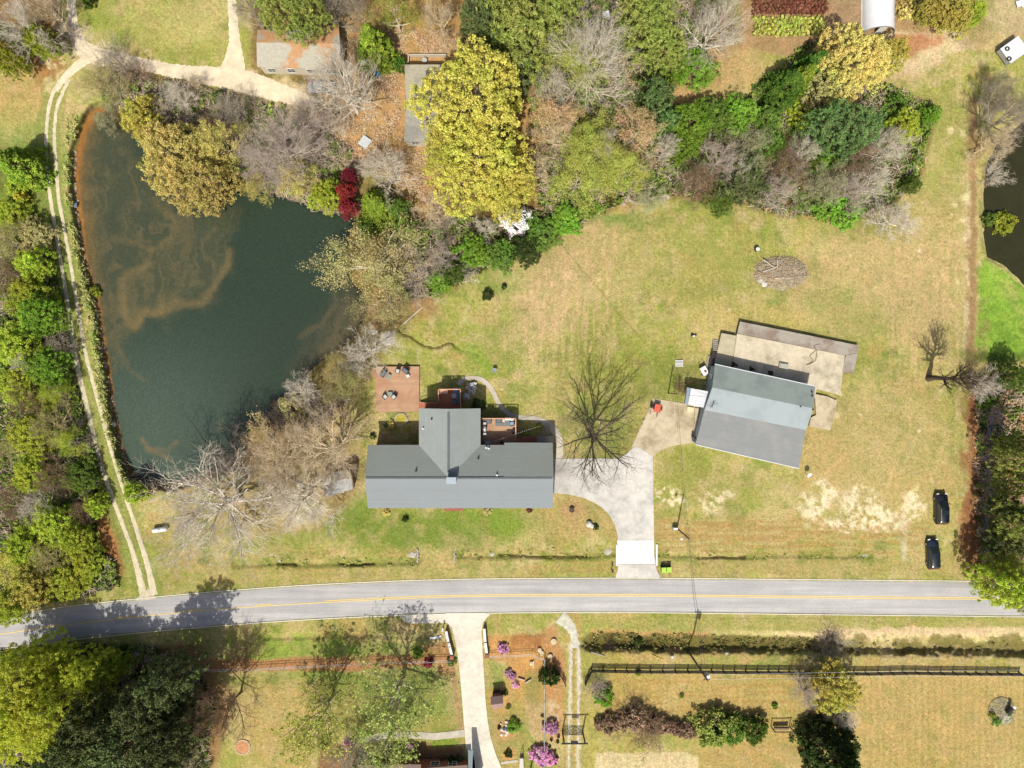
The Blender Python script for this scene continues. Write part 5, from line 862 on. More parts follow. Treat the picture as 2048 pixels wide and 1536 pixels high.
# ------------------------------------------------------------ foliage and bark
BKM = lambda n, c, k, v=.2: pm(n, tuple(min(.8, x * k) for x in A(*c)), v, 2, .9)
BK = dict(white=BKM('pale_bark',(218,208,190),1.5,.35), grey=BKM('grey_bark',(180,168,150),1.3,.35), brown=BKM('brown_bark',(146,120,94),1.3), dark=BKM('dark_bark',(104,92,78),1.0), lav=BKM('lavender_twigs',(202,186,172),1.3,.3), tan=BKM('tan_twigs',(222,202,168),1.5,.3), olive=BKM('olive_twigs',(186,176,118),1.4))
LF = dict(gold=leafmat('golden_catkins', A(196,180,90), A(218,202,116)), ygold=leafmat('yellow_catkins', A(188,182,66), A(210,200,84), .35), lime=leafmat('lime_leaves', A(160,174,26), A(192,204,50), .4), bright=leafmat('bright_leaves', A(118,158,30), A(150,190,50), .4),
 green=leafmat('mid_green_leaves', A(98,128,40), A(130,156,56), .35), dark=leafmat('dark_evergreen', A(58,78,36), A(92,108,50), .2), pine=leafmat('pine_needles', A(138,150,60), A(172,176,84), .3), dpine=leafmat('dark_pine_needles', A(86,98,54), A(122,130,72), .2), blue=leafmat('bluish_needles', A(92,120,62), A(124,146,82), .25),
 cedar=leafmat('cedar_foliage', A(120,146,24), A(168,182,40), .25), dcedar=leafmat('dark_cedar_foliage', A(72,108,28), A(112,142,40), .2), tan=leafmat('tan_buds', A(206,170,122), A(224,194,150)), yg=leafmat('yellow_green_buds', A(176,184,70), A(206,208,100), .35), olive=leafmat('olive_buds', A(176,168,104), A(198,186,130)), red=leafmat('crimson_leaves', A(158,44,60), A(186,72,84), .3),
 white=leafmat('white_blossom', A(244,234,226), A(250,244,240), .2), pink=leafmat('pink_blossom', A(255,160,205), A(255,196,226), .4), ylime=leafmat('yellow_lime_leaves', A(196,206,34), A(218,222,60), .45), thorn=leafmat('thorn_twigs', A(150,122,96), A(178,148,118), .1), lil=leafmat('violet_blossom', A(186,90,200), None, .3), yellow=leafmat('yellow_blossom', A(226,206,30), A(240,224,60), .3), mag=leafmat('magnolia_leaves', A(60,84,34), A(130,150,60), .1), maroon=leafmat('maroon_nursery_leaves', A(120,74,56), A(146,98,72), .1), lichen=leafmat('pale_lichen_twigs', A(166,168,122), A(184,184,140)), mist=leafmat('mistletoe_tufts', A(146,156,74), A(176,182,96), .3))
TCOUNT = [0]
NAMEOF = dict(limby2='bare_tree', limby='bare_tree', snag='bare_tree', sparse='budding_tree', bareL='bare_tree', bareM='bare_tree', bush='bare_shrub', budL='budding_tree', budM='budding_tree', oakL='leafy_tree', leafM='leafy_tree', pineL='pine_tree', pineM='pine_tree', cone='conifer', shrub='shrub', tiny='small_shrub')
def tree(kind, bark, leaf, px, py, r, h, label, group=None, rz=None, cat=None, var=None):
    """px,py,r: where its crown shows on the ground plan; h: height in metres"""
    vs = PROTO[kind]; i = TCOUNT[0]; TCOUNT[0] += 1; R0, H0, tm, cm = vs[(i * 7 + 3) % len(vs) if var is None else var]
    hc = h * (.62 if kind not in ('cone', 'shrub', 'bush', 'tiny') else .4); p = under(px, py, hc); rw = r * S * (H - p.z - hc) / H
    t = thing(NAMEOF[kind], label, cat or ('shrub' if kind in ('shrub', 'bush', 'tiny') else 'tree'), p, (i * 2.39996) % 6.283 if rz is None else rz, group); s = rw / R0; t.scale = (s, s, h / H0)
    for nm, me, mt in (('trunk', tm, BK[bark]), ('crown', cm, LF[leaf] if leaf else BK[bark])):
        o = bpy.data.objects.new(nm, me); COL.objects.link(o); o.parent = t; o.material_slots[0].link = 'OBJECT'; o.material_slots[0].material = mt
    return t
T = [
# lone trees round the houses
('limby2','white',None,432,1015,118,14,'huge pale bare tree with drooping white twigs, between the dirt track and the long house'),
('limby','dark',None,1193,880,88,14,'dark limbed bare tree standing beside the wide driveway of the long house'),
('limby2','tan',None,655,905,76,12,'big tan bare tree over the garden shed west of the long house'),
('limby2','tan',None,560,920,66,11,'tan bare tree at the pond shore, left of the garden shed'),
('bareM','white',None,600,1000,85,10,'pale bare tree leaning over the white gravel patch'),
('bareM','grey',None,462,905,52,7,'small grey bare tree at the southern tip of the pond'),
('bareM','white',None,610,785,42,6,'whitish bare tree at the pond edge left of the large deck'),
('bareM','white',None,737,700,62,9,'white branched bare tree just above the large deck'),
('budM','white','olive',742,528,98,10,'olive twigged tree hanging over the east shore of the pond'),
('budM','white','olive',775,600,62,7,'lower olive tree on the bank below the one over the east shore'),
('budL','dark','olive',682,768,54,8,'dim olive tree between the pond and the large deck'),
('shrub','brown','olive',590,815,30,2.5,'olive brush at the pond edge below the whitish bare tree'),
('budM','tan','tan',540,880,60,6,'sand coloured budding shrub tree on the pond bank'),
('bareM','dark',None,800,1475,60,3,'dark low limbs spreading on the lawn by the bottom left house') if False else None,
('sparse','grey','mist',790,1398,104,13,'wide sparse tree with yellow green tufts, left of the pale neighbour driveway'),
('sparse','grey','yg',640,1440,92,12,'sparse yellow green tree over the lower left lawn of the bottom house'),
('sparse','grey','mist',770,1500,66,8,'tangled budding tree in front of the brown roof at the bottom edge'),
('bareM','grey',None,700,1510,50,6,'bare tree at the bottom edge over the flower bed'),
('bareM','brown',None,442,1430,62,13,'tall brown bare tree at the right edge of the dark pine group'),
('bush','brown',None,487,1305,30,4,'fan shaped bare shrub on the mulch strip by the wire fence'),
('bush','white',None,1962,772,34,3.5,'whitish bare shrub at the end of the mown lawn beside the dead trunk'),
# bottom right
('leafM','brown','ygold',1672,1380,50,7,'round yellow green tree beside the black board fence'),
('bareM','white',None,1690,1435,30,4,'small whitish bare tree below the round yellow tree'),
('bareM','lav',None,1612,1385,36,5,'rosy grey bare tree just left of the round yellow tree'),
('bush','grey',None,1660,1285,34,3,'grey bare shrub in the ditch above the round yellow tree'),
('cone','brown','dark',1668,1512,66,11,'dark pointed evergreen at the bottom edge right of the centre'),
('shrub','brown','mag',1099,1352,20,3.2,'dark magnolia bush by the black rail fence of the grassy track'),
('shrub','brown','bright',1208,1395,20,2.2,'bright green bush at the corner of the black board fence'),
('bush','lav',None,1190,1375,22,2.5,'lavender grey twiggy shrub above the bright green bush at the fence corner'),
('shrub','brown','thorn',1200,1448,13,1.5,'leftmost low brown bush of the bare hedge'),('shrub','brown','thorn',1222,1450,19,2.0,'second brown bush from the left in the bare hedge'),('shrub','brown','thorn',1246,1445,17,2.1,'third brown bush from the left in the bare hedge'),('shrub','brown','thorn',1272,1440,26,3.0,'tallest reddish brown bush of the bare hedge, on the left'),('shrub','brown','thorn',1300,1446,20,2.4,'wide reddish brown bush right of the tallest one in the hedge'),('shrub','brown','thorn',1328,1452,17,2.1,'brown bush in the right half of the bare hedge'),('shrub','brown','thorn',1352,1457,15,1.9,'brown bush second from the right end of the hedge'),('shrub','brown','thorn',1376,1462,18,2.0,'right end of the bare hedge, touching the evergreen bush'),
('shrub','brown','pine',1428,1452,40,3.4,'big grey green bush at the right of the bare hedge'),('shrub','brown','green',1462,1460,30,3,'mid green bush in the middle of the evergreen clump'),('shrub','brown','green',1508,1458,28,3,'rightmost round bush of the evergreen clump'),
('tiny','brown','bright',1550,1413,7,.6,'tiny bright green tuft alone on the lawn right of the evergreen clump'),('tiny','brown','bright',1364,1392,4.5,.6,'tiny weed tuft in the middle of the tan field'),('tiny','brown','bright',1276,1346,6,1,'small weed at the foot of the black fence'),
('bush','dark',None,1217,1292,14,1.8,'dark twiggy bush in the left part of the roadside ditch'),('shrub','brown','dark',1275,1280,11,1.2,'dark green clump in the roadside ditch right of the twiggy bush'),
# front of house
('tiny','brown','gold',772,1026,7,.8,'yellow flowering bush at the front wall near the left corner of the long house'),('tiny','brown','dark',811,1038,7,.8,'lone dark bush on the front lawn of the long house'),('tiny','brown','olive',973,1021,9,.9,'brown green bush at the front wall right of the brick steps'),('tiny','brown','maroon',1059,1020,7,.9,'reddish bush at the front wall near the right corner of the long house'),
('tiny','brown','white',944,774,11,1.1,'white flowering round bush beside the curving path'),('tiny','brown','white',932,794,8,1,'paler flowering bush right of the small rear deck'),('shrub','brown','dark',957,812,14,1,'low dark bush in the shadow right of the rear wing'),('tiny','brown','lime',1079,852,8,.7,'lime green flower clump inside the bend of the path'),('bush','lav',None,1092,862,14,1.2,'twiggy shrub inside the bend of the path'),
('tiny','brown','gold',783,848,9,.8,'golden bush left of the ornamental pond'),('tiny','brown','blue',772,851,5,.6,'pale tuft left of the golden bush near the ornamental pond'),('tiny','brown','dark',746,873,7,.8,'small dark bush west of the shaded back yard'),
('shrub','brown','dark',975,590,11,1.6,'larger of two dark round bushes on the back lawn'),('tiny','brown','dark',1008,574,6,.9,'smaller of two dark round bushes on the back lawn'),
('bush','brown',None,1362,778,18,2.2,'thin bare shrub left of the white carport'),
# pond north shore
('leafM','brown','ygold',283,232,42,9,'orange yellow tree at the upper left shore of the pond'),('leafM','brown','ygold',300,262,34,8,'yellow green lower tree at the upper left shore of the pond'),
('oakL','grey','gold',352,315,76,14,'golden crowned tree hanging over the pond'),('oakL','grey','gold',405,362,66,12,'golden tree crown reaching lowest over the water'),('budM','grey','gold',440,290,46,10,'thin golden tree behind the big golden crown'),
('bareM','white',None,362,198,40,6,'whitish bare tree between the gravel lane and the golden crown'),('bareM','lav',None,330,210,34,5,'pinkish bare tree at the left of the whitish one near the gravel lane'),('bareM','grey',None,465,232,46,7,'grey bare tree below the small round bush at the gravel lane'),('bareM','brown',None,425,250,34,6,'brown bare tree behind the golden crown'),
('bush','grey',None,232,128,40,4,'grey bare bush overhanging the bend of the gravel lane'),('bush','olive',None,195,172,34,3.5,'olive bare bush at the north tip of the pond'),('budM','grey','lichen',216,238,30,4,'grey green willow bush drooping over the north tip of the pond'),('bush','brown',None,275,150,30,3,'brown bush south of the gravel lane'),('bush','olive',None,240,180,36,3,'olive brush on the bank above the pond tip'),('bush','tan',None,390,180,26,2.5,'tan brush beside the gravel lane'),
('shrub','brown','dcedar',440,194,13,2.4,'small round dark green bush below the gravel lane'),
('bareL','lav',None,568,295,88,12,'large lavender bare tree right of the golden crown'),('bareM','lav',None,520,325,56,9,'lavender bare tree at the water left of the large lavender one'),('bareM','lav',None,620,255,56,9,'lavender bare tree right behind the large lavender one'),('budM','grey','gold',515,375,32,6,'small golden tree at the water edge below the lavender trees'),('budM','grey','gold',600,360,44,7,'golden budding tree above the lime one at the water'),
('leafM','brown','lime',648,392,34,6,'lime green tree touching the water next to the crimson maple'),
('leafM','brown','red',698,352,16,6,'upper crimson maple near the water'),('leafM','brown','red',690,384,19,6,'middle crimson maple at the pond shore'),('leafM','brown','red',694,415,20,5.5,'lowest crimson maple leaning over the pond water'),
('cone','brown','cedar',757,415,46,7,'large yellow green conifer right of the crimson maple'),('shrub','brown','bright',812,455,24,4,'bright green bush right below the large yellow green conifer'),('shrub','brown','green',735,452,22,3.5,'green bush under the large yellow green conifer'),
('bareM','white',None,780,345,54,9,'white bare tree above the large yellow green conifer'),('bareM','white',None,745,330,34,7,'small white bare tree behind the crimson maple'),
# top left corner
('bareM','white',None,40,45,60,12,'white branched bare tree in the upper left corner'),('bareM','tan',None,95,18,40,9,'tan bare tree at the top edge near the upper left corner'),('leafM','brown','lime',78,82,30,8,'lime tree beside the gravel lane in the upper left corner'),('leafM','brown','lime',12,112,32,9,'lime tree cut by the left edge near the upper left corner'),('leafM','brown','green',25,75,26,8,'green tree under the white branched one in the upper left corner'),('bush','brown',None,120,75,22,3,'brown bush by the gravel lane fork'),('tiny','brown','dcedar',177,0,13,3,'round dark evergreen at the top edge on the oval lawn'),
('cone','brown','cedar',40,330,46,9,'yellow green conifer standing left of the dirt track'),('tiny','brown','yellow',46,396,13,2.5,'bright yellow flowering bush left of the dirt track'),('shrub','brown','lime',35,375,24,2,'lime scrub between the conifer and the yellow bush'),
# around top left house
('pineL','brown','pine',560,18,46,16,'olive pine over the left part of the leaf covered roof'),('pineL','brown','pine',610,28,42,16,'olive pine over the middle of the leaf covered roof'),('bareM','grey',None,505,25,36,9,'grey bare tree left of the leaf covered roof'),('bareM','grey',None,665,25,38,9,'grey bare tree right above the leaf covered roof'),
('limby2','white',None,692,185,74,13,'large white bare tree in front of the leaf covered roof'),('cone','brown','cedar',748,92,44,11,'dense green cedar right of the leaf covered roof'),('shrub','brown','dcedar',800,130,14,3,'dark bush between the cedar and the half hidden house'),
('budM','white','yg',788,22,52,10,'pale yellow budding tree at the top edge right of the cedar'),('bareM','tan',None,880,35,42,10,'tan bare tree at the top edge over orange leaves'),('bareM','grey',None,715,20,34,9,'grey bare tree at the top edge above the cedar'),
('pineL','brown','dpine',962,45,50,16,'dark pine left of the large olive pines at the top edge'),('pineL','brown','pine',1010,30,60,17,'first large olive pine at the top edge'),('pineL','brown','pine',1060,75,66,18,'largest olive pine above the great yellow tree'),('pineL','brown','pine',1120,25,52,17,'olive pine at the top edge, left of the white table'),('pineM','brown','dpine',1040,130,42,12,'shaded pine between the great yellow tree and the largest olive pine'),
('oakL','grey','ygold',945,200,112,18,'great yellow tree covering the half hidden house'),('oakL','grey','ygold',960,330,96,15,'lower crown of yellow tree below the half hidden house'),('oakL','grey','ygold',900,300,60,14,'yellow tree at the lower left of the great yellow one'),('oakL','grey','ygold',1010,375,60,13,'yellow tree above the white magnolia'),
('shrub','brown','white',1032,443,31,4,'white flowering magnolia at the thicket edge'),('bareM','white',None,972,465,28,5,'small white bare tree left of the white magnolia'),
# centre thicket
('limby2','white',None,1180,120,78,16,'tall thin white limbed tree among the pines at the top'),('budL','grey','yg',1160,130,70,12,'yellow green budding tree beneath the tall white limbed one'),('budM','tan','tan',1105,240,52,10,'orange tan budding tree right of the great yellow tree'),('bareM','tan',None,1108,270,50,9,'tan bare tree over the orange tan one'),
('budL','grey','yg',1185,285,68,12,'yellow green budding tree in the middle of the thicket'),('budL','grey','yg',1155,360,66,11,'yellow green budding tree at the bottom of the middle thicket'),('budL','grey','yg',1245,345,58,11,'third yellow green budding tree of the thicket, on the right'),('budM','white','tan',1272,262,54,10,'tan crowned tree with radiating white limbs'),
('pineL','brown','pine',1290,50,58,17,'olive pine at the top edge left of the orange clay'),('pineL','brown','pine',1330,100,40,14,'olive pine beneath the one at the orange clay'),('limby2','white',None,1425,62,58,12,'spreading white bare tree over the orange clay near the top'),
('leafM','brown','bright',1345,125,42,7,'bright green tree below the olive pines'),('leafM','brown','bright',1395,138,40,6,'bright green tree under the spreading white one'),('pineM','brown','blue',1310,190,34,10,'grey green pine with a long curved white bough'),('pineM','brown','blue',1330,240,28,9,'grey green pine left of the bright green thicket'),
('leafM','brown','bright',1378,245,46,7,'bright green tree at the left of the evergreen row'),('leafM','brown','bright',1370,290,34,6,'bright green tree at the lower left of the evergreen row'),('leafM','brown','green',1430,230,40,6,'green tree in the middle of the evergreen row'),('leafM','brown','bright',1482,232,42,6,'bright green tree near the dark cedar'),('leafM','brown','green',1530,245,36,6,'green tree between the evergreen row and the blue pines'),
('cone','brown','dcedar',1568,175,48,9,'large dark cedar below the nursery rows'),('cone','brown','dcedar',1622,135,38,9,'dark cedar next to the large golden tree'),('cone','brown','cedar',1600,160,34,9,'lighter cedar between the two dark ones'),
('oakL','grey','gold',1705,125,72,12,'large golden tree below the hoop greenhouse'),('leafM','grey','olive',1660,175,44,9,'olive golden tree at the lower left of the large golden tree'),('leafM','brown','ygold',1785,108,33,8,'yellow green tree at the right of the large golden tree'),
('shrub','brown','lime',1600,232,28,3.5,'yellow green shrub below the dark cedars'),('pineL','brown','blue',1655,250,46,12,'left of two bluish pines in the right thicket'),('pineL','brown','blue',1712,258,48,12,'right of two bluish pines in the right thicket'),('pineM','brown','blue',1680,290,36,9,'bluish pine in front of the two large ones'),
('leafM','brown','lime',1808,250,34,6,'lime tree near the right end of the thicket'),('leafM','brown','bright',1864,228,20,3.5,'round bright bush at the right end of the thicket'),('shrub','brown','green',1790,215,26,3,'green bush above the lime tree at the right end of the thicket'),('leafM','brown','bright',1645,312,34,5,'bright green tree under the bluish pines'),('leafM','brown','green',1540,290,34,6,'green tree left of the bluish pines'),
('budM','grey','lichen',1300,400,34,4,'pinkish brush on rocks at the thicket edge'),('bareM','brown',None,1395,365,50,7,'grey brush with silvery twigs at the thicket edge'),('bareM','lav',None,1440,320,50,8,'grey bare tree in the middle of the right thicket'),('budM','grey','lichen',1500,300,52,8,'lavender bare tree left of the bluish pines'),('bareM','brown',None,1570,330,50,8,'lavender bare tree below the bluish pines on the left'),
('pineM','brown','dpine',1490,360,48,8,'dark pine at the lawn edge under the lavender trees'),('leafM','brown','green',1440,400,32,4,'green scrub at the lawn edge of the right thicket'),('bareM','lav',None,1545,385,46,7,'grey bare tree at the lawn edge'),('budM','grey','lichen',1650,370,52,8,'lavender bare tree right of the grey one at the lawn edge'),('bareM','brown',None,1720,330,52,9,'grey bare tree leaning right in the right thicket'),('bareM','white',None,1770,300,46,8,'whitish bare tree near the right end of the thicket'),('bareM','lav',None,1700,385,44,7,'lavender brush at the lower right of the thicket'),
('shrub','brown','bright',1690,425,34,3,'bright green bush at the lawn edge of the right thicket'),('shrub','brown','bright',1650,420,26,2.6,'bright green bush left of the one at the lawn edge'),('bareM','white',None,1790,440,54,6,'fallen looking white bare tree lying on the mown lawn'),('leafM','brown','green',1825,370,18,4,'small dark green tree at the corner of the right thicket'),
# thicket west of lawn
('leafM','brown','bright',945,500,34,6,'bright green tree at the thicket edge above the dark bushes'),('leafM','brown','green',1000,510,34,5,'green tree at the thicket edge left of the yellow green ones'),('leafM','brown','bright',880,565,26,4,'bright green bush at the lower end of the thicket'),('leafM','brown','green',905,545,26,5,'green bush beside the bright one at the lower end of the thicket'),('bareM','lav',None,880,515,40,6,'lavender bare tree at the lower end of the thicket'),('bareM','tan',None,855,420,42,7,'brown bare tree between the conifer and the yellow crowns'),('bush','lav',None,830,560,46,4,'pale bramble mound east of the olive twigged tree'),('bush','tan',None,815,520,40,4,'tan bramble mound above the pale one'),('bush','white',None,930,545,24,3,'white twiggy bush between the green thicket bushes'),
('leafM','brown','green',1085,470,36,4,'green scrub right of the white magnolia'),('leafM','brown','bright',1130,440,34,4,'bright scrub at the lawn edge below the yellow green trees'),('leafM','brown','dark',1050,500,34,4,'dark scrub at the lawn edge below the white magnolia'),('leafM','brown','green',800,420,24,5,'green tree right of the large yellow green conifer'),('bush','grey',None,890,440,34,4,'grey bush below the yellow crowns'),
('bareM','white',None,1215,300,44,11,'white limbs over the middle of the central thicket'),('bareM','white',None,1330,300,30,8,'small white bare tree beside the curved bough pine'),('bareM','white',None,1480,345,40,8,'white bare tree over the dark pine at the lawn edge'),('bareM','white',None,1610,300,38,9,'white bare tree left of the bluish pines'),('bareM','white',None,1740,370,44,8,'white bare tree leaning over the lawn edge on the right'),('bush','brown',None,1286,1452,52,2.2,'low tangle of bare twigs round the middle of the hedge'),('bareM','tan',None,1070,330,40,9,'tan bare tree right beneath the great yellow crown'),('bareM','white',None,1110,180,36,11,'white bare tree at the foot of the tall white limbed one'),
# upper right
('leafM','brown','ygold',1905,18,48,6,'bright yellow green tree at the top edge right of the greenhouse'),('leafM','brown','lime',1950,25,24,5,'lime tree right of the bright yellow green one at the top edge'),('leafM','brown','ygold',1862,22,26,5,'yellow green tree next to the nursery rows at the top edge'),
('bareM','grey',None,1995,180,38,8,'grey bare tree below the white flat roofed trailer'),('bareL','grey',None,2015,235,60,11,'large brown grey bare tree at the upper right edge'),('bareM','tan',None,1990,285,38,8,'tan bare tree over the swamp water'),('shrub','brown','lime',2005,446,26,3,'lime bush standing in the swamp water'),('bush','white',None,1985,350,26,3,'thin white dead bush in the swamp water'),('shrub','brown','green',1974,438,16,2,'green bush on the bank left of the lime one in the water'),
# right woods
('pineM','brown','pine',2034,890,28,12,'olive pine right of the wire pens'),('pineL','brown','pine',2052,915,38,16,'dark pine cut by the right edge'),('pineM','brown','pine',2038,968,28,12,'olive pine above the black cars, near the right edge'),('pineL','brown','pine',2046,1050,40,15,'large olive pine at the right edge'),('pineM','brown','dpine',2014,1020,24,10,'dark pine nearest the upper black car'),('pineM','brown','dpine',2010,1085,30,9,'dark pine right of the lower black car'),('budL','brown','yg',2022,1128,40,9,'yellow green tree right of the lower black car'),('leafM','brown','lime',2010,1168,52,11,'lime tree hanging over the road at the right edge'),('leafM','brown','lime',2052,1185,40,10,'lime tree over the road cut by the right edge'),('shrub','brown','green',1974,802,16,3,'dark green bush at the top of the pine straw strip'),('leafM','brown','green',2030,752,30,6,'dark tree at the lower end of the swamp'),
# bottom left woods
('oakL','brown','ylime',45,1360,74,14,'large lime tree below the road in the bottom left corner'),('oakL','brown','ylime',110,1430,78,15,'lime tree right of the large one in the bottom left corner'),('oakL','brown','ylime',30,1450,66,15,'lime tree at the left edge near the bottom'),('leafM','brown','ylime',175,1345,42,11,'lime tree under the road beside the dark pines'),('leafM','brown','cedar',225,1338,28,9,'narrow lime tree left of the small sign'),('leafM','brown','ylime',95,1320,44,10,'lime tree closest to the road in the bottom left corner'),
('pineL','brown','dpine',190,1450,62,17,'dark pine in the middle of the bottom left group'),('pineL','brown','dpine',300,1410,62,17,'dark pine at the centre right of the bottom left group'),('pineL','brown','dpine',345,1362,50,17,'dark pine nearest the wire fence'),('pineL','brown','dpine',250,1500,76,18,'dark pine at the bottom edge of the group'),('pineL','brown','dpine',150,1510,66,17,'dark pine at the bottom edge left part'),('pineL','brown','dpine',340,1470,60,18,'dark pine at the lower right of the group'),('pineL','brown','dpine',320,1540,64,17,'dark pine cut by the bottom edge'),('bareM','lav',None,375,1505,40,8,'grey bare tree at the bottom edge right of the dark pines'),('leafM','brown','olive',130,1420,30,9,'olive tree among the lime ones at the bottom left'),
# left woods
('leafM','brown','bright',80,628,46,7,'round bright green tree beside the dirt track'),('leafM','brown','lime',28,690,46,7,'lime tree at the left edge below the round bright one'),('leafM','brown','bright',92,735,46,6,'bright green tree by the track below the lime one'),('leafM','brown','lime',35,770,44,6,'green tree at the left edge in the middle woods'),('budM','grey','lime',110,790,30,6,'lime tree by the track in the middle woods'),('leafM','brown','lime',55,590,44,6,'green tree at the left above the round bright one'),
('bareM','brown',None,15,560,52,7,'white bare tree at the left edge in the woods'),('bareM','olive',None,18,480,46,6,'grey bare tree at the left edge below the conifer'),('leafM','brown','lime',65,530,36,6,'green tree in the upper part of the left woods'),('leafM','brown','lime',20,430,36,4,'lime scrub at the left edge below the yellow bush'),('leafM','brown','olive',70,470,36,4,'olive scrub near the track in the upper left woods'),
('bareM','brown',None,45,805,44,6,'lavender bare tree in the middle of the left woods'),('bareM','olive',None,100,850,46,6,'grey bare tree beside the track in the left woods'),('leafM','brown','lime',60,870,44,6,'green tree in the shaded left woods'),('budM','grey','lime',140,885,34,5,'green tree next to the track in the shaded left woods'),('bareM','brown',None,105,955,42,6,'fan shaped whitish bare tree in the left woods'),('leafM','brown','lime',60,950,38,5,'green tree left of the fan shaped bare one'),('bareM','olive',None,20,905,40,6,'lavender bare tree at the left edge of the shaded woods'),('leafM','brown','green',160,955,36,4,'dark tree close to the track at mid height'),('bareM','brown',None,30,1000,46,6,'grey bare tree at the left edge above the lime group'),
('leafM','brown','lime',105,1050,44,6,'lime tree in the lower left woods'),('leafM','brown','lime',150,1080,36,6,'lime tree beside the orange clearing'),('leafM','brown','lime',50,1095,44,6,'green tree left of the lime one in the lower left woods'),('budM','grey','ygold',20,1130,44,6,'yellow green tree at the left edge above the road'),('bareM','olive',None,100,1115,44,6,'grey bare tree in the lower left woods'),('leafM','brown','lime',175,1125,34,4,'lime bush below the orange clearing'),('leafM','brown','ygold',60,1175,46,6,'yellow green tree on the verge above the road'),('leafM','brown','lime',130,1165,40,4,'lime scrub on the verge near the track mouth'),('leafM','brown','lime',15,1215,40,6,'lime tree overhanging the road at the left edge'),('leafM','brown','lime',190,1010,24,4,'green bush beside the track above the orange clearing'),('bareM','brown',None,170,1020,34,4,'brown bare tree above the orange clearing'),
('shrub','brown','lime',270,986,22,3,'lime bush right of the track at the southern pond tip'),('shrub','brown','lime',190,583,11,1.6,'small lime bush on the pond bank beside the track'),
('bareM','white',None,75,1010,36,7,'white bare tree in the lower left woods above the lime group'),('bareM','grey',None,120,690,28,5,'grey twigs at the track beside the round bright tree'),('bareM','white',None,55,735,30,6,'white bare twigs between the lime and bright trees at the left'),
# bottom yard
('tiny','brown','bright',834,1309,10,1,'bright green ball bush on the mulch strip'),('tiny','brown','red',858,1325,11,1,'red bush on the mulch strip near the white entry wall'),('tiny','brown','green',902,1323,9,1,'green bush at the end of the white rail'),('tiny','brown','pink',1007,1298,12,.9,'pink azalea near the right entry wall'),('tiny','brown','pink',1018,1346,8,.8,'upper pink azalea on the orange bed edge'),('tiny','brown','pink',1025,1354,8,.8,'lower pink azalea of the pair on the orange bed edge'),('tiny','brown','pink',1032,1371,7,.8,'single pink azalea below the pair'),
('shrub','brown','pink',1102,1456,15,1.5,'large pink azalea right of the long white rail'),('shrub','brown','pink',1078,1511,19,1.7,'large pink azalea at the bottom beside the long white rail'),('shrub','brown','pink',1100,1520,14,1.3,'pink azalea at the bottom right of the long white rail'),('tiny','brown','lil',1083,1525,7,1.3,'violet azalea between the two large pink ones at the bottom'),
('shrub','brown','bright',1028,1453,14,1.2,'round green bush in the small water garden bed'),('tiny','brown','dark',1010,1385,6,.7,'dark bush at the corner of the brown roofed playhouse') ,('tiny','brown','dark',998,1456,4,.6,'small dark bush left of the water garden bed'),('tiny','brown','green',1017,1414,5,.6,'small green bush in a ring on the lawn'),('shrub','brown','dark',1017,1508,8,.8,'dark heart shaped shrub in the round orange bed'),
('tiny','brown','pink',696,1492,10,1.2,'pink azalea at the wall of the bottom house, left one'),('tiny','brown','pink',820,1491,8,1,'pink azalea at the wall of the bottom house, right one'),('tiny','brown','red',678,1507,10,1,'bright red azalea left of the brown roof'),('shrub','brown','dark',649,1487,12,1.8,'dark bush at the left corner of the bottom flower bed'),('tiny','brown','dark',886,1524,8,1.1,'left of three round bushes in the shaded bottom bed'),('tiny','brown','dark',902,1522,8,1.1,'middle of three round bushes in the shaded bottom bed'),('tiny','brown','dark',918,1520,8,1.1,'right of three round bushes in the shaded bottom bed'),
]
for e in T:
    if e: tree(*e)
t_ = tree('snag', 'dark', None, 1940, 757, 44, 13.6, 'tall narrow leafless trunk seen leaning right at the end of the mown lawn'); t_.location = G(1857, 757)
for i, (px, py) in enumerate([(1111,1466),(1117,1473),(1115,1484),(1110,1503),(1113,1514),(1112,1526),(1103,1480),(1099,1494),(1085,1432),(1086,1446)]): tree('tiny', 'brown', 'dark', px, py, 3.2, .5, 'small dark rounded plant in the bed beside the long white rail', 'row of small plants by the rail')
# ------------------------------------------------------------ undergrowth that nobody could count
def scatter(poly_list, n, seed, mask=None):
    R = np.random.default_rng(seed); out = []
    for poly, k in poly_list:
        xs = [p[0] for p in poly]; ys = [p[1] for p in poly]; m_ = int(n * k); x = R.uniform(min(xs), max(xs), m_ * 3); y = R.uniform(min(ys), max(ys), m_ * 3); ok = inside(x, y, poly)
        ok &= fbm(x / 20, y / 20, seed, 3) > (.42 if seed != 311 else .5); 
        for q in NOGROW: ok &= ~inside(x, y, q)
        x, y = x[ok][:m_], y[ok][:m_]; out.append(np.stack([x, y], 1))
    q = np.concatenate(out); z = zfa(q[:, 0], q[:, 1]); k_ = S * (H - z) / H; return np.stack([(q[:, 0] - 1024) * k_, (768 - q[:, 1]) * k_, z], 1)
NOGROW = [POND, [(505,45),(690,40),(690,150),(505,145)], [(800,110),(930,110),(930,300),(800,300)], [(1480,-60),(1880,-60),(1880,75),(1480,90)], [(1340,140),(1500,90),(1520,170),(1400,215),(1330,200)], [(560,140),(720,150),(700,215),(540,210)]]
THICK = [(1090,150),(1340,190),(1330,215),(1470,215),(1560,140),(1640,60),(1700,150),(1790,180),(1860,215),(1855,260),(1835,350),(1770,415),(1680,438),(1560,430),(1460,398),(1350,390),(1250,402),(1170,442),(1100,478),(1010,518),(930,558),(870,590),(800,600),(770,480),(860,440),(1000,440),(1080,420),(1060,200)]
LWOOD = [(-60,430),(70,440),(100,500),(120,600),(135,700),(150,760),(172,850),(200,930),(190,1010),(190,1090),(235,1130),(240,1172),(100,1205),(-60,1230)]
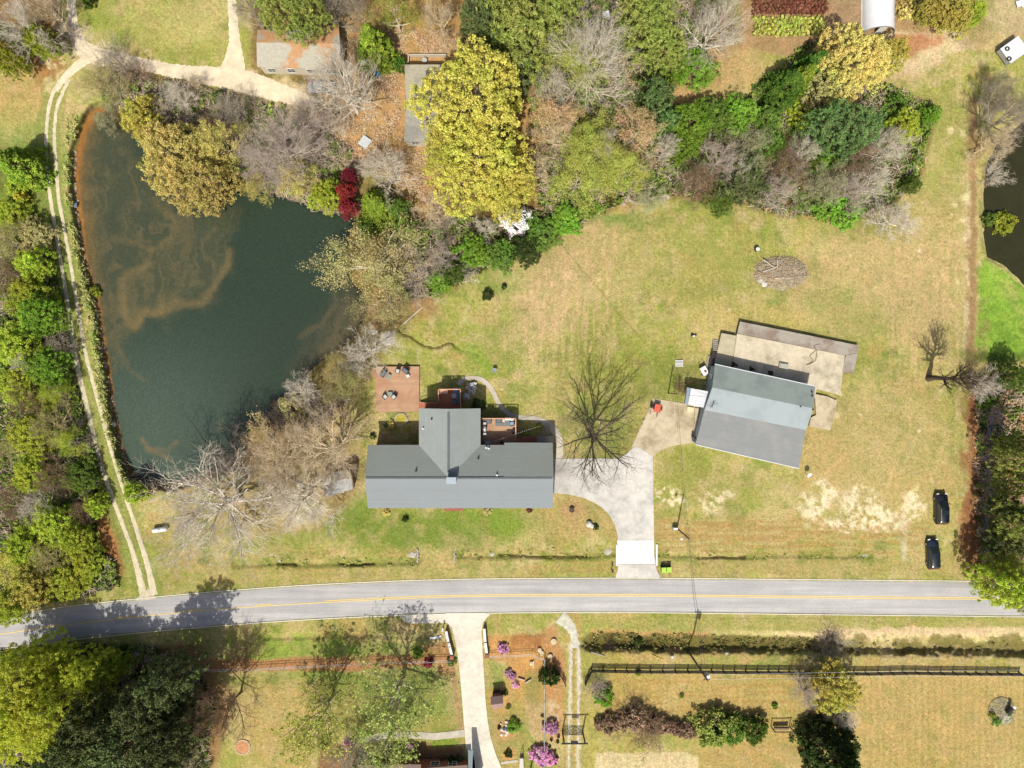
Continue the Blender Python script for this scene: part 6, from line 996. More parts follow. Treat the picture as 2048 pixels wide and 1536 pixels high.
BLW = [(-60,1310),(110,1290),(300,1290),(395,1340),(430,1400),(410,1580),(-60,1600)]; SHORE = [(200,160),(260,150),(420,185),(560,215),(700,300),(720,420),(650,430),(480,375),(330,262),(215,215)]; BANK = [(240,740),(560,800),(600,770),(700,800),(640,850),(560,850),(520,900),(430,960),(300,985),(262,975)]
RW = [(1955,760),(2120,740),(2120,1160),(1960,1150),(1950,1000)]; TOPP = [(930,-60),(1480,-60),(1400,120),(1250,180),(1090,190),(940,80)]
NOR = lambda R, n: R.normal(size=(n, 3))
def stuff(name, label, cat, pts, seed, mat, n_per, spread, size, long, hgt, upb=.4):
    R = np.random.default_rng(seed); c = pts + np.stack([np.zeros(len(pts)), np.zeros(len(pts)), R.uniform(.05, hgt, len(pts))], 1); v, f = leafset(R, c, n_per, spread, size, long, upb)
    o = mesh_np(name, v, f, mat); tag(o, label, cat, None, 'stuff'); return o
stuff('undergrowth', 'low green undergrowth beneath the thickets and woods', 'undergrowth', scatter([(THICK, 1), (LWOOD, .9), (SHORE, .3), (RW, .05), (TOPP, .4), (BLW, .3)], 5200, 301), 301, leafmat('undergrowth_leaves', A(112,134,46), A(160,172,66), .3, .5), 12, .5, .24, 1.5, .9)
stuff('ivy_cover', 'dark evergreen ground cover beneath the trees', 'ground cover', scatter([(THICK, 1), (LWOOD, .8), (BLW, .5), (RW, .08), (TOPP, .5)], 3400, 302), 302, leafmat('ivy_leaves', A(66,80,34), A(96,110,48), .15, .6), 12, .55, .22, 1.4, .5)
stuff('brushwood', 'tangled dry brushwood and sticks on the woodland floor', 'brushwood', scatter([(THICK, 1), (LWOOD, .7), (SHORE, .8), (BANK, .3), (BLW, .4), (RW, .06), (TOPP, .5)], 5200, 303), 303, pm('brushwood_sticks', A(214,196,172), .3, .6, .95), 7, .8, .075, 14, .8, -.2)
stuff('dead_leaves', 'drifts of dead tan leaves on the woodland floor', 'leaves', scatter([(THICK, .6), (SHORE, .6), (TOPP, .6), ([(640,60),(960,60),(1000,160),(900,440),(740,330),(650,300)], .7), (BANK, .7), (RW, 1.2), (LWOOD, .3)], 5200, 304), 304, leafmat('dead_leaf', tuple(v*.62 for v in A(206,172,130)), tuple(v*.62 for v in A(222,194,156)), .1, 1.2), 8, .5, .15, 1.3, .12, 1.4)
tr_l = [(196,340),(206,560),(250,880),(262,985),(236,900),(212,780),(196,660),(182,560),(160,460),(148,360),(150,280),(168,235),(140,260),(134,360),(146,470),(165,560),(180,640),(190,720)]
stuff('bank_reeds', 'dry reeds and weeds along the pond bank beside the dirt track', 'reeds', scatter([([(135,240),(160,235),(148,300),(142,350),(146,410),(156,470),(172,545),(192,610),(200,690),(212,780),(226,860),(250,940),(272,985),(262,1000),(236,940),(210,860),(194,780),(184,700),(170,610),(150,530),(136,430),(128,330)], 1)], 1500, 305), 305, leafmat('reed_leaves', A(166,164,96), A(140,160,60), .2, .4), 10, .35, .1, 4, .4)
stuff('ditch_weeds', 'dense dark weeds filling the roadside ditch', 'weeds', scatter([([(1184,1262),(1400,1268),(1640,1276),(1640,1302),(1184,1300)], 1), ([(1640,1280),(2100,1285),(2100,1306),(1640,1306)], .1)], 300, 306), 306, leafmat('ditch_weed', A(100,98,52), A(150,138,84), .2, .8), 9, .4, .13, 2.4, .2)
stuff('ditch_weeds', 'green grass tufts along the shallow front ditch', 'weeds', scatter([([(470,1118),(840,1112),(840,1134),(470,1140)], .7), ([(910,1100),(1232,1098),(1232,1122),(910,1122)], .6), ([(1312,1102),(1750,1104),(1750,1120),(1312,1118)], .5)], 60, 307), 307, leafmat('ditch_grass', A(150,160,70), A(180,178,96), .2, .8), 9, .35, .1, 3, .18)

# ------------------------------------------------------------ nursery rows
R = np.random.default_rng(5)
def plant_rows(x0, y0, x1, y1, dx, dy, leaf, label, group, sc):
    base = None
    for j in range(int((y1 - y0) / dy)):
        for i in range(int((x1 - x0) / dx)):
            px, py = x0 + dx * (i + .5 * (j % 2)) + R.normal() * .5, y0 + dy * j + R.normal() * .5; p = G(px, py)
            if base is None:
                v = []; rr = np.random.default_rng(9); c = rr.normal(size=(26, 3)) * .13 + np.array((0, 0, .42)); a = rr.normal(size=(26, 3)); a /= np.linalg.norm(a, axis=1)[:, None]; b = np.cross(a, rr.normal(size=(26, 3))); b /= np.linalg.norm(b, axis=1)[:, None]
                vv, ff = quads(c, a * .14, b * .09); mb = MB(); mb.lathe([(.13, 0), (.17, .26), (.14, .26)], 8); n0 = len(mb.v); V = list(mb.v) + [tuple(x) for x in vv]; F = list(mb.f) + [tuple(int(k) + n0 for k in f) for f in ff]
                me = bpy.data.meshes.new('potted_plant'); me.from_pydata(V, [], F); me.materials.append(DARK); me.materials.append(leaf)
                for k, pl in enumerate(me.polygons): pl.material_index = 0 if k < len(mb.f) else 1
                base = me
            o = bpy.data.objects.new('potted_plant', base); COL.objects.link(o); s = sc * R.uniform(.8, 1.25); o.location = p; o.scale = (s, s, s); o.rotation_euler = (0, 0, R.uniform(0, 6.28)); tag(o, label, 'potted plant', group)
plant_rows(1506, 2, 1656, 36, 8.2, 6.4, LF['maroon'], 'reddish brown potted nursery plant in the rows left of the greenhouse', 'red brown potted plants in rows', 1.15)
plant_rows(1508, 40, 1654, 80, 8.8, 7.6, LF['yg'], 'yellow green potted nursery plant in the rows left of the greenhouse', 'yellow green potted plants in rows', 1.15)
plant_rows(1794, 2, 1862, 50, 8.6, 7.4, LF['gold'], 'golden green potted nursery plant in the rows right of the greenhouse', 'potted plants right of the greenhouse', 1.1)
# ------------------------------------------------------------ cars
def car(name, label, px, py, rz, L=4.85, Wd=1.92, Hh=1.7, paint=(.006,.008,.012), cat='car', sedan=False, sunroof=True):
    p = G(px, py); r = thing(name, label, cat, p, rz); P = pm('car_paint_%d' % int(paint[0] * 1000 + sedan), paint, .05, 1, .12, spec=.8); GL = pm('car_glass', (.012,.02,.024), .1, 1, .05, spec=.9)
    # body: cross-sections along the length (front at +y)
    st = [(-.5, .80, .42, .72), (-.485, .93, .32, .92), (-.44, .985, .25, 1.02), (-.3, 1.0, .22, 1.06), (0, 1.0, .22, 1.05), (.2, 1.0, .22, 1.03), (.27, .99, .22, 1.0), (.40, .96, .24, .93), (.46, .88, .28, .84), (.495, .72, .36, .66)]
    k = Hh / 1.7; vs = []; m = 10
    for (t, w, zl, zh) in st:
        w = w * Wd / 2; zh *= k; y = t * L
        for (a, b) in ((-.86, 0), (-1, .18), (-1, .62), (-.95, .86), (-.82, 1), (.82, 1), (.95, .86), (1, .62), (1, .18), (.86, 0)): vs.append((a * w, y, zl + (zh - zl) * b))
    fs = [(j * m + i, j * m + (i + 1) % m, (j + 1) * m + (i + 1) % m, (j + 1) * m + i) for j in range(len(st) - 1) for i in range(m)] + [tuple(range(m))[::-1], tuple(range((len(st) - 1) * m, len(st) * m))]
    part('body', MB().add(vs, [f[::-1] for f in fs]), P, r, True)
    rear = -.47 if not sedan else -.36; rr_ = -.40 if not sedan else -.24; zb = 1.02 * k; zt = Hh
    gb = [(rear, .84, zb - .05), (.27, .86, zb - .06)]; gt = [(rr_, .68, zt - .06), (.07, .68, zt - .04)]; w2 = Wd / 2
    c = [(-w2 * gb[0][1], gb[0][0] * L, gb[0][2]), (w2 * gb[0][1], gb[0][0] * L, gb[0][2]), (w2 * gb[1][1], gb[1][0] * L, gb[1][2]), (-w2 * gb[1][1], gb[1][0] * L, gb[1][2]), (-w2 * gt[0][1], gt[0][0] * L, gt[0][2]), (w2 * gt[0][1], gt[0][0] * L, gt[0][2]), (w2 * gt[1][1], gt[1][0] * L, gt[1][2]), (-w2 * gt[1][1], gt[1][0] * L, gt[1][2])]
    part('windshield', MB().add([c[3], c[2], c[6], c[7]], [(0, 1, 2, 3)]), GL, r); part('rear_window', MB().add([c[1], c[0], c[4], c[5]], [(0, 1, 2, 3)]), GL, r)
    for s_, q in ((0, (c[0], c[3], c[7], c[4])), (1, (c[2], c[1], c[5], c[6]))): part('side_window', MB().add(q, [(0, 1, 2, 3)]), GL, r)
    y0, y1 = gt[0][0] * L, gt[1][0] * L; rf = MB(); vs = []
    for y, z, w in ((y0 - .03, -.05, .95), (y0 + .25, .01, 1.0), ((y0 + y1) / 2, .03, 1.0), (y1 - .2, .01, 1.0), (y1 + .02, -.04, .96)):
        for a, dz in ((-1.04, -.05), (-.92, 0), (0, .03), (.92, 0), (1.04, -.05)): vs.append((a * w * w2 * .69, y, zt + z + dz - .03))
    rf.add(vs, [(j * 5 + i, j * 5 + i + 1, (j + 1) * 5 + i + 1, (j + 1) * 5 + i) for j in range(4) for i in range(4)]); ro = part('roof', rf, P, r, True)
    if sunroof: part('sunroof', MB().box(0, (y0 + y1) / 2 + .35, zt + .025, w2 * 1.0, .75, .03), GL, ro); part('roof_rail', MB().box(-w2 * .66, (y0 + y1) / 2, zt + .03, .04, (y1 - y0) * .85, .05), STEEL, ro); part('roof_rail', MB().box(w2 * .66, (y0 + y1) / 2, zt + .03, .04, (y1 - y0) * .85, .05), STEEL, ro)
    for sx in (-1, 1):
        part('headlight', MB().box(sx * w2 * .66, L * .462, .74 * k, .34, .26, .16, sx * -.25), pm('headlight_glass', (.6,.62,.65), .1, 2, .1, spec=.8), r); part('taillight', MB().box(sx * w2 * .74, -L * .478, .86 * k, .3, .12, .22), pm('red_lens', (.35,.02,.02), .1, 2, .15), r)
        part('mirror', MB().box(sx * (w2 + .1), L * .17, 1.05 * k, .2, .12, .14), P, r)
        for sy in (-.31, .31):
            w_ = part('tyre', MB().bar((sx * (w2 - .23), sy * L, .34), (sx * (w2 + .01), sy * L, .34), .34, 18), DARK, r); part('rim', MB().bar((sx * (w2 - .02), sy * L, .34), (sx * (w2 + .02), sy * L, .34), .2, 12), STEEL, w_)
    part('license_plate', MB().box(0, -L * .502, .7, .32, .02, .16), WMET, r)
    return r
car('parked_car', 'black car with glass roof, upper of two parked on the right lawn', 1878, 1016, 0, 5.0, 1.95, 1.72)
car('parked_car', 'black hatchback parked closest to the road on the lawn at right', 1861.5, 1106, .03, 4.9, 1.86, 1.55, (.008,.012,.02), sunroof=False)
car('parked_car', 'grey sedan under the white bare tree by the leaf covered house', 645, 177, -math.pi / 2, 4.4, 1.78, 1.45, (.22,.25,.28), sedan=True, sunroof=False)
# ------------------------------------------------------------ poles and wires
WOODP = pm('pole_wood', A(120,104,90), .2, 2, .9)
def pole(label, px, py, h, r_=.16):
    t = thing('utility_pole', label, 'utility pole', G(px, py)); part('post', MB().cyl(0, 0, -.2, h, r_, 12, r_ * .75), WOODP, t); return t
t1 = pole('tall utility pole with grey transformer, south of the road behind the board fence', 1377, 1303, 11.4); part('transformer', MB().cyl(.42, .1, 9.2, 10.3, .28, 14), STEEL, t1); part('crossarm', MB().box(0, 0, 10.9, .9, .1, .12).cyl(-.4, 0, 10.95, 11.2, .05, 8).cyl(.4, 0, 10.95, 11.2, .05, 8), WOODP, t1)
t2 = pole('shorter utility pole with a lamp arm on the lawn right of the driveway', 1354, 1056.5, 8.2, .13); part('lamp_arm', MB().bar((0, 0, 8.0), (-1.0, .05, 8.15), .04), STEEL, t2); part('lamp_head', MB().lathe([(.06, 8.2), (.2, 8.12), (.22, 7.98), (.05, 7.95)], 12, -1.15, .05), WMET, t2); part('meter_box', MB().box(-.45, .1, .6, .7, .3, 1.0), WMET, t2)
t3 = pole('thin service pole left of the white carport', 1336.5, 786.5, 6.4, .1)
def wire(name, a, b, sag, r_=.022, mat=DARK, n=14):
    mb = MB(); a = Vector(a); b = Vector(b); f_ = lambda t: a.lerp(b, t) - Vector((0, 0, 4 * sag * t * (1 - t)))
    for i in range(n): mb.bar(f_(i / n), f_((i + 1) / n), r_, 3)
    return mb
B = lambda px, py, h: G(px, py) + Vector((0, 0, h))
def wires(label, segs, mat=DARK, r_=.022):
    mb = MB()
    for a, b, s_ in segs: w_ = wire('', a, b, s_, r_); mb.add(w_.v, w_.f)
    return solo('power_line', mb, mat, label, 'power line')
wires('thin cable crossing the road between the two utility poles', [(B(1377,1303,11.0), B(1354,1056.5,8.0), .6)])
wires('second thin cable crossing the road beside the first', [(B(1377,1303,10.2) + Vector((-.2,0,0)), B(1354,1056.5,7.6), .9)])
wires('cable from the lawn pole over the concrete pad to the thin service pole', [(B(1354,1056.5,8.0), B(1336.5,786.5,6.2), .5)]); wires('short cable from the service pole to the white carport', [(B(1336.5,786.5,6.2), B(1416,795,2.9), .2)])
wires('pale cable running right from the tall pole along the board fence', [(B(1377,1303,11.0), B(2500,1300,11.0), 1.0)], MATS['galvanised_wire'] if 'galvanised_wire' in MATS else STEEL, .018); wires('lower pale cable running right along the board fence', [(B(1377,1303,9.4), B(2500,1292,9.4), .8)], STEEL, .018)
# ------------------------------------------------------------ fences
BOARD = pm('black_fence_paint', A(62,58,56), .2, 2, .8); GREYT = pm('grey_fence_cap', A(150,140,128), .15, 2, .8)
def fence(name, label, pts, h, rails, step, mat, pr=.08, rr_=.04, cat='fence', wirey=False, post_name='post'):
    root = thing(name, label, cat, G(*pts[0])); o = root.location.copy(); P = [G(*p) - o for p in pts]; seq = []
    for a, b in zip(P, P[1:]):
        n = max(1, round((b - a).length / step)); seq += [a.lerp(b, i / n) for i in range(n)]
    seq.append(P[-1]); fix = []
    for q in seq: w_ = q + o; fix.append(Vector((q.x, q.y, gz(w_.x, w_.y) - o.z)))
    for q in fix[:100]: part(post_name, MB().box(q.x, q.y, q.z + h / 2, pr * 2, pr * 2, h + .1), mat, root)
    for k in rails:
        mb = MB()
        for a, b in zip(fix, fix[1:]):
            if wirey: mb.bar(a + Vector((0, 0, k)), b + Vector((0, 0, k)), rr_, 4)
            else:
                d = b - a; u = Vector((-d.y, d.x, 0)).normalized() * .022; hh = rr_; A0, B0 = a + Vector((0, 0, k)), b + Vector((0, 0, k))
                mb.add([A0 - u - Vector((0, 0, hh)), A0 + u - Vector((0, 0, hh)), A0 + u + Vector((0, 0, hh)), A0 - u + Vector((0, 0, hh)), B0 - u - Vector((0, 0, hh)), B0 + u - Vector((0, 0, hh)), B0 + u + Vector((0, 0, hh)), B0 - u + Vector((0, 0, hh))], [(3, 2, 1, 0), (4, 5, 6, 7), (0, 1, 5, 4), (1, 2, 6, 5), (2, 3, 7, 6), (3, 0, 4, 7)])
        part('rail', mb, mat, root)
    return root
fence('board_fence', 'long black four board fence along the field south of the road', [(1170,1364),(1176,1350),(1183,1338),(1300,1340),(1400,1340),(1536,1341.5),(1640,1343),(1730,1344),(1830,1342.5),(1930,1344),(2037,1345)], 1.35, (.3, .62, .95, 1.27), 1.8, BOARD, .09, .1)
fence('rail_fence', 'short curved black rail fence left of the grassy track', [(1098,1340),(1112,1341),(1119,1346),(1126,1356),(1130,1366)], 1.3, (.3, .6, .9, 1.2), 1.1, BOARD, .07, .06)
WCAP = pm('pale_rail', A(206,208,204), .08, 2, .6)
fence('wire_fence', 'thin pale railed wire fence along the mulch strip left of the neighbour driveway', [(352,1338),(512,1335),(600,1330),(700,1325),(800,1321),(903,1318)], 1.25, (.65, 1.2), 2.4, WCAP, .03, .035, wirey=True)
fence('wire_fence', 'thin pale railed fence right of the neighbour driveway entrance', [(978,1310),(1020,1308),(1064,1306),(1078,1313),(1089,1315)], 1.2, (.6, 1.15), 2.4, WCAP, .03, .035, wirey=True)
fence('white_rail_fence', 'long straight pale rail running down beside the azaleas', [(1089,1315),(1088.5,1400),(1088,1470),(1088,1560)], 1.3, (.65, 1.25), 2.6, WCAP, .05, .07)
fence('wire_fence', 'thin wire fence running through the pine straw at the right', [(1976,806),(1974,860),(1970,930),(1967,1000),(1966,1100)], 1.3, (.4, .85, 1.25), 2.6, pm('galvanised_wire', A(170,176,190), .1, 3, .5), .03, .022, wirey=True)
GW = MATS['galvanised_wire']; pn = thing('wire_pen', 'thin wire animal pens beside the fence in the pine straw', 'pen', G(1983, 855)); o_ = pn.location.copy(); mb = MB()
for pts in ([(1965,824),(2000,824)],[(1965,835),(2001,834)],[(1967,855),(2001,852)],[(1969,870),(2000,868)],[(1988,823),(1996,893)],[(1969,871),(1964,838)],[(1982,890),(2000,889)]):
    for z_ in (.1, 1.2): a, b = G(*pts[0]) - o_, G(*pts[1]) - o_; mb.bar(a + Vector((0, 0, z_)), b + Vector((0, 0, z_)), .03, 4)
part('wire_panel', mb, GW, pn); mb = MB(); [mb.cyl(*(G(px, py) - o_)[:2], -.2, 1.25, .035, 6) for px, py in ((1965,824),(2000,824),(1969,870),(2000,868),(1982,890),(1988,852))]; part('pen_frame', mb, GW, pn)
# entrance walls of the neighbour driveway
for lb, pts in (('white painted entrance wall on the left side of the neighbour driveway', [(893.5,1259),(898,1280),(905,1306)]), ('white painted entrance wall on the right side of the neighbour driveway', [(969,1254),(971,1280),(974,1303)])):
    r = thing('entrance_wall', lb, 'wall', G(*pts[1])); o = r.location.copy(); mb = MB(); cp = MB()
    for a, b in zip(pts, pts[1:]): A0, B0 = G(*a) - o, G(*b) - o; d = B0 - A0; c_ = (A0 + B0) / 2; mb.box(c_.x, c_.y, .5, d.length + .12, .3, 1.1, math.atan2(d.y, d.x)); cp.box(c_.x, c_.y, 1.08, d.length + .16, .4, .08, math.atan2(d.y, d.x))
    part('wall_body', mb, BRICK, r); part('wall_cap', cp, TRIM, r); e_ = G(*pts[2]) - o; part('end_pier', MB().box(e_.x, e_.y - .3, .6, .5, .5, 1.3).box(e_.x, e_.y - .3, 1.3, .6, .6, .1), BRICK, r)
# arched gate over the grassy track
gt = thing('entrance_gate', 'tall black timber gateway with a pale hanging sign across the grassy track', 'gate', G(1145, 1462)); 
for sx in (-1.62, 1.62): part('gate_post', MB().box(sx, 0, 2.0, .2, .2, 4.1), BOARD, gt)
part('crossbeam', MB().box(0, 0, 4.05, 4.1, .14, .22), BOARD, gt); sg = part('hanging_sign', MB().box(0, -.02, 3.55, 1.0, .06, .5), pm('sign_board', A(206,200,224), .1, 6, .6), gt); part('sign_frame', MB().box(0, 0, 3.82, 1.1, .1, .06).box(0, 0, 3.28, 1.1, .1, .06).box(-.53, 0, 3.55, .06, .1, .5).box(.53, 0, 3.55, .06, .1, .5), BOARD, sg)
for s_ in (-1, 1):
    mb = MB(); cx = s_ * .76
    for z_ in (.15, .45, .75, 1.05, 1.3): mb.box(cx, 0, z_, 1.45, .05, .07)
    mb.box(s_ * .06, 0, .72, .06, .07, 1.2); mb.box(s_ * 1.45, 0, .72, .06, .07, 1.2); mb.bar((s_ * .08, 0, 1.3), (s_ * 1.4, 0, .15), .04, 4); part('gate_leaf', mb, BOARD, gt)
# playhouse / well house with brown roof
wh = thing('well_house', 'small brown roofed well house on an orange mulch bed right of the neighbour driveway', 'well house', G(995, 1393), math.radians(8)); BR = stripes('brown_boards', A(160,132,124), A(176,148,138), 4, 0, .85)
root = wh; part('roof', MB().add([(-.95, -.95, 2.1), (.95, -.95, 2.1), (.95, 0, 2.75), (-.95, 0, 2.75), (-.95, -.95, 2.0), (.95, -.95, 2.0), (.95, 0, 2.65), (-.95, 0, 2.65)], [(0,1,2,3),(7,6,5,4),(0,4,5,1),(1,5,6,2),(3,7,4,0)]), BR, wh); part('roof', MB().add([(-.95, 0, 2.75), (.95, 0, 2.75), (.95, .95, 2.1), (-.95, .95, 2.1), (-.95, 0, 2.65), (.95, 0, 2.65), (.95, .95, 2.0), (-.95, .95, 2.0)], [(0,1,2,3),(7,6,5,4),(1,5,6,2),(2,6,7,3),(3,7,4,0)]), stripes('brown_boards_dark', A(140,118,112), A(154,130,122), 4, 0, .85), wh)
part('well_wall', MB().box(0, 0, .45, 1.3, 1.3, .9), BRICK, wh); [part('post', MB().box(sx * .65, sy * .65, 1.1, .1, .1, 2.1), BOARD, wh) for sx in (-1, 1) for sy in (-1, 1)]; part('bench', MB().box(.05, 1.0, .45, 1.0, .35, .06), BOARD, wh)
# mailbox, bins, small yard things
for px, py, lb in ((1223, 1138, 'mailbox on a dark post left of the driveway entrance'), (887, 1254, 'white mailbox at the left of the neighbour driveway mouth')):
    mbx = thing('mailbox', lb, 'mailbox', G(px, py)); part('post', MB().box(0, 0, .55, .12, .12, 1.2), WOODP, mbx); part('box', MB().box(0, 0, 1.22, .26, .55, .22).bar((0, -.27, 1.32), (0, .27, 1.32), .13, 12), BLACKM if px > 1000 else WMET, mbx); part('flag', MB().box(.15, .1, 1.35, .02, .2, .1), pm('red_flag', A(200,50,40), .05, 2), mbx)
for px, py, lb in ((1325, 1136.5, 'left lime lidded wheeled bin beside the driveway entrance'), (1335.5, 1136, 'right lime lidded wheeled bin beside the driveway entrance')):
    bn = thing('wheeled_bin', lb, 'bin', G(px, py), .05, 'pair of lime lidded bins'); part('bin_body', MB().box(0, 0, .55, .62, .7, 1.0, 0, -.12), pm('dark_green_bin', A(44,60,44), .1, 2, .5), bn); part('lid', MB().box(0, -.03, 1.1, .74, .82, .08).box(0, .36, 1.05, .66, .08, .1), pm('lime_lid', A(176,224,70), .08, 2, .45), bn); [part('wheel', MB().bar((s_ * .3, .36, .14), (s_ * .36, .36, .14), .14, 10), DARK, bn) for s_ in (-1, 1)]
tk = thing('propane_tank', 'white oblong gas tank lying on the lawn below the huge pale tree', 'gas tank', G(323, 1058), math.radians(8)); vs = MB(); prof = [(.02, -1.25), (.22, -1.2), (.36, -1.02), (.4, -.8), (.4, .8), (.36, 1.02), (.22, 1.2), (.02, 1.25)]
n = 16; vv = [(z, r_ * math.cos(2 * math.pi * i / n), .62 + r_ * math.sin(2 * math.pi * i / n)) for r_, z in prof for i in range(n)]; vs.add(vv, [(j * n + i, (j + 1) * n + i, (j + 1) * n + (i + 1) % n, j * n + (i + 1) % n) for j in range(7) for i in range(n)]); part('tank_body', vs, WMET, tk, True); part('valve_cover', MB().lathe([(.14, 1.0), (.15, 1.12), (.05, 1.16)], 12), WMET, tk); [part('leg', MB().box(s_ * .8, 0, .12, .12, .6, .3), STEEL, tk) for s_ in (-1, 1)]
mb = MB(); mb.rock(-.25, .05, .35, .55, 3, .9); mb.rock(.25, -.3, .3, .4, 9, .9); solo('garden_boulder', mb, pm('white_boulder', A(226,222,212), .12, 3), 'white boulder group inside the driveway curve', 'boulder', G(1181, 1048)); tree('tiny', 'brown', 'dark', 1191, 1055, 6, .8, 'dark clump right of the white boulders inside the driveway curve')
pl = thing('planter', 'dark round planter standing on the bare circle near the driveway', 'planter', G(1143, 1019)); part('bowl', MB().lathe([(.25, 0), (.42, .5), (.38, .5), (.3, .4)], 14), BLACKM, pl); part('soil', MB().lathe([(.35, .38), (.3, .45), (.02, .46)], 12), pm('potting_soil', A(90,80,70), .2, 5), pl)
sg = thing('yard_sign', 'small grey sign board below the road at the left among the woods', 'sign', G(262, 1310), .3); part('board', MB().box(0, 0, 1.2, 1.1, .06, .8), pm('grey_sign', A(160,168,176), .1, 3), sg); [part('post', MB().box(s_ * .5, 0, .6, .08, .08, 1.3), WOODP, sg) for s_ in (-1, 1)]
bq = pm('stone_grey', A(196,190,176), .2, 3); 
for px, py, s_, lb in ((824,1110,1.0,'pale rock slab at the ditch end left of the grass crossing'),(1216,1103,.9,'pale rock slab at the ditch end left of the driveway'),(1730,1110,.7,'pale rock at the right end of the front ditch'),(985,1108,.7,'pale rock slab right of the grass crossing'),(560,1121,.5,'bare earth clod at the left ditch'),(778,668,.9,'grey boulder at the creek mouth by the pond'),(776,682,1.0,'big grey flat boulder below the creek mouth'),(747,664,.6,'small pale boulder at the pond edge near the creek'),(1010,1325,.0,''),(1270,1310,.35,''),(1453,1308,.45,'pale stone beside the ditch right of the tall pole')):
    if lb: mb = MB(); q_ = s_ * (.6 if py > 700 else 1); mb.rock(0, 0, .02, q_, int(px), .28); mb.rock(q_ * .8, .15, .0, q_ * .5, int(px) + 1, .3); mb.rock(-q_ * .9, -.1, .0, q_ * .45, int(px) + 2, .3); solo('rock', mb, bq, lb, 'rock', G(px, py))
for px, lb in ((836, 'stone headwall at the left side of the grass ditch crossing'), (909.5, 'stone headwall at the right side of the grass ditch crossing')):
    hw = thing('culvert_headwall', lb, 'headwall', G(px, 1111)); mb = MB(); [mb.rock(random.uniform(-.1, .1), -1.0 + .25 * i, .15, .2, px + i if isinstance(px, int) else int(px) + i, .9) for i in range(9)]; part('stones', mb, bq, hw); part('pipe_mouth', MB().bar((-.3, 0, -.1), (.3, 0, -.1), .25, 14), pm('pipe_concrete', A(150,146,138), .1, 3), hw)
for s_, px in ((-1, 1235.2), (1, 1310.6)): solo('driveway_headwall', MB().box(0, 0, .05, .3, 3.4, .6), CW, 'concrete headwall at the %s edge of the white driveway apron' % ('left' if s_ < 0 else 'right'), 'headwall', G(px + s_ * 2, 1109, .05))
fr = thing('fire_ring', 'round sand filled ring with pale stones on the lower left lawn', 'fire ring', G(485.5, 1494)); mb = MB(); [mb.rock(1.15 * math.cos(a_), 1.15 * math.sin(a_), .08, .16, int(a_ * 77), .8) for a_ in np.arange(0, 6.28, .24)]; part('stone_ring', mb, pm('cream_stones', A(226,208,176), .15, 3), fr); part('sand', MB().lathe([(1.1, .0), (1.1, .08), (.6, .13), (.02, .1)], 24), pm('orange_sand', A(206,150,108), .15, 3, .95), fr)
# brush pile
bp = thing('brush_pile', 'round heap of cut branches and stumps on the back lawn', 'brush pile', G(1560, 548)); rr = random.Random(4); mb = MB(); n = 26; vs = [(0, 0, .75)]
for k, (q, z) in enumerate(((.35, .7), (.65, .5), (.9, .25), (1.05, -.05))):
    for i in range(n): a_ = 2 * math.pi * i / n; e = rr.uniform(.9, 1.08); vs.append((4.4 * q * e * math.cos(a_), 2.75 * q * e * math.sin(a_), z * rr.uniform(.8, 1.2) - (.0 if z > 0 else 0)))
fs = [(0, 1 + i, 1 + (i + 1) % n) for i in range(n)] + [(1 + j * n + i, 1 + (j + 1) * n + i, 1 + (j + 1) * n + (i + 1) % n, 1 + j * n + (i + 1) % n) for j in range(3) for i in range(n)]; part('debris_mound', MB().add(vs, fs), pm('brush_floor', A(176,160,112), .35, 2.5, .95, 9), bp)
def sticks(n, rx, ry, zmax, seed, rmin, rmax, lmin, lmax):
    R_ = random.Random(seed); mb = MB()
    for _ in range(n):
        q = math.sqrt(R_.random()) * .95; a_ = R_.uniform(0, 6.28); x, y = rx * q * math.cos(a_), ry * q * math.sin(a_); z = zmax * (1 - q * q) + R_.uniform(0, .25); d = R_.gauss(0, .8); l = R_.uniform(lmin, lmax) / 2; dz = R_.uniform(-.25, .25); mb.bar((x - l * math.cos(d), y - l * math.sin(d), z - dz * l), (x + l * math.cos(d), y + l * math.sin(d), z + dz * l), R_.uniform(rmin, rmax), 4, .01)
    return mb
part('twigs', sticks(760, 4.4, 2.8, .7, 11, .02, .045, .6, 2.0), pm('grey_sticks', A(214,204,182), .3, 1.5, .95), bp)['kind'] = 'stuff'
part('branches', sticks(130, 4.2, 2.6, .8, 12, .03, .06, 1.2, 3.0), pm('rusty_sticks', A(206,168,128), .3, 1.5, .95), bp)['kind'] = 'stuff'
for a_, b_ in (((-2.9, 2.1, .9), (-1.2, .8, 1.1)), ((-3.1, .2, .8), (-.9, 1.0, 1.1)), ((-1.2, -.8, .9), (1.6, -.75, .9)), ((-.8, 2.1, .9), (-.8, .4, 1.1))): part('log', MB().bar(a_, b_, .09, 7, .06), pm('pale_log', A(216,206,190), .15, 2), bp)
for x, y, s_ in ((-3.3, -1.1, .45), (-2.6, -1.7, .6), (-1.9, -1.5, .4), (-1.2, .1, .35)): part('boulder', MB().rock(x, y, .3, s_, int(x * 10), .7), pm('white_boulder', None), bp)
st = thing('stump_marker', 'small dark bucket with a white lid just above the heap of branches', 'bucket', G(1512, 499)); part('tub', MB().lathe([(.35, 0), (.42, .6), (.38, .6)], 14), BLACKM, st); part('lid', MB().lathe([(.3, .6), (.3, .68), (.02, .7)], 12, .08, -.06), WMET, st)
st = thing('debris_heap', 'small black and white scrap heap on the lawn above the pallet', 'scrap', G(1387, 671)); part('scrap', MB().rock(-.2, .05, .2, .3, 4).rock(.3, .1, .15, .22, 8), BLACKM, st); part('white_scrap', MB().box(-.05, -.12, .3, .35, .2, .2, .4), WMET, st)
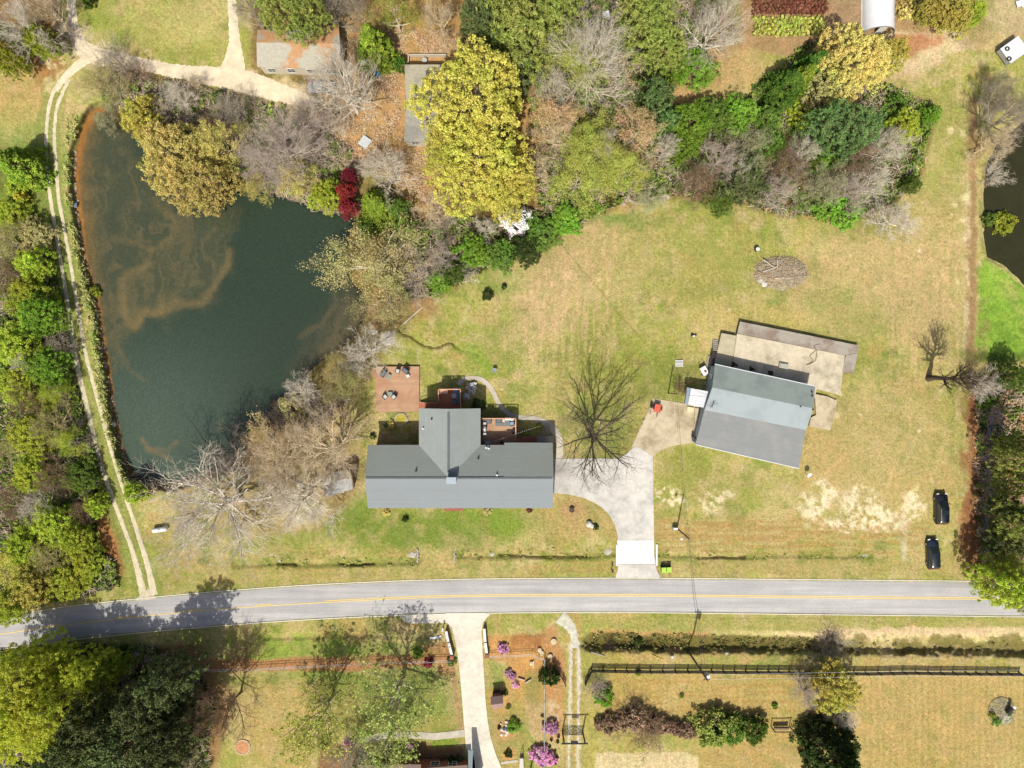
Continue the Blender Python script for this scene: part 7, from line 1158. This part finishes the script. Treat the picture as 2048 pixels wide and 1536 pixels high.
# water garden bed and island bed
wg = thing('garden_fountain', 'little rock fountain with dark water beside the round green bush', 'fountain', G(1012, 1457)); mb = MB(); [mb.rock(random.uniform(-.9, .5), random.uniform(-1.1, 1.1), .1, random.uniform(.15, .3), 200 + i) for i in range(22)]; part('rocks', mb, pm('pale_pebbles', A(236,220,206), .15, 4), wg); part('basin_water', MB().lathe([(.45, .1), (.45, .25), (.02, .25)], 14, .2, 0, 1.6, .8), pm('dark_water', (.01,.03,.05), .2, 2, .05), wg); part('statue', MB().lathe([(.12, .2), (.16, .5), (.08, .7), (.1, .85), (.02, .95)], 10, .9, -.05), pm('teal_statue', A(120,190,200), .1, 3), wg)
ib = thing('island_bed', 'round planted island with rocks and a black grill on the striped field', 'garden bed', G(2003, 1423)); part('bed_mound', MB().lathe([(2.35, -.05), (2.2, .12), (1.2, .25), (.02, .3)], 30, 0, 0, 1, 1.05), pm('bed_soil', A(168,156,110), .35, 2.5, .95), ib); part('twigs', sticks(200, 2.0, 2.0, .3, 21, .015, .03, .5, 1.4), MATS['grey_sticks'], ib)['kind'] = 'stuff'
mb = MB(); [mb.rock(random.uniform(-.2, 1.3), random.uniform(-1.5, -.6), .3, random.uniform(.1, .22), 300 + i) for i in range(16)]; part('pale_rocks', mb, pm('sage_rocks', A(200,208,184), .15, 4), ib); 
sm_ = thing('smoker_grill', 'black and white smoker grill standing on the round island bed', 'grill', G(2012, 1416), .9); part('barrel', MB().bar((-.6, 0, .9), (.6, 0, .9), .33, 14), BLACKM, sm_); part('lid_top', MB().box(.75, 0, 1.25, .45, .5, .1), WMET, sm_); part('chimney_pipe', MB().cyl(.5, .2, 1.1, 1.9, .07, 8), BLACKM, sm_); [part('leg', MB().box(x, y, .3, .06, .06, .7), BLACKM, sm_) for x in (-.5, .5) for y in (-.2, .2)]
tree('tiny', 'brown', 'lime', 1985, 1428, 7, .8, 'lime tuft on the left part of the round island bed'); tree('tiny', 'brown', 'green', 1993, 1442, 10, .8, 'green shrub at the bottom of the round island bed'); tree('tiny', 'brown', 'green', 2018, 1425, 8, .6, 'green tuft at the right of the round island bed')
# swing frame, old picket remains, poles
sw = thing('swing_frame', 'low dark timber swing frame with bench on the tan field', 'swing', G(1560, 1452)); [part('frame_post', MB().box(x, 0, 1.0, .12, .12, 2.0), BOARD, sw) for x in (-1.5, 1.5)]; part('top_beam', MB().box(0, 0, 2.0, 3.3, .12, .14), BOARD, sw); part('bench', MB().box(0, -.1, .5, 2.4, .45, .08).box(0, .12, .75, 2.4, .06, .45), WOODP, sw)
solo('white_ball', MB().lathe([(.05, 0), (.2, .08), (.27, .27), (.2, .46), (.04, .54)], 14), WMET, 'white round float on a short stake by the roadside ditch', 'ball', G(1344, 1312), smooth=True)
solo('yellow_pipe', MB().bar((-.9, .35, .08), (.9, -.4, .08), .05, 6), pm('yellow_plastic', A(230,206,90), .1, 3), 'yellow pipe lying beside the roadside ditch', 'pipe', G(1315, 1314)); solo('grey_plank', MB().box(0, 0, .08, 2.3, .18, .08, -.28), BW, 'grey plank lying by the left end of the roadside ditch', 'plank', G(1196, 1308))
solo('fallen_trunk', MB().bar((-1.7, -1.5, .1), (1.5, 1.3, .15), .1, 7, .06), pm('white_trunk', A(230,224,214), .1, 2), 'bleached trunk lying on the bank right of the pond creek', 'log', G(826, 631))
solo('white_debris', MB().box(0, 0, .1, 1.6, .35, .1, .0).rock(.9, .2, .1, .2, 3), WMET, 'white debris piece at the ditch beside the white entry wall', 'debris', G(870, 1275), .08)
solo('pump_housing', MB().rock(0, 0, .25, .5, 5, .8).box(.3, .1, .35, .4, .5, .3), pm('pump_blue', A(120,134,150), .15, 3, .5), 'grey blue pump housing at the west shore of the pond', 'pump', G(151, 411)); solo('white_bag', MB().rock(0, 0, .2, .45, 15, .6), WMET, 'white bag caught on the rocks of the west pond bank', 'bag', G(228, 849))
for i, (px, py, r_) in enumerate([(1107,1282,.5),(1100,1312,.42),(1079,1299,.35),(1063,1326,.36),(1083,1305,.4)]): mb = MB(); mb.lathe([(r_, 0), (r_ * .95, .35), (r_ * .2, .4)], 12); solo('tree_stump', mb, pm('stump_cut', A(220,204,170), .15, 4), ['large cut stump at the top right of the orange bed', 'pale round stump above the magnolia shadow', 'small stump beside the rail bend on the orange bed', 'pale half round stump in the middle of the orange bed', 'stump touching the corner of the thin pale fence'][i], 'stump', G(px, py))
for i, (px, py, a_) in enumerate([(1056,1361,.55),(1043,1357,-.3),(1067,1327,1.57)]): mb = MB(); mb.box(0, 0, .2, 1.1, .12, .4, a_); solo('landscape_timber', mb, pm('pale_timber', A(226,210,190), .1, 3), ['slanted pale timber on the orange bed', 'short pale timber left of the slanted one', 'upright white board on the orange bed'][i], 'timber', G(px, py))
fe = thing('garden_cart', 'pale weathered garden cart at the bottom edge by the stepping path', 'cart', G(1043, 1525)); part('tub', MB().prism([(-.35, -1.0, .7), (.35, -1.0, .7), (.3, 1.0, .7), (-.3, 1.0, .7)], .3), pm('weathered_white', A(220,214,206), .12, 3), fe); part('handle', MB().bar((-.25, 1.0, .7), (.15, 2.2, 1.0), .04).bar((.25, 1.0, .7), (.2, 2.2, 1.0), .04), BOARD, fe); part('wheel', MB().bar((-.08, -.9, .25), (.08, -.9, .25), .25, 12), DARK, fe)
ol = thing('utility_pole', 'leaning dark post at the bottom edge beside the large pink azalea', 'post', G(1062, 1534)); part('post', MB().cyl(0, 0, -.1, 6.2, .12, 10), BOARD, ol)
# creek rocks along the thicket edge
mb = MB(); R_ = random.Random(77)
for i in range(90): px, py = R_.uniform(1240, 1345), 0; py = 398 - (px - 1240) * .12 + R_.gauss(0, 7); p = G(px, py); mb.rock(p.x, p.y, p.z + .05, R_.uniform(.12, .4), i, .6)
solo('creek_rocks', mb, pm('creek_stone', A(196,184,166), .2, 2), 'scattered pale creek stones at the thicket edge above the lawn', 'rocks')['kind'] = 'stuff'
mb = MB()
for i in range(260): t_ = R_.random(); q = [(152,300),(158,440),(176,545),(200,640),(215,740),(230,850),(258,948)]; k_ = t_ * 6; a_ = int(min(k_, 5)); f_ = k_ - a_; px = q[a_][0] * (1 - f_) + q[a_ + 1][0] * f_ - 2 + R_.gauss(0, 2.0); py = q[a_][1] * (1 - f_) + q[a_ + 1][1] * f_; p = G(px, py); mb.rock(p.x, p.y, max(p.z, ZW) + .05, R_.uniform(.08, .3), i, .6)
solo('bank_rocks', mb, pm('bank_stone', A(180,160,134), .3, 2), 'riprap stones lining the west bank of the pond', 'rocks')['kind'] = 'stuff'
